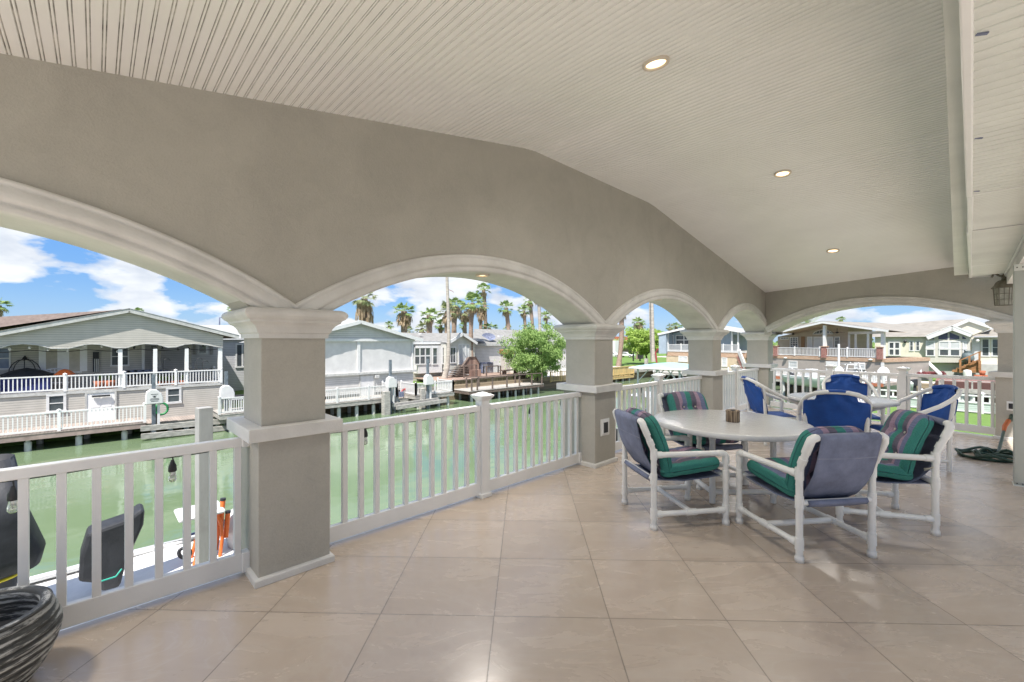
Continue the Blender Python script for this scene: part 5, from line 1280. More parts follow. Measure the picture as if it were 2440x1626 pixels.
# yellow timber docks
KYL = planks('new_pine', (.62, .45, .20), .22, 1, .75, .18)
PY = Plane((-32.9, 0), R(90))
t0, t1 = PY.sz(1395, 885)[0], PY.sz(1511, 884)[0]
zy = -3.45
dock(-34.4, -32.9, t0, t1, zy, 'new yellow pine dock beyond the second column', KYL, KYL, 7, 2, .15)
t = empty('board_fence', (-33, t1, zy), 0, 'new yellow pine board railing on the far dock', 'fence')
zt_ = PY.sz(1505, 873)[1]
m = MB(); m.b2((-33.0, t0, zy + .15), (-32.95, t1, zt_)); m.build('boards', KYL, t)
k = t0
while k < t1 + .1: m = MB(); m.b2((-33.06, k - .07, zy), (-32.90, k + .07, zt_ + .03)); m.build('post', KYL, t); k += (t1 - t0) / 9
for z_ in (zt_, zy + .3): m = MB(); m.b2((-32.97, t0, z_ - .06), (-32.89, t1, z_ + .06)); m.build('rail', KYL, t)
q0, q1 = PX(1312, 905, -33.2), PX(1360, 900, -33.2)
deck_rail(q0.to_2d(), q1.to_2d(), -3.3, 'yellow pine railing right of the long brown dock', 1.2, 3, KYL, .3, cap=False)
# ================================================================= FAR END OF THE CANAL
# house C (blue)
PC = Plane((-22, 67.5), 0)
HC = empty('canal_house', PC.at(0, ZL), 0, 'blue house on stone banded tan base with a white balcony, behind the second column', 'house', 'houses round the canal')
cz1 = lambda x, y: (1440 + x / 5.115, 700 + y / 5.115)
s0, s1 = PC.sz(1588, 840)[0], PC.sz(1776, 840)[0]
zf = PC.sz(1680, 839)[1]
slab(PC, s0, s1, ZL, zf - .75, -9, 0, 'lower_wall', mat('tan_stucco', (.50, .41, .29), .85, .08, 2), HC)
slab(PC, s0, s1 + .1, zf - .75, zf - .02, -9, .05, 'stone_band', K['stone'], HC)
slab(PC, s0 - .1, s1, zf - .02, zf + .12, -2, .12, 'balcony_floor', KWF, HC)
pol(PC, [cz1(*p) for p in ((770, 705), (770, 482), (1010, 425), (1190, 392), (1450, 425), (1760, 480), (1760, 520), (1500, 500), (1500, 705))], -9, -1.8, 'upper_wall', KSC, HC)
pol(PC, [cz1(*p) for p in ((685, 730), (685, 500), (772, 480), (772, 730))], -8.5, .6, 'blue_bay', KSC, HC)
m = MB(); q = [PC.sz(*cz1(*p)) for p in ((675, 498), (1185, 385), (1765, 478))]
for a, b in zip(q, q[1:]): m.bar(PC.at(a[0], a[1], .7), PC.at(b[0], b[1], .7), .1, .30)
m.build('fascia', KWF, HC)
m = MB()
for a, b in zip(q, q[1:]): m.add([PC.at(a[0], a[1] + .16, .75), PC.at(b[0], b[1] + .16, .75), PC.at(b[0], b[1] + .16, -10), PC.at(a[0], a[1] + .16, -10)], [(0, 1, 2, 3)])
m.build('roof', KRL, HC)
window(PC, (*cz1(780, 505), *cz1(845, 625)), HC, 1, 2, off=-1.78, fw=.12); window(PC, (*cz1(870, 505), *cz1(1075, 625)), HC, 2, 2, off=-1.78, fw=.12, mw=.14)
window(PC, (*cz1(905, 760), *cz1(1015, 830)), HC, 2, 1, fw=.12, glass=K['blind']); window(PC, (*cz1(1430, 780), *cz1(1500, 890)), HC, 1, 2, fw=.12, glass=K['blind'])
for x in (772, 1555, 1630): s_ = PC.sz(*cz1(x, 600))[0]; slab(PC, s_ - .1, s_ + .1, zf, zf + 3.2, -.15, .05, 'post', KWF, HC)
deck_rail(PC.at(PC.sz(*cz1(780, 700))[0], 0, .05), PC.at(PC.sz(*cz1(1640, 700))[0], 0, .05), zf + .1, None, 1.05, 6, KWF, .16, parent=HC, nm='balcony_railing')
m = MB(); a = PC.hit(*cz1(1640, 700), .2); b = PC.hit(*cz1(1712, 890), 1.6)
m.bar(a, b, .12, .8); m.build('stair_rail', K['vinyl'], HC)
m = MB(); 
for k in range(9): f = k / 9; c = a + (b - a) * f; m.box((c.x - .1, c.y + .8, c.z - .9), (.25, .7, .10))
m.build('brick_steps', K['brick'], HC)
# white houses glimpsed behind C
W1 = empty('canal_house', (-8, 84, ZL), 0, 'white gabled building far behind the blue house balcony', 'house', 'houses round the canal')
PW = Plane((-12, 86), 0); pol(PW, [(1735, 850), (1735, 806), (1775, 789), (1800, 800), (1800, 850)], -6, 0, 'wall', mat('pinkish_white', (.62, .56, .52), .8, .05), W1)
m = MB(); q = [PW.sz(*p) for p in ((1733, 806), (1776, 788), (1802, 801))]
for a, b in zip(q, q[1:]): m.bar(PW.at(a[0], a[1], .2), PW.at(b[0], b[1], .2), .3, .3)
m.build('fascia', KWF, W1)
# dock and railing under C, boat lift canopy
c0, c1 = PZ(1545, 893, -3.2), PZ(1760, 893, -3.2)
dock(-33.0, -13.5, 62.6, 66.0, -3.3, 'gray dock with white railing in front of the blue house', KDG, K['grayw'], 9, 2, .15, along='x')
deck_rail((-33, 62.7), (-13.6, 62.7), -3.3, 'long white dock railing in front of the blue house', 1.1, 8)
def canopy():
    c = PD(1590, 872, 44); t = empty('boat_lift_canopy', (c.x, c.y, ZW), R(8), 'pale turquoise boat canopy on a white frame', 'canopy')
    K_ = mat('turquoise_canvas', (.30, .52, .53), .6, .05, 1.0)
    hx, hy = 2.9, 3.6; zc2 = c.z - ZW
    m = MB(); P_ = []
    for i in range(13):
        u = -1 + i / 6; row = []
        for j in range(13): v = -1 + j / 6; row.append(Vector((u * hx * (1 - .12 * v * v), v * hy, zc2 + .38 * (1 - u * u) * (1 - v ** 4) - .1)))
        P_.append(row)
    m.grid(P_, True); m.build('canvas', K_, t, local=True)
    m = MB(); rim = [(i * hx, j * hy) for i, j in ((-.88, -1), (.88, -1), (1, 0), (.88, 1), (-.88, 1), (-1, 0), (-.88, -1))]
    m.tube([(x, y, zc2 - .14) for x, y in rim], .09, 6); m.build('rim', KWF, t, local=True)
    for i in (-.7, .7):
        for j in (-.75, .75):
            m = MB(); m.tube([(i * hx, j * hy, 0), (i * hx, j * hy, zc2 - .14)], .10, 8); m.tube([(i * hx, j * hy, zc2 - 1.5), (i * hx * .4, j * hy, zc2 - .15)], .05, 6); m.build('leg', KWF, t, local=True)
    for j in (-.75, .75):
        m = MB(); m.tube([(-.7 * hx, j * hy, .2), (0, j * hy, zc2 - .3), (.7 * hx, j * hy, .2)], .08, 6); m.build('brace', KWF, t, local=True)
canopy()
# house D (tan porch with fans)
PDn = Plane(PD(1980, 813, 50).to_2d(), R(-20)); d6 = lambda x, y: (1850 + x / 6.032, 660 + y / 6.032)
HD = empty('canal_house', PDn.at(0, ZL), 0, 'tan house with an open gabled porch, ceiling fans, brick piers and white balcony', 'house', 'houses round the canal')
zf = PDn.sz(1975, 851)[1]; sA, sB = PDn.sz(1835, 850)[0], PDn.sz(2108, 850)[0]
slab(PDn, sA, sB, ZL - .4, zf - .38, -9, 0, 'lower_wall', KSD, HD)
slab(PDn, sA, sB + .1, zf - .38, zf, -9, .06, 'stone_band', K['stone'], HD)
s_bw = PDn.sz(2021, 820, -3)[0]
KTA = siding('siding_tan', (.44, .37, .29), .16)
q = [PDn.sz(*d6(*p)) for p in ((55, 802), (700, 655), (1650, 780))]
m = MB()
for a, b in zip(q, q[1:]): m.bar(PDn.at(a[0], a[1], .5), PDn.at(b[0], b[1], .5), .1, .24)
m.bar(PDn.at(q[0][0] - 2.5, q[0][1] - .45, .5), PDn.at(*q[0], .5), .1, .24); m.build('fascia', KWF, HD)
m = MB()
for a, b in zip(q, q[1:]):
    m.add([PDn.at(a[0], a[1] + .15, .55), PDn.at(b[0], b[1] + .15, .55), PDn.at(b[0], b[1] + .15, -12), PDn.at(a[0], a[1] + .15, -12)], [(0, 1, 2, 3)])
rr_ = PDn.hit(*d6(350, 665), -8); m.add([PDn.at(q[0][0] - 3, q[0][1] - .5, .55), PDn.at(q[1][0], q[1][1] + .14, .55), PDn.hit(*d6(700, 645), -8), rr_], [(0, 1, 2, 3)])
m.build('roof', KRC, HD)
m = MB()
for a, b in zip(q, q[1:]): m.add([PDn.at(a[0], a[1] - .13, .5), PDn.at(b[0], b[1] - .13, .5), PDn.at(b[0], b[1] - .13, -3.2), PDn.at(a[0], a[1] - .13, -3.2)], [(3, 2, 1, 0)])
m.build('porch_ceiling', mat('tan_ceiling', (.42, .33, .24), .7, .08, 2), HD)
zap = q[1][1]; m = MB()
m.prism([(sA - 1, zf), (s_bw, zf), (s_bw, q[1][1] - .14 - (s_bw - q[1][0]) * (q[1][1] - q[2][1]) / (q[2][0] - q[1][0])), (q[1][0], zap - .14), (sA - 1, q[0][1] - .5)], lambda u, v, w_: PDn.at(u, v, w_), -8, -3.0)
m.build('porch_back_wall', KTA, HD)
window(PDn, (*d6(195, 865), *d6(315, 1020)), HD, 3, 5, off=-2.98, fw=.10, mw=.04, name='glass_door')
window(PDn, (*d6(60, 865), *d6(180, 900)), HD, 3, 1, off=-2.98, fw=.10)
window(PDn, (*d6(445, 860), *d6(522, 1020)), HD, 1, 1, off=-2.98, fw=.12, glass=K['blind']); window(PDn, (*d6(535, 860), *d6(822, 1020)), HD, 2, 1, off=-2.98, fw=.12, glass=K['blind']); window(PDn, (*d6(835, 860), *d6(913, 1020)), HD, 2, 3, off=-2.98, fw=.10, mw=.03)
s_0, s_1, z_0, z_1 = rc(PDn, *d6(360, 860), *d6(408, 1020), -3); slab(PDn, s_0, s_1, zf, z_1, -2.98, -2.9, 'wood_door', mat('brown_door', (.26, .15, .07), .6), HD)
s_0, s_1, z_0, z_1 = rc(PDn, *d6(530, 760), *d6(820, 822), -3); k_ = [(s_0 + (s_1 - s_0) * i / 12, z_0 + (z_1 - z_0) * math.sin(math.pi * i / 12) ** .6) for i in range(13)]
gl = pol(PDn, k_, -2.99, -2.95, 'arched_window', K['glass'], HD, px=False)
m = MB(); m.tube([PDn.at(a, b, -2.93) for a, b in k_ + [k_[0]]], .06, 6)
for i in (2, 4, 6, 8, 10): m.bar(PDn.at(k_[i][0], z_0, -2.93), PDn.at(*k_[i], -2.93), .04, .04)
m.build('frame', KWF, gl)
for x, ztop in ((690, 697), (1527, 790)):
    s_ = PDn.sz(*d6(x, 900))[0]; slab(PDn, s_ - .15, s_ + .15, zf if x < 1000 else ZL - .3, PDn.sz(*d6(x, ztop))[1], -.25, .05, 'porch_post', KWF, HD)
for x in (1045, 1140, 1318):
    o_ = -2.9 + (x - 1045) * .008; p = PDn.hit(*d6(x, 900), o_); m = MB(); m.box((p.x, p.y, zf + 1.35), (.10, .10, 1.35)); m.build('porch_post', KWF, HD)
m = MB(); m.bar(PDn.hit(*d6(1040, 808), -2.9), PDn.hit(*d6(1530, 800), -.1), .15, .3); m.build('side_beam', KWF, HD)
for x, lab in ((-5, 0), (690, 1), (1495, 2)):
    s_ = PDn.sz(*d6(x, 1080))[0]; slab(PDn, s_ - .26, s_ + .26, zf - .1, zf + 1.18, -.3, .22, 'brick_pier', K['brick'], HD); slab(PDn, s_ - .32, s_ + .32, zf + 1.18, zf + 1.26, -.36, .28, 'pier_cap', K['stone'], HD)
deck_rail(PDn.at(sA + .3, 0, .05), PDn.at(PDn.sz(*d6(1470, 1100))[0], 0, .05), zf + .02, None, 1.02, 5, KWF, .16, parent=HD, nm='balcony_railing')
deck_rail(PDn.at(PDn.sz(*d6(1470, 1100))[0], 0, .0), PDn.at(s_bw + 1, 0, -2.8), zf + .02, None, 1.02, 2, KWF, .16, parent=HD, nm='balcony_railing')
for x, y in ((240, 825), (873, 800)):
    p = PDn.hit(*d6(x, y), -1.6); f_ = empty('ceiling_fan', p, 0, ('left' if x < 500 else 'right') + ' dark ceiling fan on the tan house porch', 'fan', 'ceiling fans')
    m = MB(); m.tube([p, p + Vector((0, 0, .5))], .03, 6); m.lathe([(.001, .12), (.16, .08), (.18, 0), (.08, -.1), (.001, -.12)], p, 10); m.build('motor', K['blackm'], f_)
    for k in range(5): a = k * 1.2566 + .3; m = MB(); m.bar(p + Vector((math.cos(a) * .15, math.sin(a) * .15, 0)), p + Vector((math.cos(a) * .75, math.sin(a) * .75, .02)), .15, .02); m.build('blade', K['blackm'], f_)
window(PDn, (*d6(178, 1208), *d6(305, 1312)), HD, 1, 2, fw=.1, glass=K['blind']); window(PDn, (*d6(1118, 1232), *d6(1278, 1330)), HD, 2, 2, fw=.1, glass=K['blind'])
s_0, s_1, z_0, z_1 = rc(PDn, *d6(715, 1215), *d6(885, 1400)); slab(PDn, s_0, s_1, ZL, z_1, 0, .05, 'garage_door', KWF, HD)
for x, y in ((128, 1168), (1350, 1193)): m = MB(); m.lathe([(.001, .12), (.22, .05), (.16, -.06), (.001, -.08)], PDn.hit(*d6(x, y), .2), 10); m.build('lamp', KWF, HD)
# dock of D with its white railing, poles and boats
e = PD(1852, 903, 43); f_ = PD(1950, 908, 41)
ang = math.atan2(f_.y - e.y, f_.x - e.x)
PDk = Plane(PD(1900, 813, 44).to_2d(), R(-16))
t = empty('dock', PDk.at(0, -2.5), 0, 'reddish edged dock with white railing below the tan house', 'dock', 'docks along the canal')
k0, k1 = PDk.sz(1800, 900)[0], PDk.sz(2105, 900)[0]; zk = PDk.sz(1900, 900)[1]
slab(PDk, k0, k1, zk - .25, zk, -5, 0, 'deck', KDK, t); slab(PDk, k0, k1, zk - .30, zk - .02, 0, .06, 'red_fascia', mat('redwood_fascia', (.42, .14, .07), .7, .15, 4), t)
for i in range(10):
    s_ = k0 + (k1 - k0) * (i + .5) / 10; m = MB(); p = PDk.at(s_, 0, -.3); m.tube([(p.x, p.y, ZW - .6), (p.x, p.y, zk - .28)], .14, 8); m.build('piling', KSL, t)
for a, b, lab in ((k0, PDk.sz(1934, 900)[0], 'white dock railing at the left below the tan house'), (PDk.sz(2040, 900)[0], k1, 'white dock railing at the right below the tan house')):
    deck_rail(PDk.at(a, 0, -.1), PDk.at(b, 0, -.1), zk, lab, .85, 4)
slab(PDk, k0, k1, ZL - 1.5, zk - .3, -5.5, -5, 'back_boards', KBH, t)
p = PD(1998.7, 840, 41); plain_pile((p.x, p.y), ZW - .5, PD(1998.7, 820, 41).z, .19, 'tall slim white pole standing in the water before the tan house', KWF, 'pole', 'pole', rnd_=True)
m = MB(); q_ = PD(1998.7, 816, 41); m.tube([q_ + Vector((0, 0, -.3)), q_ + Vector((-.05, 0, .25))], .05, 6); m.thing('pole_hook', K['blackm'], 'small dark fitting on top of the tall white pole', 'fitting')
for x, y in ((1881.0, 0),): pass
lc1 = PD(1997, 882, 40.5); lc2 = PD(2105, 884, 40)
for c, lab in ((lc1, 'low white rounded lift motor cover beside the white tower boat'), (lc2, 'low white rounded lift motor cover at the right of the tan house dock')):
    t = empty('lift_motor', (c.x, c.y, ZW), 0, lab, 'boat lift', 'boat lift motors'); m = MB(); m.prism([(-.45, -.4), (.45, -.4), (.42, 0), (.25, .28), (0, .38), (-.25, .28), (-.42, 0)], lambda u, v, w_: Vector((c.x + u, c.y + w_, c.z + v)), -.25, .25); m.build('motor_cover', KWF, t, .04)
    m = MB(); m.box((c.x, c.y, (ZW + c.z - .4) / 2), (.1, .1, (c.z - .4 - ZW) / 2)); m.build('steel_beam', K['grayw'], t)
# boats --------------------------------------------------------------------
def hull(L_, W_, H_, mt, parent, z0=0, name='hull', vee=.5):
    m = MB(); P_ = []
    for i in range(19):
        u = i / 18; y = -L_ / 2 + L_ * u; bw = W_ / 2 * (1 - max(0, (u - .55) / .45) ** 2.2) * (1 if u > .02 else .96); sh = .18 * H_ * max(0, (u - .3)) ** 1.5 * 2
        bt = H_ * .9 * max(0, (u - .78) / .22) ** 2; bw = max(bw, .02)
        P_.append([Vector((k * bw, y, z)) for k, z in ((-.93, H_ + sh), (-1, H_ + sh), (-1.0, H_ * .85 + sh), (-.86, H_ * .35 + bt * .7), (-.3, .05 + bt), (0, 0 + bt), (.3, .05 + bt), (.86, H_ * .35 + bt * .7), (1.0, H_ * .85 + sh), (1, H_ + sh), (.93, H_ + sh))])
    m.grid(P_, True); m.add([P_[0][k] for k in range(11)], [tuple(range(10, -1, -1))])
    for v in m.v: v.z += z0
    o = m.build(name, mt, parent, local=True)
    m = MB(); D_ = []
    for r_ in P_: D_.append([Vector((r_[0].x * .99, r_[0].y, r_[0].z - .10 + z0)), Vector((r_[10].x * .99, r_[10].y, r_[10].z - .10 + z0))])
    m.grid(D_, False); m.build('deck', KWF, parent, local=True); return o
KSG_ = mat('sage_hull', (.44, .50, .45), .35, .04, 2); KHW = mat('gelcoat_white', (.60, .61, .61), .25, .03, 2.0)
def outboard(parent, x, y, z, mt=None):
    m = MB(); m.box((x, y, z), (.22, .30, .30), 0, R(-12)); m.box((x, y + .05, z - .65), (.1, .14, .5)); return m.build('outboard_motor', mt or K['black'], parent, .05, local=True)
# tower boat
c = PD(2030, 895, 41.5); t = empty('boat', (c.x, c.y, ZW + .95), R(200), 'white boat with a tube tower frame before the tan house', 'boat', 'boats in the canal')
hull(6.5, 2.3, .95, KHW, t)
m = MB()
for i in (-1, 1): m.tube([(i * .75, -.6, .9), (i * .62, -.3, 1.9), (i * .45, .1, 2.55), (i * .3, .9, 2.75)], .05, 6); m.tube([(i * .7, .8, .9), (i * .6, .75, 1.9), (i * .45, .5, 2.5)], .05, 6)
for z_, y_ in ((1.6, -.35), (2.1, -.1), (2.5, .1)): m.tube([(-.6, y_, z_), (.6, y_, z_)], .04, 6)
m.tube([(-.9, .3, 2.62), (-.8, -1.1, 2.5), (.8, -1.1, 2.5), (.9, .3, 2.62), (-.9, .3, 2.62)], .045, 6); m.build('tower', KHW, t, local=True)
m = MB(); m.prism([(-.9, .9), (.5, .9), (.35, 1.5), (-.3, 1.95)], lambda u, v, w_: Vector((w_, u, v)), -.45, .45); m.build('console', KHW, t, .05, local=True)
# sage hulls on lifts
for (x, y, dp, L_, rz, lab) in ((1940, 905, 41.0, 5.5, 232, 'sage green hulled boat hanging on a lift at the left of the tan house dock'), (2094, 912, 41.0, 4.6, 100, 'sage green hulled boat with a black outboard left of the tall railing post')):
    c = PD(x, y, dp); t = empty('boat', (c.x, c.y, c.z - .75), R(rz), lab, 'boat', 'boats in the canal'); hull(L_, 2.3, .95, KSG_, t)
    m = MB(); m.tube([(-1.1, -L_ / 2 + .1, 1.0), (-1.13, L_ * .1, 1.05), (0, L_ / 2 - .05, 1.3), (1.13, L_ * .1, 1.05), (1.1, -L_ / 2 + .1, 1.0)], .06, 6); m.build('gunwale', KHW, t, local=True)
    m = MB(); m.box((0, -.3, 1.3), (.4, .35, .45)); m.build('console', KHW, t, .05, local=True); outboard(t, 0, -L_ / 2 - .25, .9)
# house E (cream)
PE = Plane(PD(2230, 813, 57).to_2d(), R(-3)); d7 = lambda x, y: (2100 + x / 7.127, 680 + y / 7.127)
HE = empty('canal_house', PE.at(0, ZL), 0, 'cream sided house with tall white window bay under a white gable, far right', 'house', 'houses round the canal')
e0 = PE.sz(2085, 850)[0]; e1 = PE.sz(2208, 850)[0]; e2 = PE.sz(2312, 850)[0]; e3 = PE.sz(2420, 850)[0]
zsk = PE.sz(2200, 864)[1]; zev = PE.sz(2160, 803)[1]
slab(PE, e0, e1, zsk, zev, -10, 0, 'wall', KSE, HE); slab(PE, e2, e3, zsk, PE.sz(2350, 804)[1], -10, -.6, 'wall', KSE, HE)
slab(PE, e0, e3, ZL, zsk, -10, .04, 'skirting', mat('pale_skirting', (.46, .455, .455), .8, .06, 1.5, dirt=.3), HE)
pol(PE, [(2208, 864), (2208, 806), (2270, 781), (2312, 797), (2312, 864)], -8, .6, 'window_bay', mat('cream_white', (.55, .53, .48), .6, .03), HE)
m = MB(); m.add([PE.at(e0 - 1, zev, .4), PE.at(e1 + .3, zev, .4), PE.hit(2307, 761, -6), PE.hit(2251, 763, -6.5), PE.hit(2112, 774, -7)], [(0, 1, 2, 3, 4)]); m.build('roof', KRC, HE)
pol(PE, [d7(*p) for p in ((1190, 735), (1490, 600), (1870, 715), (1530, 860))], -6, -.8, 'rear_gable', KSE, HE)
m = MB()
for a, b in zip([d7(*p) for p in ((1150, 735), (1490, 590))], [d7(*p) for p in ((1490, 590), (1890, 722))]): m.bar(PE.hit(*a, -.6), PE.hit(*b, -.6), .12, .38)
m.build('rear_fascia', KWF, HE)
m = MB()
for a, b in (((770, 890), (1205, 722)), ((1205, 722), (1540, 845))): m.bar(PE.hit(*d7(*a), 1.0), PE.hit(*d7(*b), 1.0), .15, .62)
m.build('front_gable_fascia', KWF, HE)
m = MB()
for a, b in (((760, 870), (1205, 695)), ((1205, 695), (1550, 835))): pa, pb = PE.sz(*d7(*a)), PE.sz(*d7(*b)); m.add([PE.at(*pa, 1.1), PE.at(*pb, 1.1), PE.at(*pb, -6), PE.at(*pa, -6)], [(0, 1, 2, 3)])
m.build('front_gable_roof', KRC, HE)
m = MB(); m.add([PE.hit(*d7(1525, 872), .4), PE.hit(*d7(2150, 872), .4), PE.hit(*d7(2150, 740), -4), PE.hit(*d7(1880, 748), -4)], [(0, 1, 2, 3)]); m.build('side_roof', KRC, HE)
window(PE, (*d7(120, 960), *d7(325, 1198)), HE, 2, 2, fw=.14, mw=.2); window(PE, (*d7(475, 945), *d7(550, 1118)), HE, 1, 2, fw=.1); window(PE, (*d7(580, 945), *d7(658, 1118)), HE, 1, 2, fw=.1)
for a, b, c_ in ((755, 912, 1), (975, 1345, 2), (1380, 1450, 1)):
    window(PE, (*d7(a, 950), *d7(b, 1082)), HE, c_, 1, off=.6, fw=.12, glass=K['blind'], mw=.25); window(PE, (*d7(a, 1082), *d7(b, 1205)), HE, c_, 1, off=.6, fw=.12, mw=.25)
KSKY = mat('upper_glass', (.07, .07, .13), .12, .2, 1)
for pts_ in (((755, 918), (905, 868), (905, 918)), ((978, 918), (978, 862), (1135, 803), (1135, 918)), ((1168, 918), (1168, 803), (1332, 866), (1332, 918)), ((1382, 915), (1382, 862), (1442, 900), (1442, 915))):
    pol(PE, [d7(*p) for p in pts_], .6, .66, 'gable_pane', KSKY, HE)
window(PE, (*d7(1695, 905), *d7(1845, 1210)), HE, 1, 2, off=-.6, fw=.12); window(PE, (*d7(1868, 905), *d7(2050, 1210)), HE, 1, 2, off=-.6, fw=.12)
s_0, s_1, z_0, z_1 = rc(PE, *d7(1535, 905), *d7(1680, 1290), -.6); slab(PE, s_0, s_1, z_0, z_1, -.59, -.5, 'storm_door', K['blind'], HE)
for x, y in ((405, 955), (1635, 940)): m = MB(); m.lathe([(.001, .2), (.18, .05), (.1, -.2), (.001, -.25)], PE.hit(*d7(x, y), .2), 8); m.build('wall_lamp', KWF if x > 1000 else K['blackm'], HE)
# stairs, red deck and clutter in front of E
PS2 = Plane(PE.at(0, 0, 2.2).to_2d(), R(-3)); KWD = mat('cedar_timber', (.36, .17, .075), .75, .2, 3.0, .3, 12)
t = empty('deck_stairs', PS2.at(PS2.sz(2300, 880)[0], -2.2), 0, 'orange brown wooden staircase with a slanted handrail at the cream house', 'stairs')
zs0_, zs1_ = PS2.sz(*d7(1300, 1480))[1], PS2.sz(*d7(1690, 1290))[1]
for k in range(6):
    a = PS2.sz(*d7(1200 + k * 68, 1400))[0]; b = PS2.sz(*d7(1690, 1400))[0]; zz_ = zs0_ + (zs1_ - zs0_) * (k + 1) / 6
    m = MB(); m.hexa(PS2.at(a, 0, -.1), PS2.at(b, 0, -.1), -PS2.n * 1.3, zz_ - (zs1_ - zs0_) / 6 + .02, zz_); m.build('step', KWD, t)
for x, y0, y1 in ((1343, 1285, 1485), (1498, 1215, 1340), (1668, 1130, 1440)):
    a = PS2.sz(*d7(x, 1300))[0]; m = MB(); m.hexa(PS2.at(a - .09, 0, .05), PS2.at(a + .09, 0, .05), PS2.n * .16, PS2.sz(*d7(x, y1))[1], PS2.sz(*d7(x, y0))[1]); m.build('post', KWD, t)
for a, b in (((1315, 1285), (1690, 1125)), ((1350, 1395), (1660, 1265))): m = MB(); m.bar(PS2.hit(*d7(*a), .15), PS2.hit(*d7(*b), .15), .12, .12); m.build('handrail', KWD, t)
KRD = planks('red_deck', (.25, .12, .105), .16, 1, .8, .3); zr = -3.0
qa, qb = PZ(2195, 921, zr), PZ(2420, 921, zr)
t = empty('dock', ((qa.x + qb.x) / 2, qa.y + 5, zr), 0, 'red painted dock in front of the cream house', 'dock', 'docks along the canal')
m = MB(); m.b2((qa.x + 1.2, qa.y, zr - .06), (qb.x, 61, zr)); m.build('deck', KRD, t)
m = MB(); m.b2((qa.x + 1.2, qa.y - .05, zr - .42), (qb.x, qa.y + .05, zr + .01)); m.build('edge_board', K['grayw'], t)
for i in range(9):
    for j in range(3): m = MB(); x = qa.x + 1.6 + i * (qb.x - qa.x - 1.6) / 8; y = qa.y + .4 + j * 5; m.tube([(x, y, ZW - .6), (x, y, zr - .07)], .17, 8); m.build('piling', KSL, t)
m = MB(); m.b2((qa.x + 1, 60.2, zr + .01), (qb.x + 2, 64.5, ZL + .5)); m.thing('planter_bed', KRD, 'raised dark red bed edge in front of the cream house skirting', 'planter')
post_rail([(qa.x + 1.3 + k * 2.2, qa.y + .1) for k in range(6)], .7, 'low weathered rail along the edge of the red dock', K['grayw'], zr)
p = PD(2305, 878, 50); m = MB(); m.lathe([(.001, 0), (.34, 0), (.36, .1), (.36, 1.0), (.30, 1.15), (.16, 1.2), (.001, 1.22)], (p.x, p.y, zr), 16); m.thing('white_drum', KWF, 'white plastic drum standing before the orange brown stairs', 'drum')
p = PD(2327, 880, 50); m = MB(); m.lathe([(.001, 0), (.35, 0), (.5, .35), (.44, .35), (.3, .1), (.001, .1)], (p.x, p.y, zr), 16); m.thing('tub', K['slate'], 'gray tub beside the white drum', 'tub')
p = PD(2341, 880, 50.5)
for k, (dx, r_) in enumerate(((-.35, .36), (.35, .42), (0, .3))):
    m = MB(); m.lathe([(.001, 0), (r_ * .7, 0), (r_, .55), (r_ * .85, .5), (.001, .5)], (p.x + dx, p.y + k * .2, zr + (.5 if k == 2 else 0)), 14); m.thing('flower_pot', K['terra'], ('left', 'right', 'top')[k] + ' reddish flower pot at the foot of the cream house wall', 'flower pot', 'reddish flower pots')
p = PD(2306, 843, 54); m = MB(); m.lathe([(.001, 0), (.45, .05), (.6, .5), (.5, 1.1), (.25, 1.35), (.4, 1.5), (.001, 1.5)], (p.x, p.y, PS2.sz(*d7(1480, 1320))[1]), 14); m.thing('stone_urn', mat('gray_urn', (.13, .17, .18), .6, .2, 6), 'tall gray green urn by the cream house door', 'urn')
m = MB(); m.bar(PD(2208, 862, 50), PD(2240, 892, 47), .35, .16); m.thing('white_plank', KWF, 'long white plank leaning at the cream house skirting', 'plank')
m = MB(); m.bar(PD(2187, 866, 49), PD(2191, 893, 48), .4, .2); m.thing('plank', KWF, 'short upright white plank before the cream house skirting', 'panel')
rp = random.Random(21); m = MB()
for k in range(60): p = PD(rp.uniform(2182, 2245), rp.uniform(888, 893), 48); m.box(p, (rp.uniform(.1, .4), rp.uniform(.1, .3), rp.uniform(.04, .12)), rp.uniform(0, 3), rp.uniform(-.4, .4))
m.thing('brush_pile', mat('maroon_brush', (.17, .045, .05), .9, .3, 8), 'heap of dark maroon brush and scraps on the bank', 'brush pile')
# near lawn fence with lattice top -----------------------------------------
FY = 38.9; zb_ = ZL
t = empty('lattice_fence', (-1, FY, zb_), 0, 'low sage board fence with white lattice top beyond the end railing', 'fence')
m = MB(); m.b2((-6.9, FY, zb_ + .12), (9, FY + .05, zb_ + .62)); m.build('boards', siding('sage_boards', (.44, .50, .47), .12), t)
for z_, h_ in ((.66, .05), (1.08, .045), (.10, .04)): m = MB(); m.b2((-6.9, FY - .04, zb_ + z_ - h_), (9, FY + .08, zb_ + z_ + h_)); m.build('rail', KWF, t)
m = MB(); x = -6.8
while x < 9: m.b2((x, FY, zb_ + .68), (x + (.10 if int(x * 10) % 4 else .16), FY + .03, zb_ + 1.06)); x += .34
m.build('lattice', KWF, t)
x = -6.9
while x < 9.1: m = MB(); m.b2((x - .09, FY - .06, zb_), (x + .09, FY + .12, zb_ + 1.2)); m.lathe([(.17, 1.2), (.12, 1.28), (.001, 1.34)], (x, FY + .03, zb_), 4, False); m.build('post', KWF, t); x += 2.65
# boats on the near bank -----------------------------------------------------
t = empty('boat', (-11.4, -.6, ZW + .1), 0, 'white boat with black covers moored below the left railing', 'boat', 'boats in the canal')
hull(9.2, 2.7, .95, KHW, t); BT1 = t
m = MB(); m.b2((-1.28, -4.2, .93), (-1.12, 2.4, 1.02)); m.build('gunwale', KHW, t, .02, local=True)
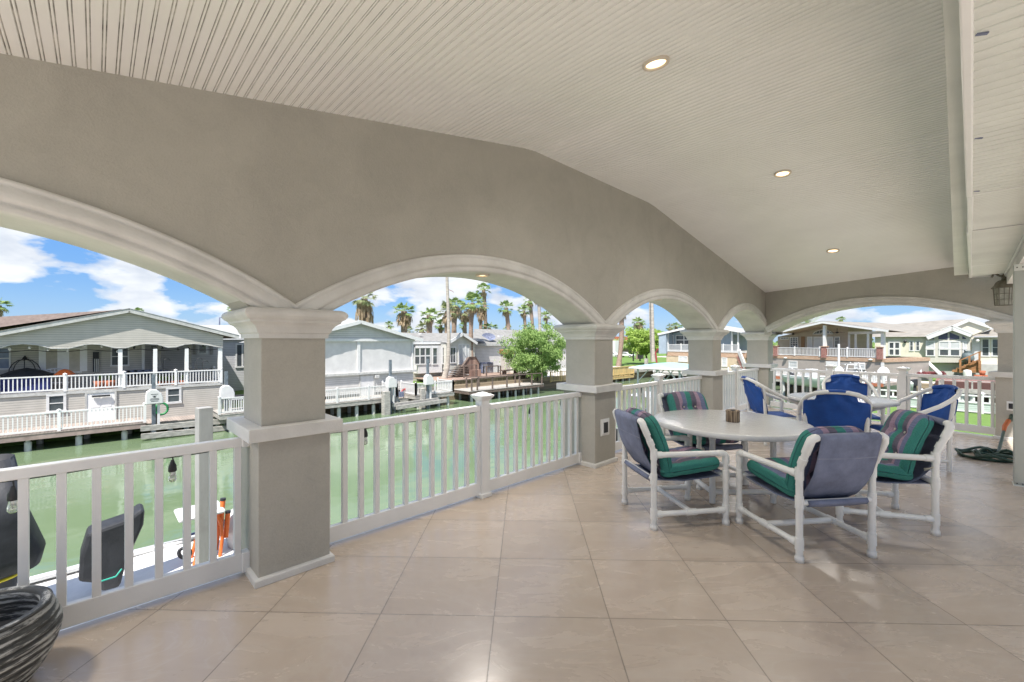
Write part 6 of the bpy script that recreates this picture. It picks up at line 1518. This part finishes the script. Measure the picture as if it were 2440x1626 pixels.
# black covered console (tall) and covered motor
def loft_cloth(secs, name, mt, parent, n_=20, wr_=.03, seed=1):
    m = MB(); P_ = []; rr = random.Random(seed); ph = [rr.uniform(0, 6) for _ in range(4)]
    for (z_, cx_, cy_, ax, ay) in secs:
        row = []
        for k in range(n_ + 1):
            a = 2 * math.pi * k / n_; c_, s_ = math.cos(a), math.sin(a)
            sq = lambda v: math.copysign(abs(v) ** .55, v)
            w_ = 1 + wr_ * math.sin(a * 5 + ph[0] + z_ * 2) + wr_ * .6 * math.sin(a * 9 + ph[1])
            row.append(Vector((cx_ + ax * sq(c_) * w_, cy_ + ay * sq(s_) * w_, z_)))
        P_.append(row)
    m.grid(P_, True); m.add(P_[-1][:-1], [tuple(range(n_))]); return m.build(name, mt, parent)
cc_ = PX(128, 1327, -11.1); cc_.y -= 1.08
zt_ = PX(60, 1128, -11.0).z
cv = empty('console_cover', (-11.1, cc_.y, ZW + 1), 0, 'tall black canvas cover with a yellow strap, lower left behind the railing', 'boat cover')
loft_cloth([(ZW + 1.0, -11.1, cc_.y - .15, .40, .72), (-2.6, -11.1, cc_.y - .15, .42, .78), (-2.28, -11.1, cc_.y - .1, .46, .80), (-2.24, -11.1, cc_.y - .1, .55, 1.02), (-2.0, -11.1, cc_.y - .1, .58, 1.08), (-1.4, -11.1, cc_.y - .12, .50, .92), (zt_ + .3, -11.1, cc_.y - .12, .40, .72), (zt_, -11.1, cc_.y - .1, .34, .60)], 'canvas', K['black'], cv, 40, .02, 2)
loft_cloth([(zt_ - .02, -11.1, cc_.y + .1, .2, .22), (zt_ + .12, -11.1, cc_.y + .12, .10, .11), (zt_ + .3, -11.1, cc_.y + .12, .11, .12), (zt_ + .36, -11.1, cc_.y + .13, .08, .09)], 'top_knot', K['black'], cv, 16, .08, 3)
m = MB(); z_ = -2.32; m.tube([(-11.1 + .50 * c_, cc_.y - .1 + .84 * s_, z_ + .03 * s_) for c_, s_ in [(math.copysign(abs(math.cos(a)) ** .55, math.cos(a)), math.copysign(abs(math.sin(a)) ** .55, math.sin(a))) for a in [2 * math.pi * k / 32 for k in range(33)]]], .028, 5); m.build('yellow_strap', K['gold'], cv)
pa, pb = PX(200, 1330, -11.0), PX(335, 1250, -11.0); cm_ = (pa + pb) / 2
t = empty('motor_cover', (-11.1, cm_.y, ZW + 1), 0, 'slanted black cover tied with a green rope, between the left balusters', 'boat cover')
ol = [PX(x, y, -10.9) for x, y in ((186, 1388), (190, 1330), (208, 1272), (300, 1240), (338, 1212), (345, 1220), (342, 1252), (300, 1345), (286, 1400), (240, 1412), (236, 1392))]
m = MB(); qz = [(p.y, p.z) for p in ol]
m.prism(qz, lambda u, v, w_: Vector((-11.1 + w_, u, v)), -.32, .22); o = m.build('canvas', K['black'], t, .06); 
m = MB(); p = PX(232, 1388, -10.8); m.tube([p, PX(276, 1374, -10.8), PX(290, 1356, -10.85)], .015, 5); m.build('green_rope', K['teal'], t)
# orange legged white table on the boat
tp = PX(475, 1210, -11.3); t = empty('bait_table', (-11.3, tp.y, ZW + 1), 0, 'white tray table on orange legs on the boat below the railing', 'table')
zt2 = tp.z - .05; y0, y1 = PX(420, 1230, -11.3).y, PX(530, 1215, -11.3).y
m = MB(); m.b2((-11.75, y0, zt2 - .08), (-10.95, y1, zt2)); m.build('tray', KWF, t, .06)
m = MB(); m.b2((-11.68, y0 + .08, zt2 + .0), (-11.02, y1 - .08, zt2 + .012)); m.build('tray_inset', KHW, t, .02)
for i, (x, y) in enumerate(((-11.55, y0 + .35), (-11.15, y0 + .35), (-11.55, y1 - .15), (-11.15, y1 - .15))):
    m = MB(); m.tube([(x, y, zt2 - .08), (x, y + .10, zt2 - .35), (x, y + (.12 if i > 1 else .02), zt2 - .7), (x, y - .08 + (.15 if i > 1 else 0), ZW + .98)], .035, 8); m.build('orange_leg', K['orange'], t)
for x, y, dz_ in ((526, 1205, 0), (538, 1235, .0)):
    p = PX(x, y, -11.2); m = MB(); m.tube([p + Vector((0, 0, -.42)), p + Vector((0, .04, .1))], .05, 8); o = m.build('rod_holder', K['orange'], t); m = MB(); m.tube([p + Vector((0, .04, .1)), p + Vector((0, .043, .15))], .055, 8); m.build('black_tip', K['black'], o)
m = MB(); m.tube([PX(440 + 14 * math.cos(a), 1318 + 12 * math.sin(a), -11.2) for a in [k * .5 for k in range(26)]], .035, 6); m.thing('coiled_line', K['black'], 'coiled black line under the orange legged table', 'coiled line')
p = PX(548, 1290, -11.3); m = MB(); m.lathe([(.001, 0), (.5, .05), (.58, .5), (.5, .8), (.3, .9), (.001, .92)], (-11.5, p.y + .5, ZW + 1.0), 20); m.build('boat_seat', KHW, BT1)
c = PX(575, 1215, -13.5); t = empty('jet_ski', (-14.2, c.y + .4, ZW + .05), R(15), 'dark blue personal watercraft glimpsed left of the nearest column', 'watercraft')
hull(2.9, 1.1, .5, mat('navy_hull', (.02, .035, .12), .3, .1, 4), t); m = MB(); m.prism([(-1.0, .5), (.7, .45), (.5, .85), (.2, .95), (-.1, .68), (-.9, .75)], lambda u, v, w_: Vector((w_, u, v)), -.22, .22); m.build('saddle', K['black'], t, .06, local=True)
# tall lift pile in front
pp = PX(486, 1335, -10.4); pl_ = PX(486, 971, -10.4); plain_pile((-10.4, pl_.y), ZW - .5, pl_.z, .24, 'tall square gray pile rising beside the boat, left of the nearest column', mat('weathered_pile', (.36, .355, .34), .8, .12, 2.0, .4, 10, .2, stretch=(1, 1, .3), dirt=.3), rz=R(8))
m = MB(); p = PX(474, 1003, -10.2); m.lathe([(.001, .02), (.035, .015), (.04, 0)], (0, 0, 0), 10)
# boats seen through the railing behind the striped chairs
for (x, y, L_, rz, lab, lz) in ((-11.8, 22.5, 7.5, 4, 'white boat beyond the railing behind the striped chairs, nearest one', .9), (-12.8, 33.0, 7.0, -5, 'white boat on a lift farther along the near bank', 1.2)):
    t = empty('boat', (x, y, ZW + lz - .8), R(rz), lab, 'boat', 'boats in the canal'); hull(L_, 2.4, .9, KHW, t)
    m = MB(); m.b2((-.4, -.5, .85), (.4, .4, 1.9)); m.build('console', KHW, t, .06, local=True)
    m = MB(); m.b2((-.36, -.52, 1.5), (.36, -.50, 1.85)); m.build('windscreen', K['glass'], t, local=True)
    m = MB()
    for i in (-1, 1):
        for j in (-.8, .7): m.tube([(i * .7, j, .85), (i * .6, j * .9, 2.6)], .03, 6)
    m.build('top_frame', K['slate'], t, local=True); m = MB(); m.b2((-.95, -1.2, 2.6), (.95, 1.1, 2.68)); m.build('hard_top', KHW, t, .03, local=True)
    m = MB(); m.b2((-.5, -2.2, .8), (.5, -1.6, 1.3)); m.build('seat', K['slate'], t, .05, local=True); outboard(t, -.3, -L_ / 2 - .2, 1.0); outboard(t, .3, -L_ / 2 - .2, 1.0)
dock(-10.2, -7.0, 3.0, 30.0, -3.1, 'long gray dock on the near bank below the porch railings', KDG, K['grayw'], 12, 2)
for k, (x, y) in enumerate(((-10.3, 19.2), (-10.3, 26.5), (-14.0, 20.2), (-14.0, 27))): plain_pile((x, y), ZW - .5, -1.2 if k < 2 else -2.0, .28, ('near inner', 'far inner', 'near outer', 'far outer')[k] + ' white sleeved pile round the nearest white boat', KSL, rnd_=True, group='piles round the white boat')
# ================================================================= PLANTS
def leafmat(name, c1, c2, rough=.6):
    m, n, l, b = newmat(name); b.inputs['Roughness'].default_value = rough; b.inputs['Specular IOR Level'].default_value = .25
    t = n.new('ShaderNodeTexCoord'); nz = N(n, 'ShaderNodeTexNoise', Scale=1.6, Detail=5.0, Roughness=.7); l.new(t.outputs['Object'], nz.inputs['Vector'])
    r = ramp(n, [(.35, c1), (.65, c2)]); l.new(nz.outputs[0], r.inputs[0]); l.new(r.outputs[0], b.inputs['Base Color'])
    tr = N(n, 'ShaderNodeBsdfTranslucent'); l.new(r.outputs[0], tr.inputs[0]); ms = n.new('ShaderNodeMixShader'); ms.inputs[0].default_value = .42
    l.new(b.outputs[0], ms.inputs[1]); l.new(tr.outputs[0], ms.inputs[2]); l.new(ms.outputs[0], n['Material Output'].inputs[0]); return m
KPG = leafmat('palm_green', (.17, .27, .08), (.38, .48, .20)); KPO = leafmat('palm_olive', (.20, .25, .11), (.42, .44, .25)); KPD = leafmat('palm_dead', (.28, .21, .14), (.55, .43, .30), .9)
KTK = mat('palm_trunk', (.38, .29, .23), .95, .3, 3.0, .8, 12, .1, col2=(.20, .14, .11), stretch=(1, 1, 3)); KTG = mat('bare_palm_trunk', (.44, .40, .35), .9, .15, 1.5, .5, 8, .1, stretch=(1, 1, 4))
def fan(m, o, d, up, L_, spread, nb, droop, rr):
    """one fan leaf: petiole from o along d, blades fanned round its tip"""
    d = d.normalized(); sd_ = d.cross(up).normalized(); nn = sd_.cross(d).normalized()
    tip = o + d * L_ * .5 + Vector((0, 0, -.06 * L_)); w_ = sd_ * .02
    m.add([o - w_, o + w_, tip + w_, tip - w_], [(0, 1, 2, 3)])
    for k in range(nb):
        a = (k / (nb - 1) - .5) * spread + rr.uniform(-.06, .06); ln = L_ * rr.uniform(.48, .62) * (1 - .18 * abs(a))
        bd = d * math.cos(a) + sd_ * math.sin(a); pr = bd.cross(nn).normalized() * (L_ * .042)
        mid = tip + bd * ln * .55 + nn * .02; end = tip + bd * ln + Vector((0, 0, -droop * ln * rr.uniform(.4, 1)))
        m.add([tip, mid - pr, end, mid + pr], [(0, 1, 2, 3)])
def palm_crown(seed, ng=26, nd=12):
    rr = random.Random(seed); g = MB(); dd = MB()
    for k in range(ng):
        el = R(rr.choice((75, 55, 40, 25, 10, -5, -18, -28)) + rr.uniform(-8, 8)); az = k * 2.399 + rr.uniform(-.2, .2)
        d = Vector((math.cos(az) * math.cos(el), math.sin(az) * math.cos(el), math.sin(el)))
        fan(g, Vector((0, 0, 0)) + d * .08, d, Vector((0, 0, 1)) if el < 1.2 else Vector((1, 0, 0)), rr.uniform(.85, 1.12), 2.5, 15, .35 if el > 0 else .5, rr)
    for k in range(nd):
        el = R(rr.uniform(-75, -38)); az = k * 2.399 + rr.uniform(-.3, .3)
        d = Vector((math.cos(az) * math.cos(el), math.sin(az) * math.cos(el), math.sin(el)))
        fan(dd, Vector((0, 0, -.08)) + d * .05, d, Vector((0, 0, 1)), rr.uniform(.6, .95), 1.7, 9, .9, rr)
    return g, dd
def mesh_of(mb, mt, name):
    o = mb.build(name, mt); me = o.data; bpy.data.objects.remove(o); return me
PV = []
for sd_ in (3, 7, 12):
    g, dd = palm_crown(sd_); PV.append((mesh_of(g, KPG if sd_ != 7 else KPO, 'fronds'), mesh_of(dd, KPD, 'dead_fronds')))
def palm(px, py, dep, wpx, label, tw=.28, base_px=None, skirt=0, var=0, zb=ZL, tk=None, gz=1.0, grp='fan palms behind the houses', flip=0):
    c = PD(px, py, dep); r_ = wpx / 2 * dep / FPX
    b = PD(base_px if base_px else px, py, dep); b = Vector((b.x, b.y, zb))
    t = empty('palm_tree', b, 0, label, 'palm tree', grp)
    m = MB(); pts = [b + (c - b) * (k / 8) + RT * (.03 * (c.z - zb) * math.sin(math.pi * k / 8) * (1 if px > 1150 else -1) * (0 if base_px is None else 1)) for k in range(9)]
    m.tube(pts, [tw * (1.25 if k == 0 else 1 + .06 * math.sin(k * 2.1)) for k in range(9)], 9); m.build('trunk', tk or KTK, t)
    for me, nm in ((PV[var][0], 'crown'), (PV[var][1], 'dead_fronds')):
        o = bpy.data.objects.new(nm, me); C.objects.link(o); o.parent = t; o.location = c - b; o.scale = (r_ * .96, r_ * .96, r_ * .96 * gz); o.rotation_euler = (0, 0, px * .37 + flip)
    if skirt:
        rr = random.Random(int(px)); m = MB(); sh = skirt * dep / FPX; top_ = c - Vector((0, 0, .1 * r_))
        for k in range(160):
            f = rr.random(); az = rr.uniform(0, 6.28); rad = (tw + r_ * .42 * math.sin(math.pi * min(1, (1 - f) * .75 + .15)) * rr.uniform(.6, 1)); z_ = top_.z - sh * f
            p = Vector((top_.x + rad * math.cos(az), top_.y + rad * math.sin(az), z_)); q = p + Vector((math.cos(az) * .1, math.sin(az) * .1, -sh * .28)); w_ = Vector((-math.sin(az), math.cos(az), 0)) * r_ * .07
            m.add([p - w_, p + w_, q + w_ * .4, q - w_ * .4], [(0, 1, 2, 3)])
        m.build('skirt', KPD, t)
    return t
palm(868, 712, 62, 68, 'palm with a thick brown shaggy skirt above the white screened house', .5, None, 62, 1)
palm(963, 742, 66, 58, 'full green palm above the right slope of the screened house roof', .5, None, 28, 0)
palm(927, 776, 80, 26, 'small distant palm just right of the screened house gable', .25, None, 0, 2)
palm(1023, 752, 62, 50, 'short palm with upright fronds left of the bare leaning trunk', .42, None, 0, 0)
palm(1006, 782, 72, 40, 'low palm crown behind the gray shingle roof', .3, None, 0, 1)
palm(1050, 775, 72, 34, 'low palm crown just left of the bare trunk', .3, None, 0, 2, flip=1)
palm(975, 790, 85, 30, 'low palm crown at the foot of the full green palm', .3, None, 0, 1)
palm(1066, 742, 70, 58, 'olive palm directly behind the bare trunk', .45, 1074, 0, 1)
palm(1085, 728, 74, 50, 'tall palm with a reddish trunk right of the bare trunk', .45, 1087, 24, 0)
palm(1108, 742, 78, 50, 'olive brown palm with a thin leaning trunk in the cluster', .28, 1120, 20, 1)
palm(1126, 722, 52, 62, 'palm with a rough patterned trunk in front of the gray roof', .27, 1128, 0, 2, zb=-2.5)
palm(1152, 690, 84, 42, 'tallest palm of the cluster with bright green crown', .35, 1151, 0, 0)
palm(1148, 730, 80, 40, 'palm with drooping dead fronds below the tallest crown', .35, 1151, 30, 1)
palm(1104, 776, 90, 24, 'tiny distant palm in the gap left of the patterned trunk', .18, None, 0, 0)
palm(1166, 782, 84, 48, 'low wide palm crown on top of the plain gray roof line', .35, None, 0, 0, gz=.8)
palm(1206, 734, 74, 44, 'single palm with few upright fronds right of the cluster', .36, 1210, 0, 2)
palm(1210, 786, 90, 32, 'low palm crown left of the feathery tree', .3, None, 0, 1)
palm(1248, 740, 82, 38, 'palm left of a pair above the feathery tree', .3, 1249, 0, 0)
palm(1262, 716, 88, 36, 'palm partly hidden by the arch above the feathery tree', .36, 1268, 0, 2)
palm(1300, 752, 84, 30, 'thin palm crown seen through the top of the feathery tree', .2, 1304, 0, 0)
palm(1283, 712, 60, 30, 'smooth pale trunked palm, crown hidden by the arch', .22, 1279, 0, 1, tk=KTG)
palm(-4, 728, 70, 50, 'palm at the extreme left above the brown roof', .4, None, 0, 0)
palm(330, 744, 90, 26, 'palm top peeping over the gray porch gable', .3, None, 0, 2)
palm(553, 738, 80, 26, 'palm left of the nearest column capital', .3, None, 0, 0)
palm(1480, 738, 76, 46, 'palm with rough trunk on the lawn, crown cut by the arch', .42, 1474, 0, 1, zb=ZL)
palm(1520, 768, 105, 34, 'palm rising above the round green tree', .5, 1521, 14, 0)
palm(1528, 778, 110, 28, 'second smaller palm above the round green tree', .5, None, 0, 2)
palm(1597, 780, 105, 24, 'left of three small palms above the blue house roof', .4, None, 0, 1)
palm(1611, 777, 110, 22, 'middle of three small palms above the blue house roof', .4, None, 0, 0)
palm(1623, 781, 112, 18, 'right of three small palms above the blue house roof', .4, None, 0, 2)
palm(2004, 762, 75, 22, 'small palm behind the tan house ridge', .3, None, 0, 0)
palm(2047, 774, 90, 14, 'tiny palm top between the tan and cream houses', .3, None, 0, 1)
# feather palm behind D
c = PD(1928, 778, 60); t = empty('palm_tree', (c.x, c.y, ZL), 0, 'large feathery date palm crown above the tan house roof', 'palm tree', 'fan palms behind the houses')
m = MB(); m.tube([(c.x, c.y, ZL), (c.x, c.y, c.z)], .4, 8); m.build('trunk', KTK, t)
m = MB(); rr = random.Random(5)
for k in range(34):
    az = k * 2.399; el0 = R(rr.uniform(15, 78)); pr_ = c.copy(); d = Vector((math.cos(az) * math.cos(el0), math.sin(az) * math.cos(el0), math.sin(el0))); side = Vector((-math.sin(az), math.cos(az), 0))
    for j in range(16):
        nx_ = pr_ + d * .22; d = (d + Vector((0, 0, -.07))).normalized()
        for s_ in (-1, 1):
            e_ = nx_ + side * s_ * .42 * math.sin(math.pi * (j + 2) / 18) + d * .25 + Vector((0, 0, -.12)); w_ = d * .05
            m.add([nx_ - w_, nx_ + w_, e_], [(0, 1, 2)])
        pr_ = nx_
m.build('crown', KPG, t)
# bare trunks
def bare(pts, rads, label, mt=KTG):
    m = MB(); m.tube(pts, rads, 12); return m.thing('bare_palm_trunk', mt, label, 'palm trunk', 'bare palm trunks')
DB = 47
bare([PD(x, y, DB) for x, y in ((1058, 906), (1061, 893), (1066, 876), (1068.5, 850), (1069.5, 800), (1068, 740), (1066, 690), (1064.5, 640), (1063, 600))], [.38, .30, .25, .22, .19, .17, .16, .15, .15], 'leaning bare gray palm trunk curving up past the ivory house')
m = MB(); p = PD(1068, 690, DB); 
for a, b in (((0, 0), (-.15, .28)), ((0, 0), (.45, -.2)), ((.45, -.2), (.6, -.32))): m.bar(p + RT * a[0] + Vector((0, 0, a[1])), p + RT * b[0] + Vector((0, 0, b[1])), .06, .05)
m.thing('dry_stub', mat('red_stub', (.22, .07, .05), .8), 'dry reddish leaf stub stuck on the leaning bare trunk', 'leaf stub')
bare([PD(x, y, 72) for x, y in ((1557, 862), (1556.5, 850), (1555.5, 800), (1554, 740), (1553, 700), (1552, 660))], [.40, .32, .27, .24, .22, .2], 'thick bare gray palm trunk in front of the round green tree')
bare([PD(x, y, 74) for x, y in ((1553.5, 858), (1551, 800), (1549, 740), (1548, 690))], [.25, .2, .18, .16], 'thinner bare trunk touching the thick bare one')
# broad trees
KL1 = leafmat('mesquite_leaf', (.16, .27, .07), (.36, .50, .17)); KL2 = leafmat('lime_leaf', (.24, .37, .06), (.45, .58, .16)); KBK = mat('bark', (.13, .10, .08), .95, .3, 4.0, .6, 12)
def broad(base, crown, blobs, label, mt, seed, nleaf=90, ls=.16, limbs=5, name='tree', droop=.4):
    rr = random.Random(seed); t = empty(name, base, 0, label, 'tree')
    m = MB(); cc_ = Vector(crown[0]); R_ = crown[1]
    hub = base + (cc_ - base) * .38
    m.tube([base, base + (hub - base) * .5 + Vector((.15, .1, 0)), hub], [.24, .18, .15], 8)
    m.build('trunk', KBK, t); m = MB(); ends = []
    for k in range(limbs):
        a = k * 2.4 + rr.random(); e_ = cc_ + Vector((math.cos(a) * R_[0] * .6, math.sin(a) * R_[1] * .6, R_[2] * rr.uniform(-.2, .6))); mid = hub + (e_ - hub) * .5 + Vector((0, 0, -.2))
        m.tube([hub, mid, e_], [.10, .06, .025], 6)
    m.build('limbs', KBK, t)
    m = MB()
    for k in range(blobs):
        while True:
            v = Vector((rr.uniform(-1, 1), rr.uniform(-1, 1), rr.uniform(-1, 1)))
            if .3 < v.length < 1 and math.sin(v.x * 5 + 1) * math.sin(v.z * 6 + v.y * 4) > -.45: v = v * rr.uniform(.7, 1.15); break
        c_ = cc_ + Vector((v.x * R_[0], v.y * R_[1], v.z * R_[2])); br = rr.uniform(.22, .75) * R_[0] * .30
        for j in range(nleaf):
            g_ = Vector((rr.gauss(0, 1), rr.gauss(0, 1), rr.gauss(0, .6))) * br * .55; p = c_ + g_
            d = Vector((rr.gauss(0, 1), rr.gauss(0, 1), rr.gauss(-droop, .6))).normalized(); s_ = d.orthogonal().normalized() * ls * .35; L_ = ls * rr.uniform(.7, 1.5)
            m.add([p - s_, p + s_, p + d * L_ + s_ * .4, p + d * L_ - s_ * .4], [(0, 1, 2, 3)])
    m.build('crown', mt, t); return t
bq = PD(1262, 890, 50); bq.z = ZL
broad(bq, (PD(1277, 836, 50), (3.5, 3.3, 3.1)), 230, 'feathery bright green mesquite tree over the end of the raised brown deck', KL1, 11, 120, .155, 9, droop=1.0)
bq = PD(1540, 852, 82); bq.z = ZL
broad(bq, (PD(1538, 812, 82), (3.9, 3.9, 2.7)), 150, 'round lime green tree on the lawn left of the blue house', KL2, 5, 90, .26, 6)
# far greenery, hedges, small plants
rr = random.Random(44)
def shrub_mass(name, pts, r_, n_, mt, label, ls=.3, kind=None):
    m = MB()
    for c_ in pts:
        for j in range(n_):
            p = Vector(c_) + Vector((rr.gauss(0, r_), rr.gauss(0, r_ * .6), abs(rr.gauss(0, r_ * .6)))); d = Vector((rr.gauss(0, 1), rr.gauss(0, 1), rr.gauss(.3, .7))).normalized(); s_ = d.orthogonal().normalized() * ls * .4
            m.add([p - s_, p + s_, p + d * ls * rr.uniform(.6, 1.4)], [(0, 1, 2)])
    if kind: return tag(m.build(name, mt), kind=kind)
    return m.thing(name, mt, label, 'shrub')
shrub_mass('far_treeline', [(x, 190 + rr.uniform(-6, 6), ZL + rr.uniform(.3, 1.6)) for x in range(-160, 130, 4)], 2.4, 60, KPG, None, 1.6, 'stuff')
shrub_mass('far_treeline', [(-95 + rr.uniform(-6, 6), y, ZL + rr.uniform(.3, 1.6)) for y in range(-90, 150, 4)], 2.4, 60, KPG, None, 1.6, 'stuff')
shrub_mass('flower_bush', [PZ(1035, 893, ZL + .3)], .5, 200, mat('dusty_red_flowers', (.26, .09, .08), .9, .3, 6), 'low reddish bush behind the small white railed dock', .16)
shrub_mass('green_shrub', [PD(1798, 845, 66)], .6, 260, KPG, 'small dark green shrub beside the blue house stairs', .2)
# cars and buildings beyond the lawn
def car(x, y, dep, rz, col, label, sc=1.0):
    p = PZ(x, y, ZL); d_ = dep; p = PD(x, CY, dep); t = empty('parked_car', (p.x, p.y, ZL), rz, label, 'car', 'cars parked beyond the lawn')
    m = MB(); prof = [(-2.2, .35), (2.2, .35), (2.25, .65), (1.5, .88), (.85, .95), (.3, 1.38), (-.9, 1.42), (-1.6, 1.0), (-2.2, .95), (-2.28, .6)]
    m.prism(prof, lambda u, v, w_: Vector((u, w_, v)), -.86, .86); m.build('body', mat('car_paint', col, .25, .02), t, .08, local=True)
    m = MB(); m.prism([(.72, .98), (.25, 1.33), (-.85, 1.37), (-1.35, 1.02)], lambda u, v, w_: Vector((u, w_, v)), -.875, .875); m.build('side_windows', K['glass'], t, local=True)
    for i in (-1.4, 1.4):
        for j in (-.87, .87):
            m = MB(); m.tube([(i, j - .1, .34), (i, j + .1, .34)], .34, 14); w_ = m.build('wheel', K['black'], t, local=True); m = MB(); m.tube([(i, j - .11, .34), (i, j + .11, .34)], .2, 10); m.build('rim', K['slate'], w_, local=True) if False else m.build('rim', K['dwhite'], t, local=True)
    return t
car(1493, 843, 118, R(5), (.7, .7, .7), 'white car parked beyond the lawn, left of the round tree')
car(1462, 843, 120, R(5), (.6, .6, .62), 'pale car half hidden behind the rough palm trunk')
car(1790, 840, 100, R(60), (.45, .05, .05), 'red car glimpsed right of the blue house stairs')
pb_ = Plane((-80, 152), R(0)); t = empty('far_building', (-62, 152, ZL), 0, 'long low tan building with a reddish roof beyond the parked cars', 'building')
pol(pb_, [(1380, 846), (1380, 817), (1575, 817), (1575, 846)], -8, 0, 'wall', mat('far_tan', (.50, .42, .33), .8, .08, .5), t)
pol(pb_, [(1370, 818), (1390, 801), (1560, 804), (1580, 818)], -6, .6, 'roof', K['terra'], t); pol(pb_, [(1370, 817), (1580, 817), (1580, 823), (1370, 823)], .6, 3.0, 'white_awning', KWF, t)
pk = Plane((-52, 108), R(0)); t = empty('white_carport', (-50, 108, ZL), 0, 'white carport edge beside the second column', 'carport')
pol(pk, [(1440, 858), (1440, 812), (1466, 812), (1466, 858)], -4, 0, 'wall', KWF, t)
for x, lab in ((1509, 'thin dark pole on the far lawn'), (1525, 'dark post with a box near the round tree')):
    p = PD(x, 840, 95); m = MB(); m.box((p.x, p.y, ZL + 1.2), (.12, .12, 1.3)); 
    if x > 1510: m.box((p.x, p.y, ZL + 1.0), (.45, .3, .5))
    m.thing('lawn_post', K['blackm'], lab, 'post')
p = PD(1540, 862, 70); plain_pile((p.x, p.y), ZL, ZL + 1.6, .45, 'stubby weathered pile at the edge of the far lawn', K['grayw'])
m = MB(); m.b2((-34.6, 50, ZL - .3), (-33.6, 66, ZL + .05)); m.thing('bank_cap', K['grayw'], 'timber cap along the far left corner of the canal', 'seawall')
p = PD(1565, 850, 68); m = MB(); m.tube([p + Vector((0, 0, -1)), p + Vector((-.2, 0, .6)), p + Vector((.2, 0, 1.2))], .12, 6); m.thing('red_canoe', K['red'], 'red kayak leaning beside the bare trunk', 'kayak')
# lamp post and wire fittings above the lavender roof
m = MB(); p = PX(523, 776, -50); m.tube([p, PX(523, 757, -50), PX(530, 757, -50)], .06, 6); m.thing('roof_mast', K['slate'], 'thin metal mast above the lavender house roof', 'mast')
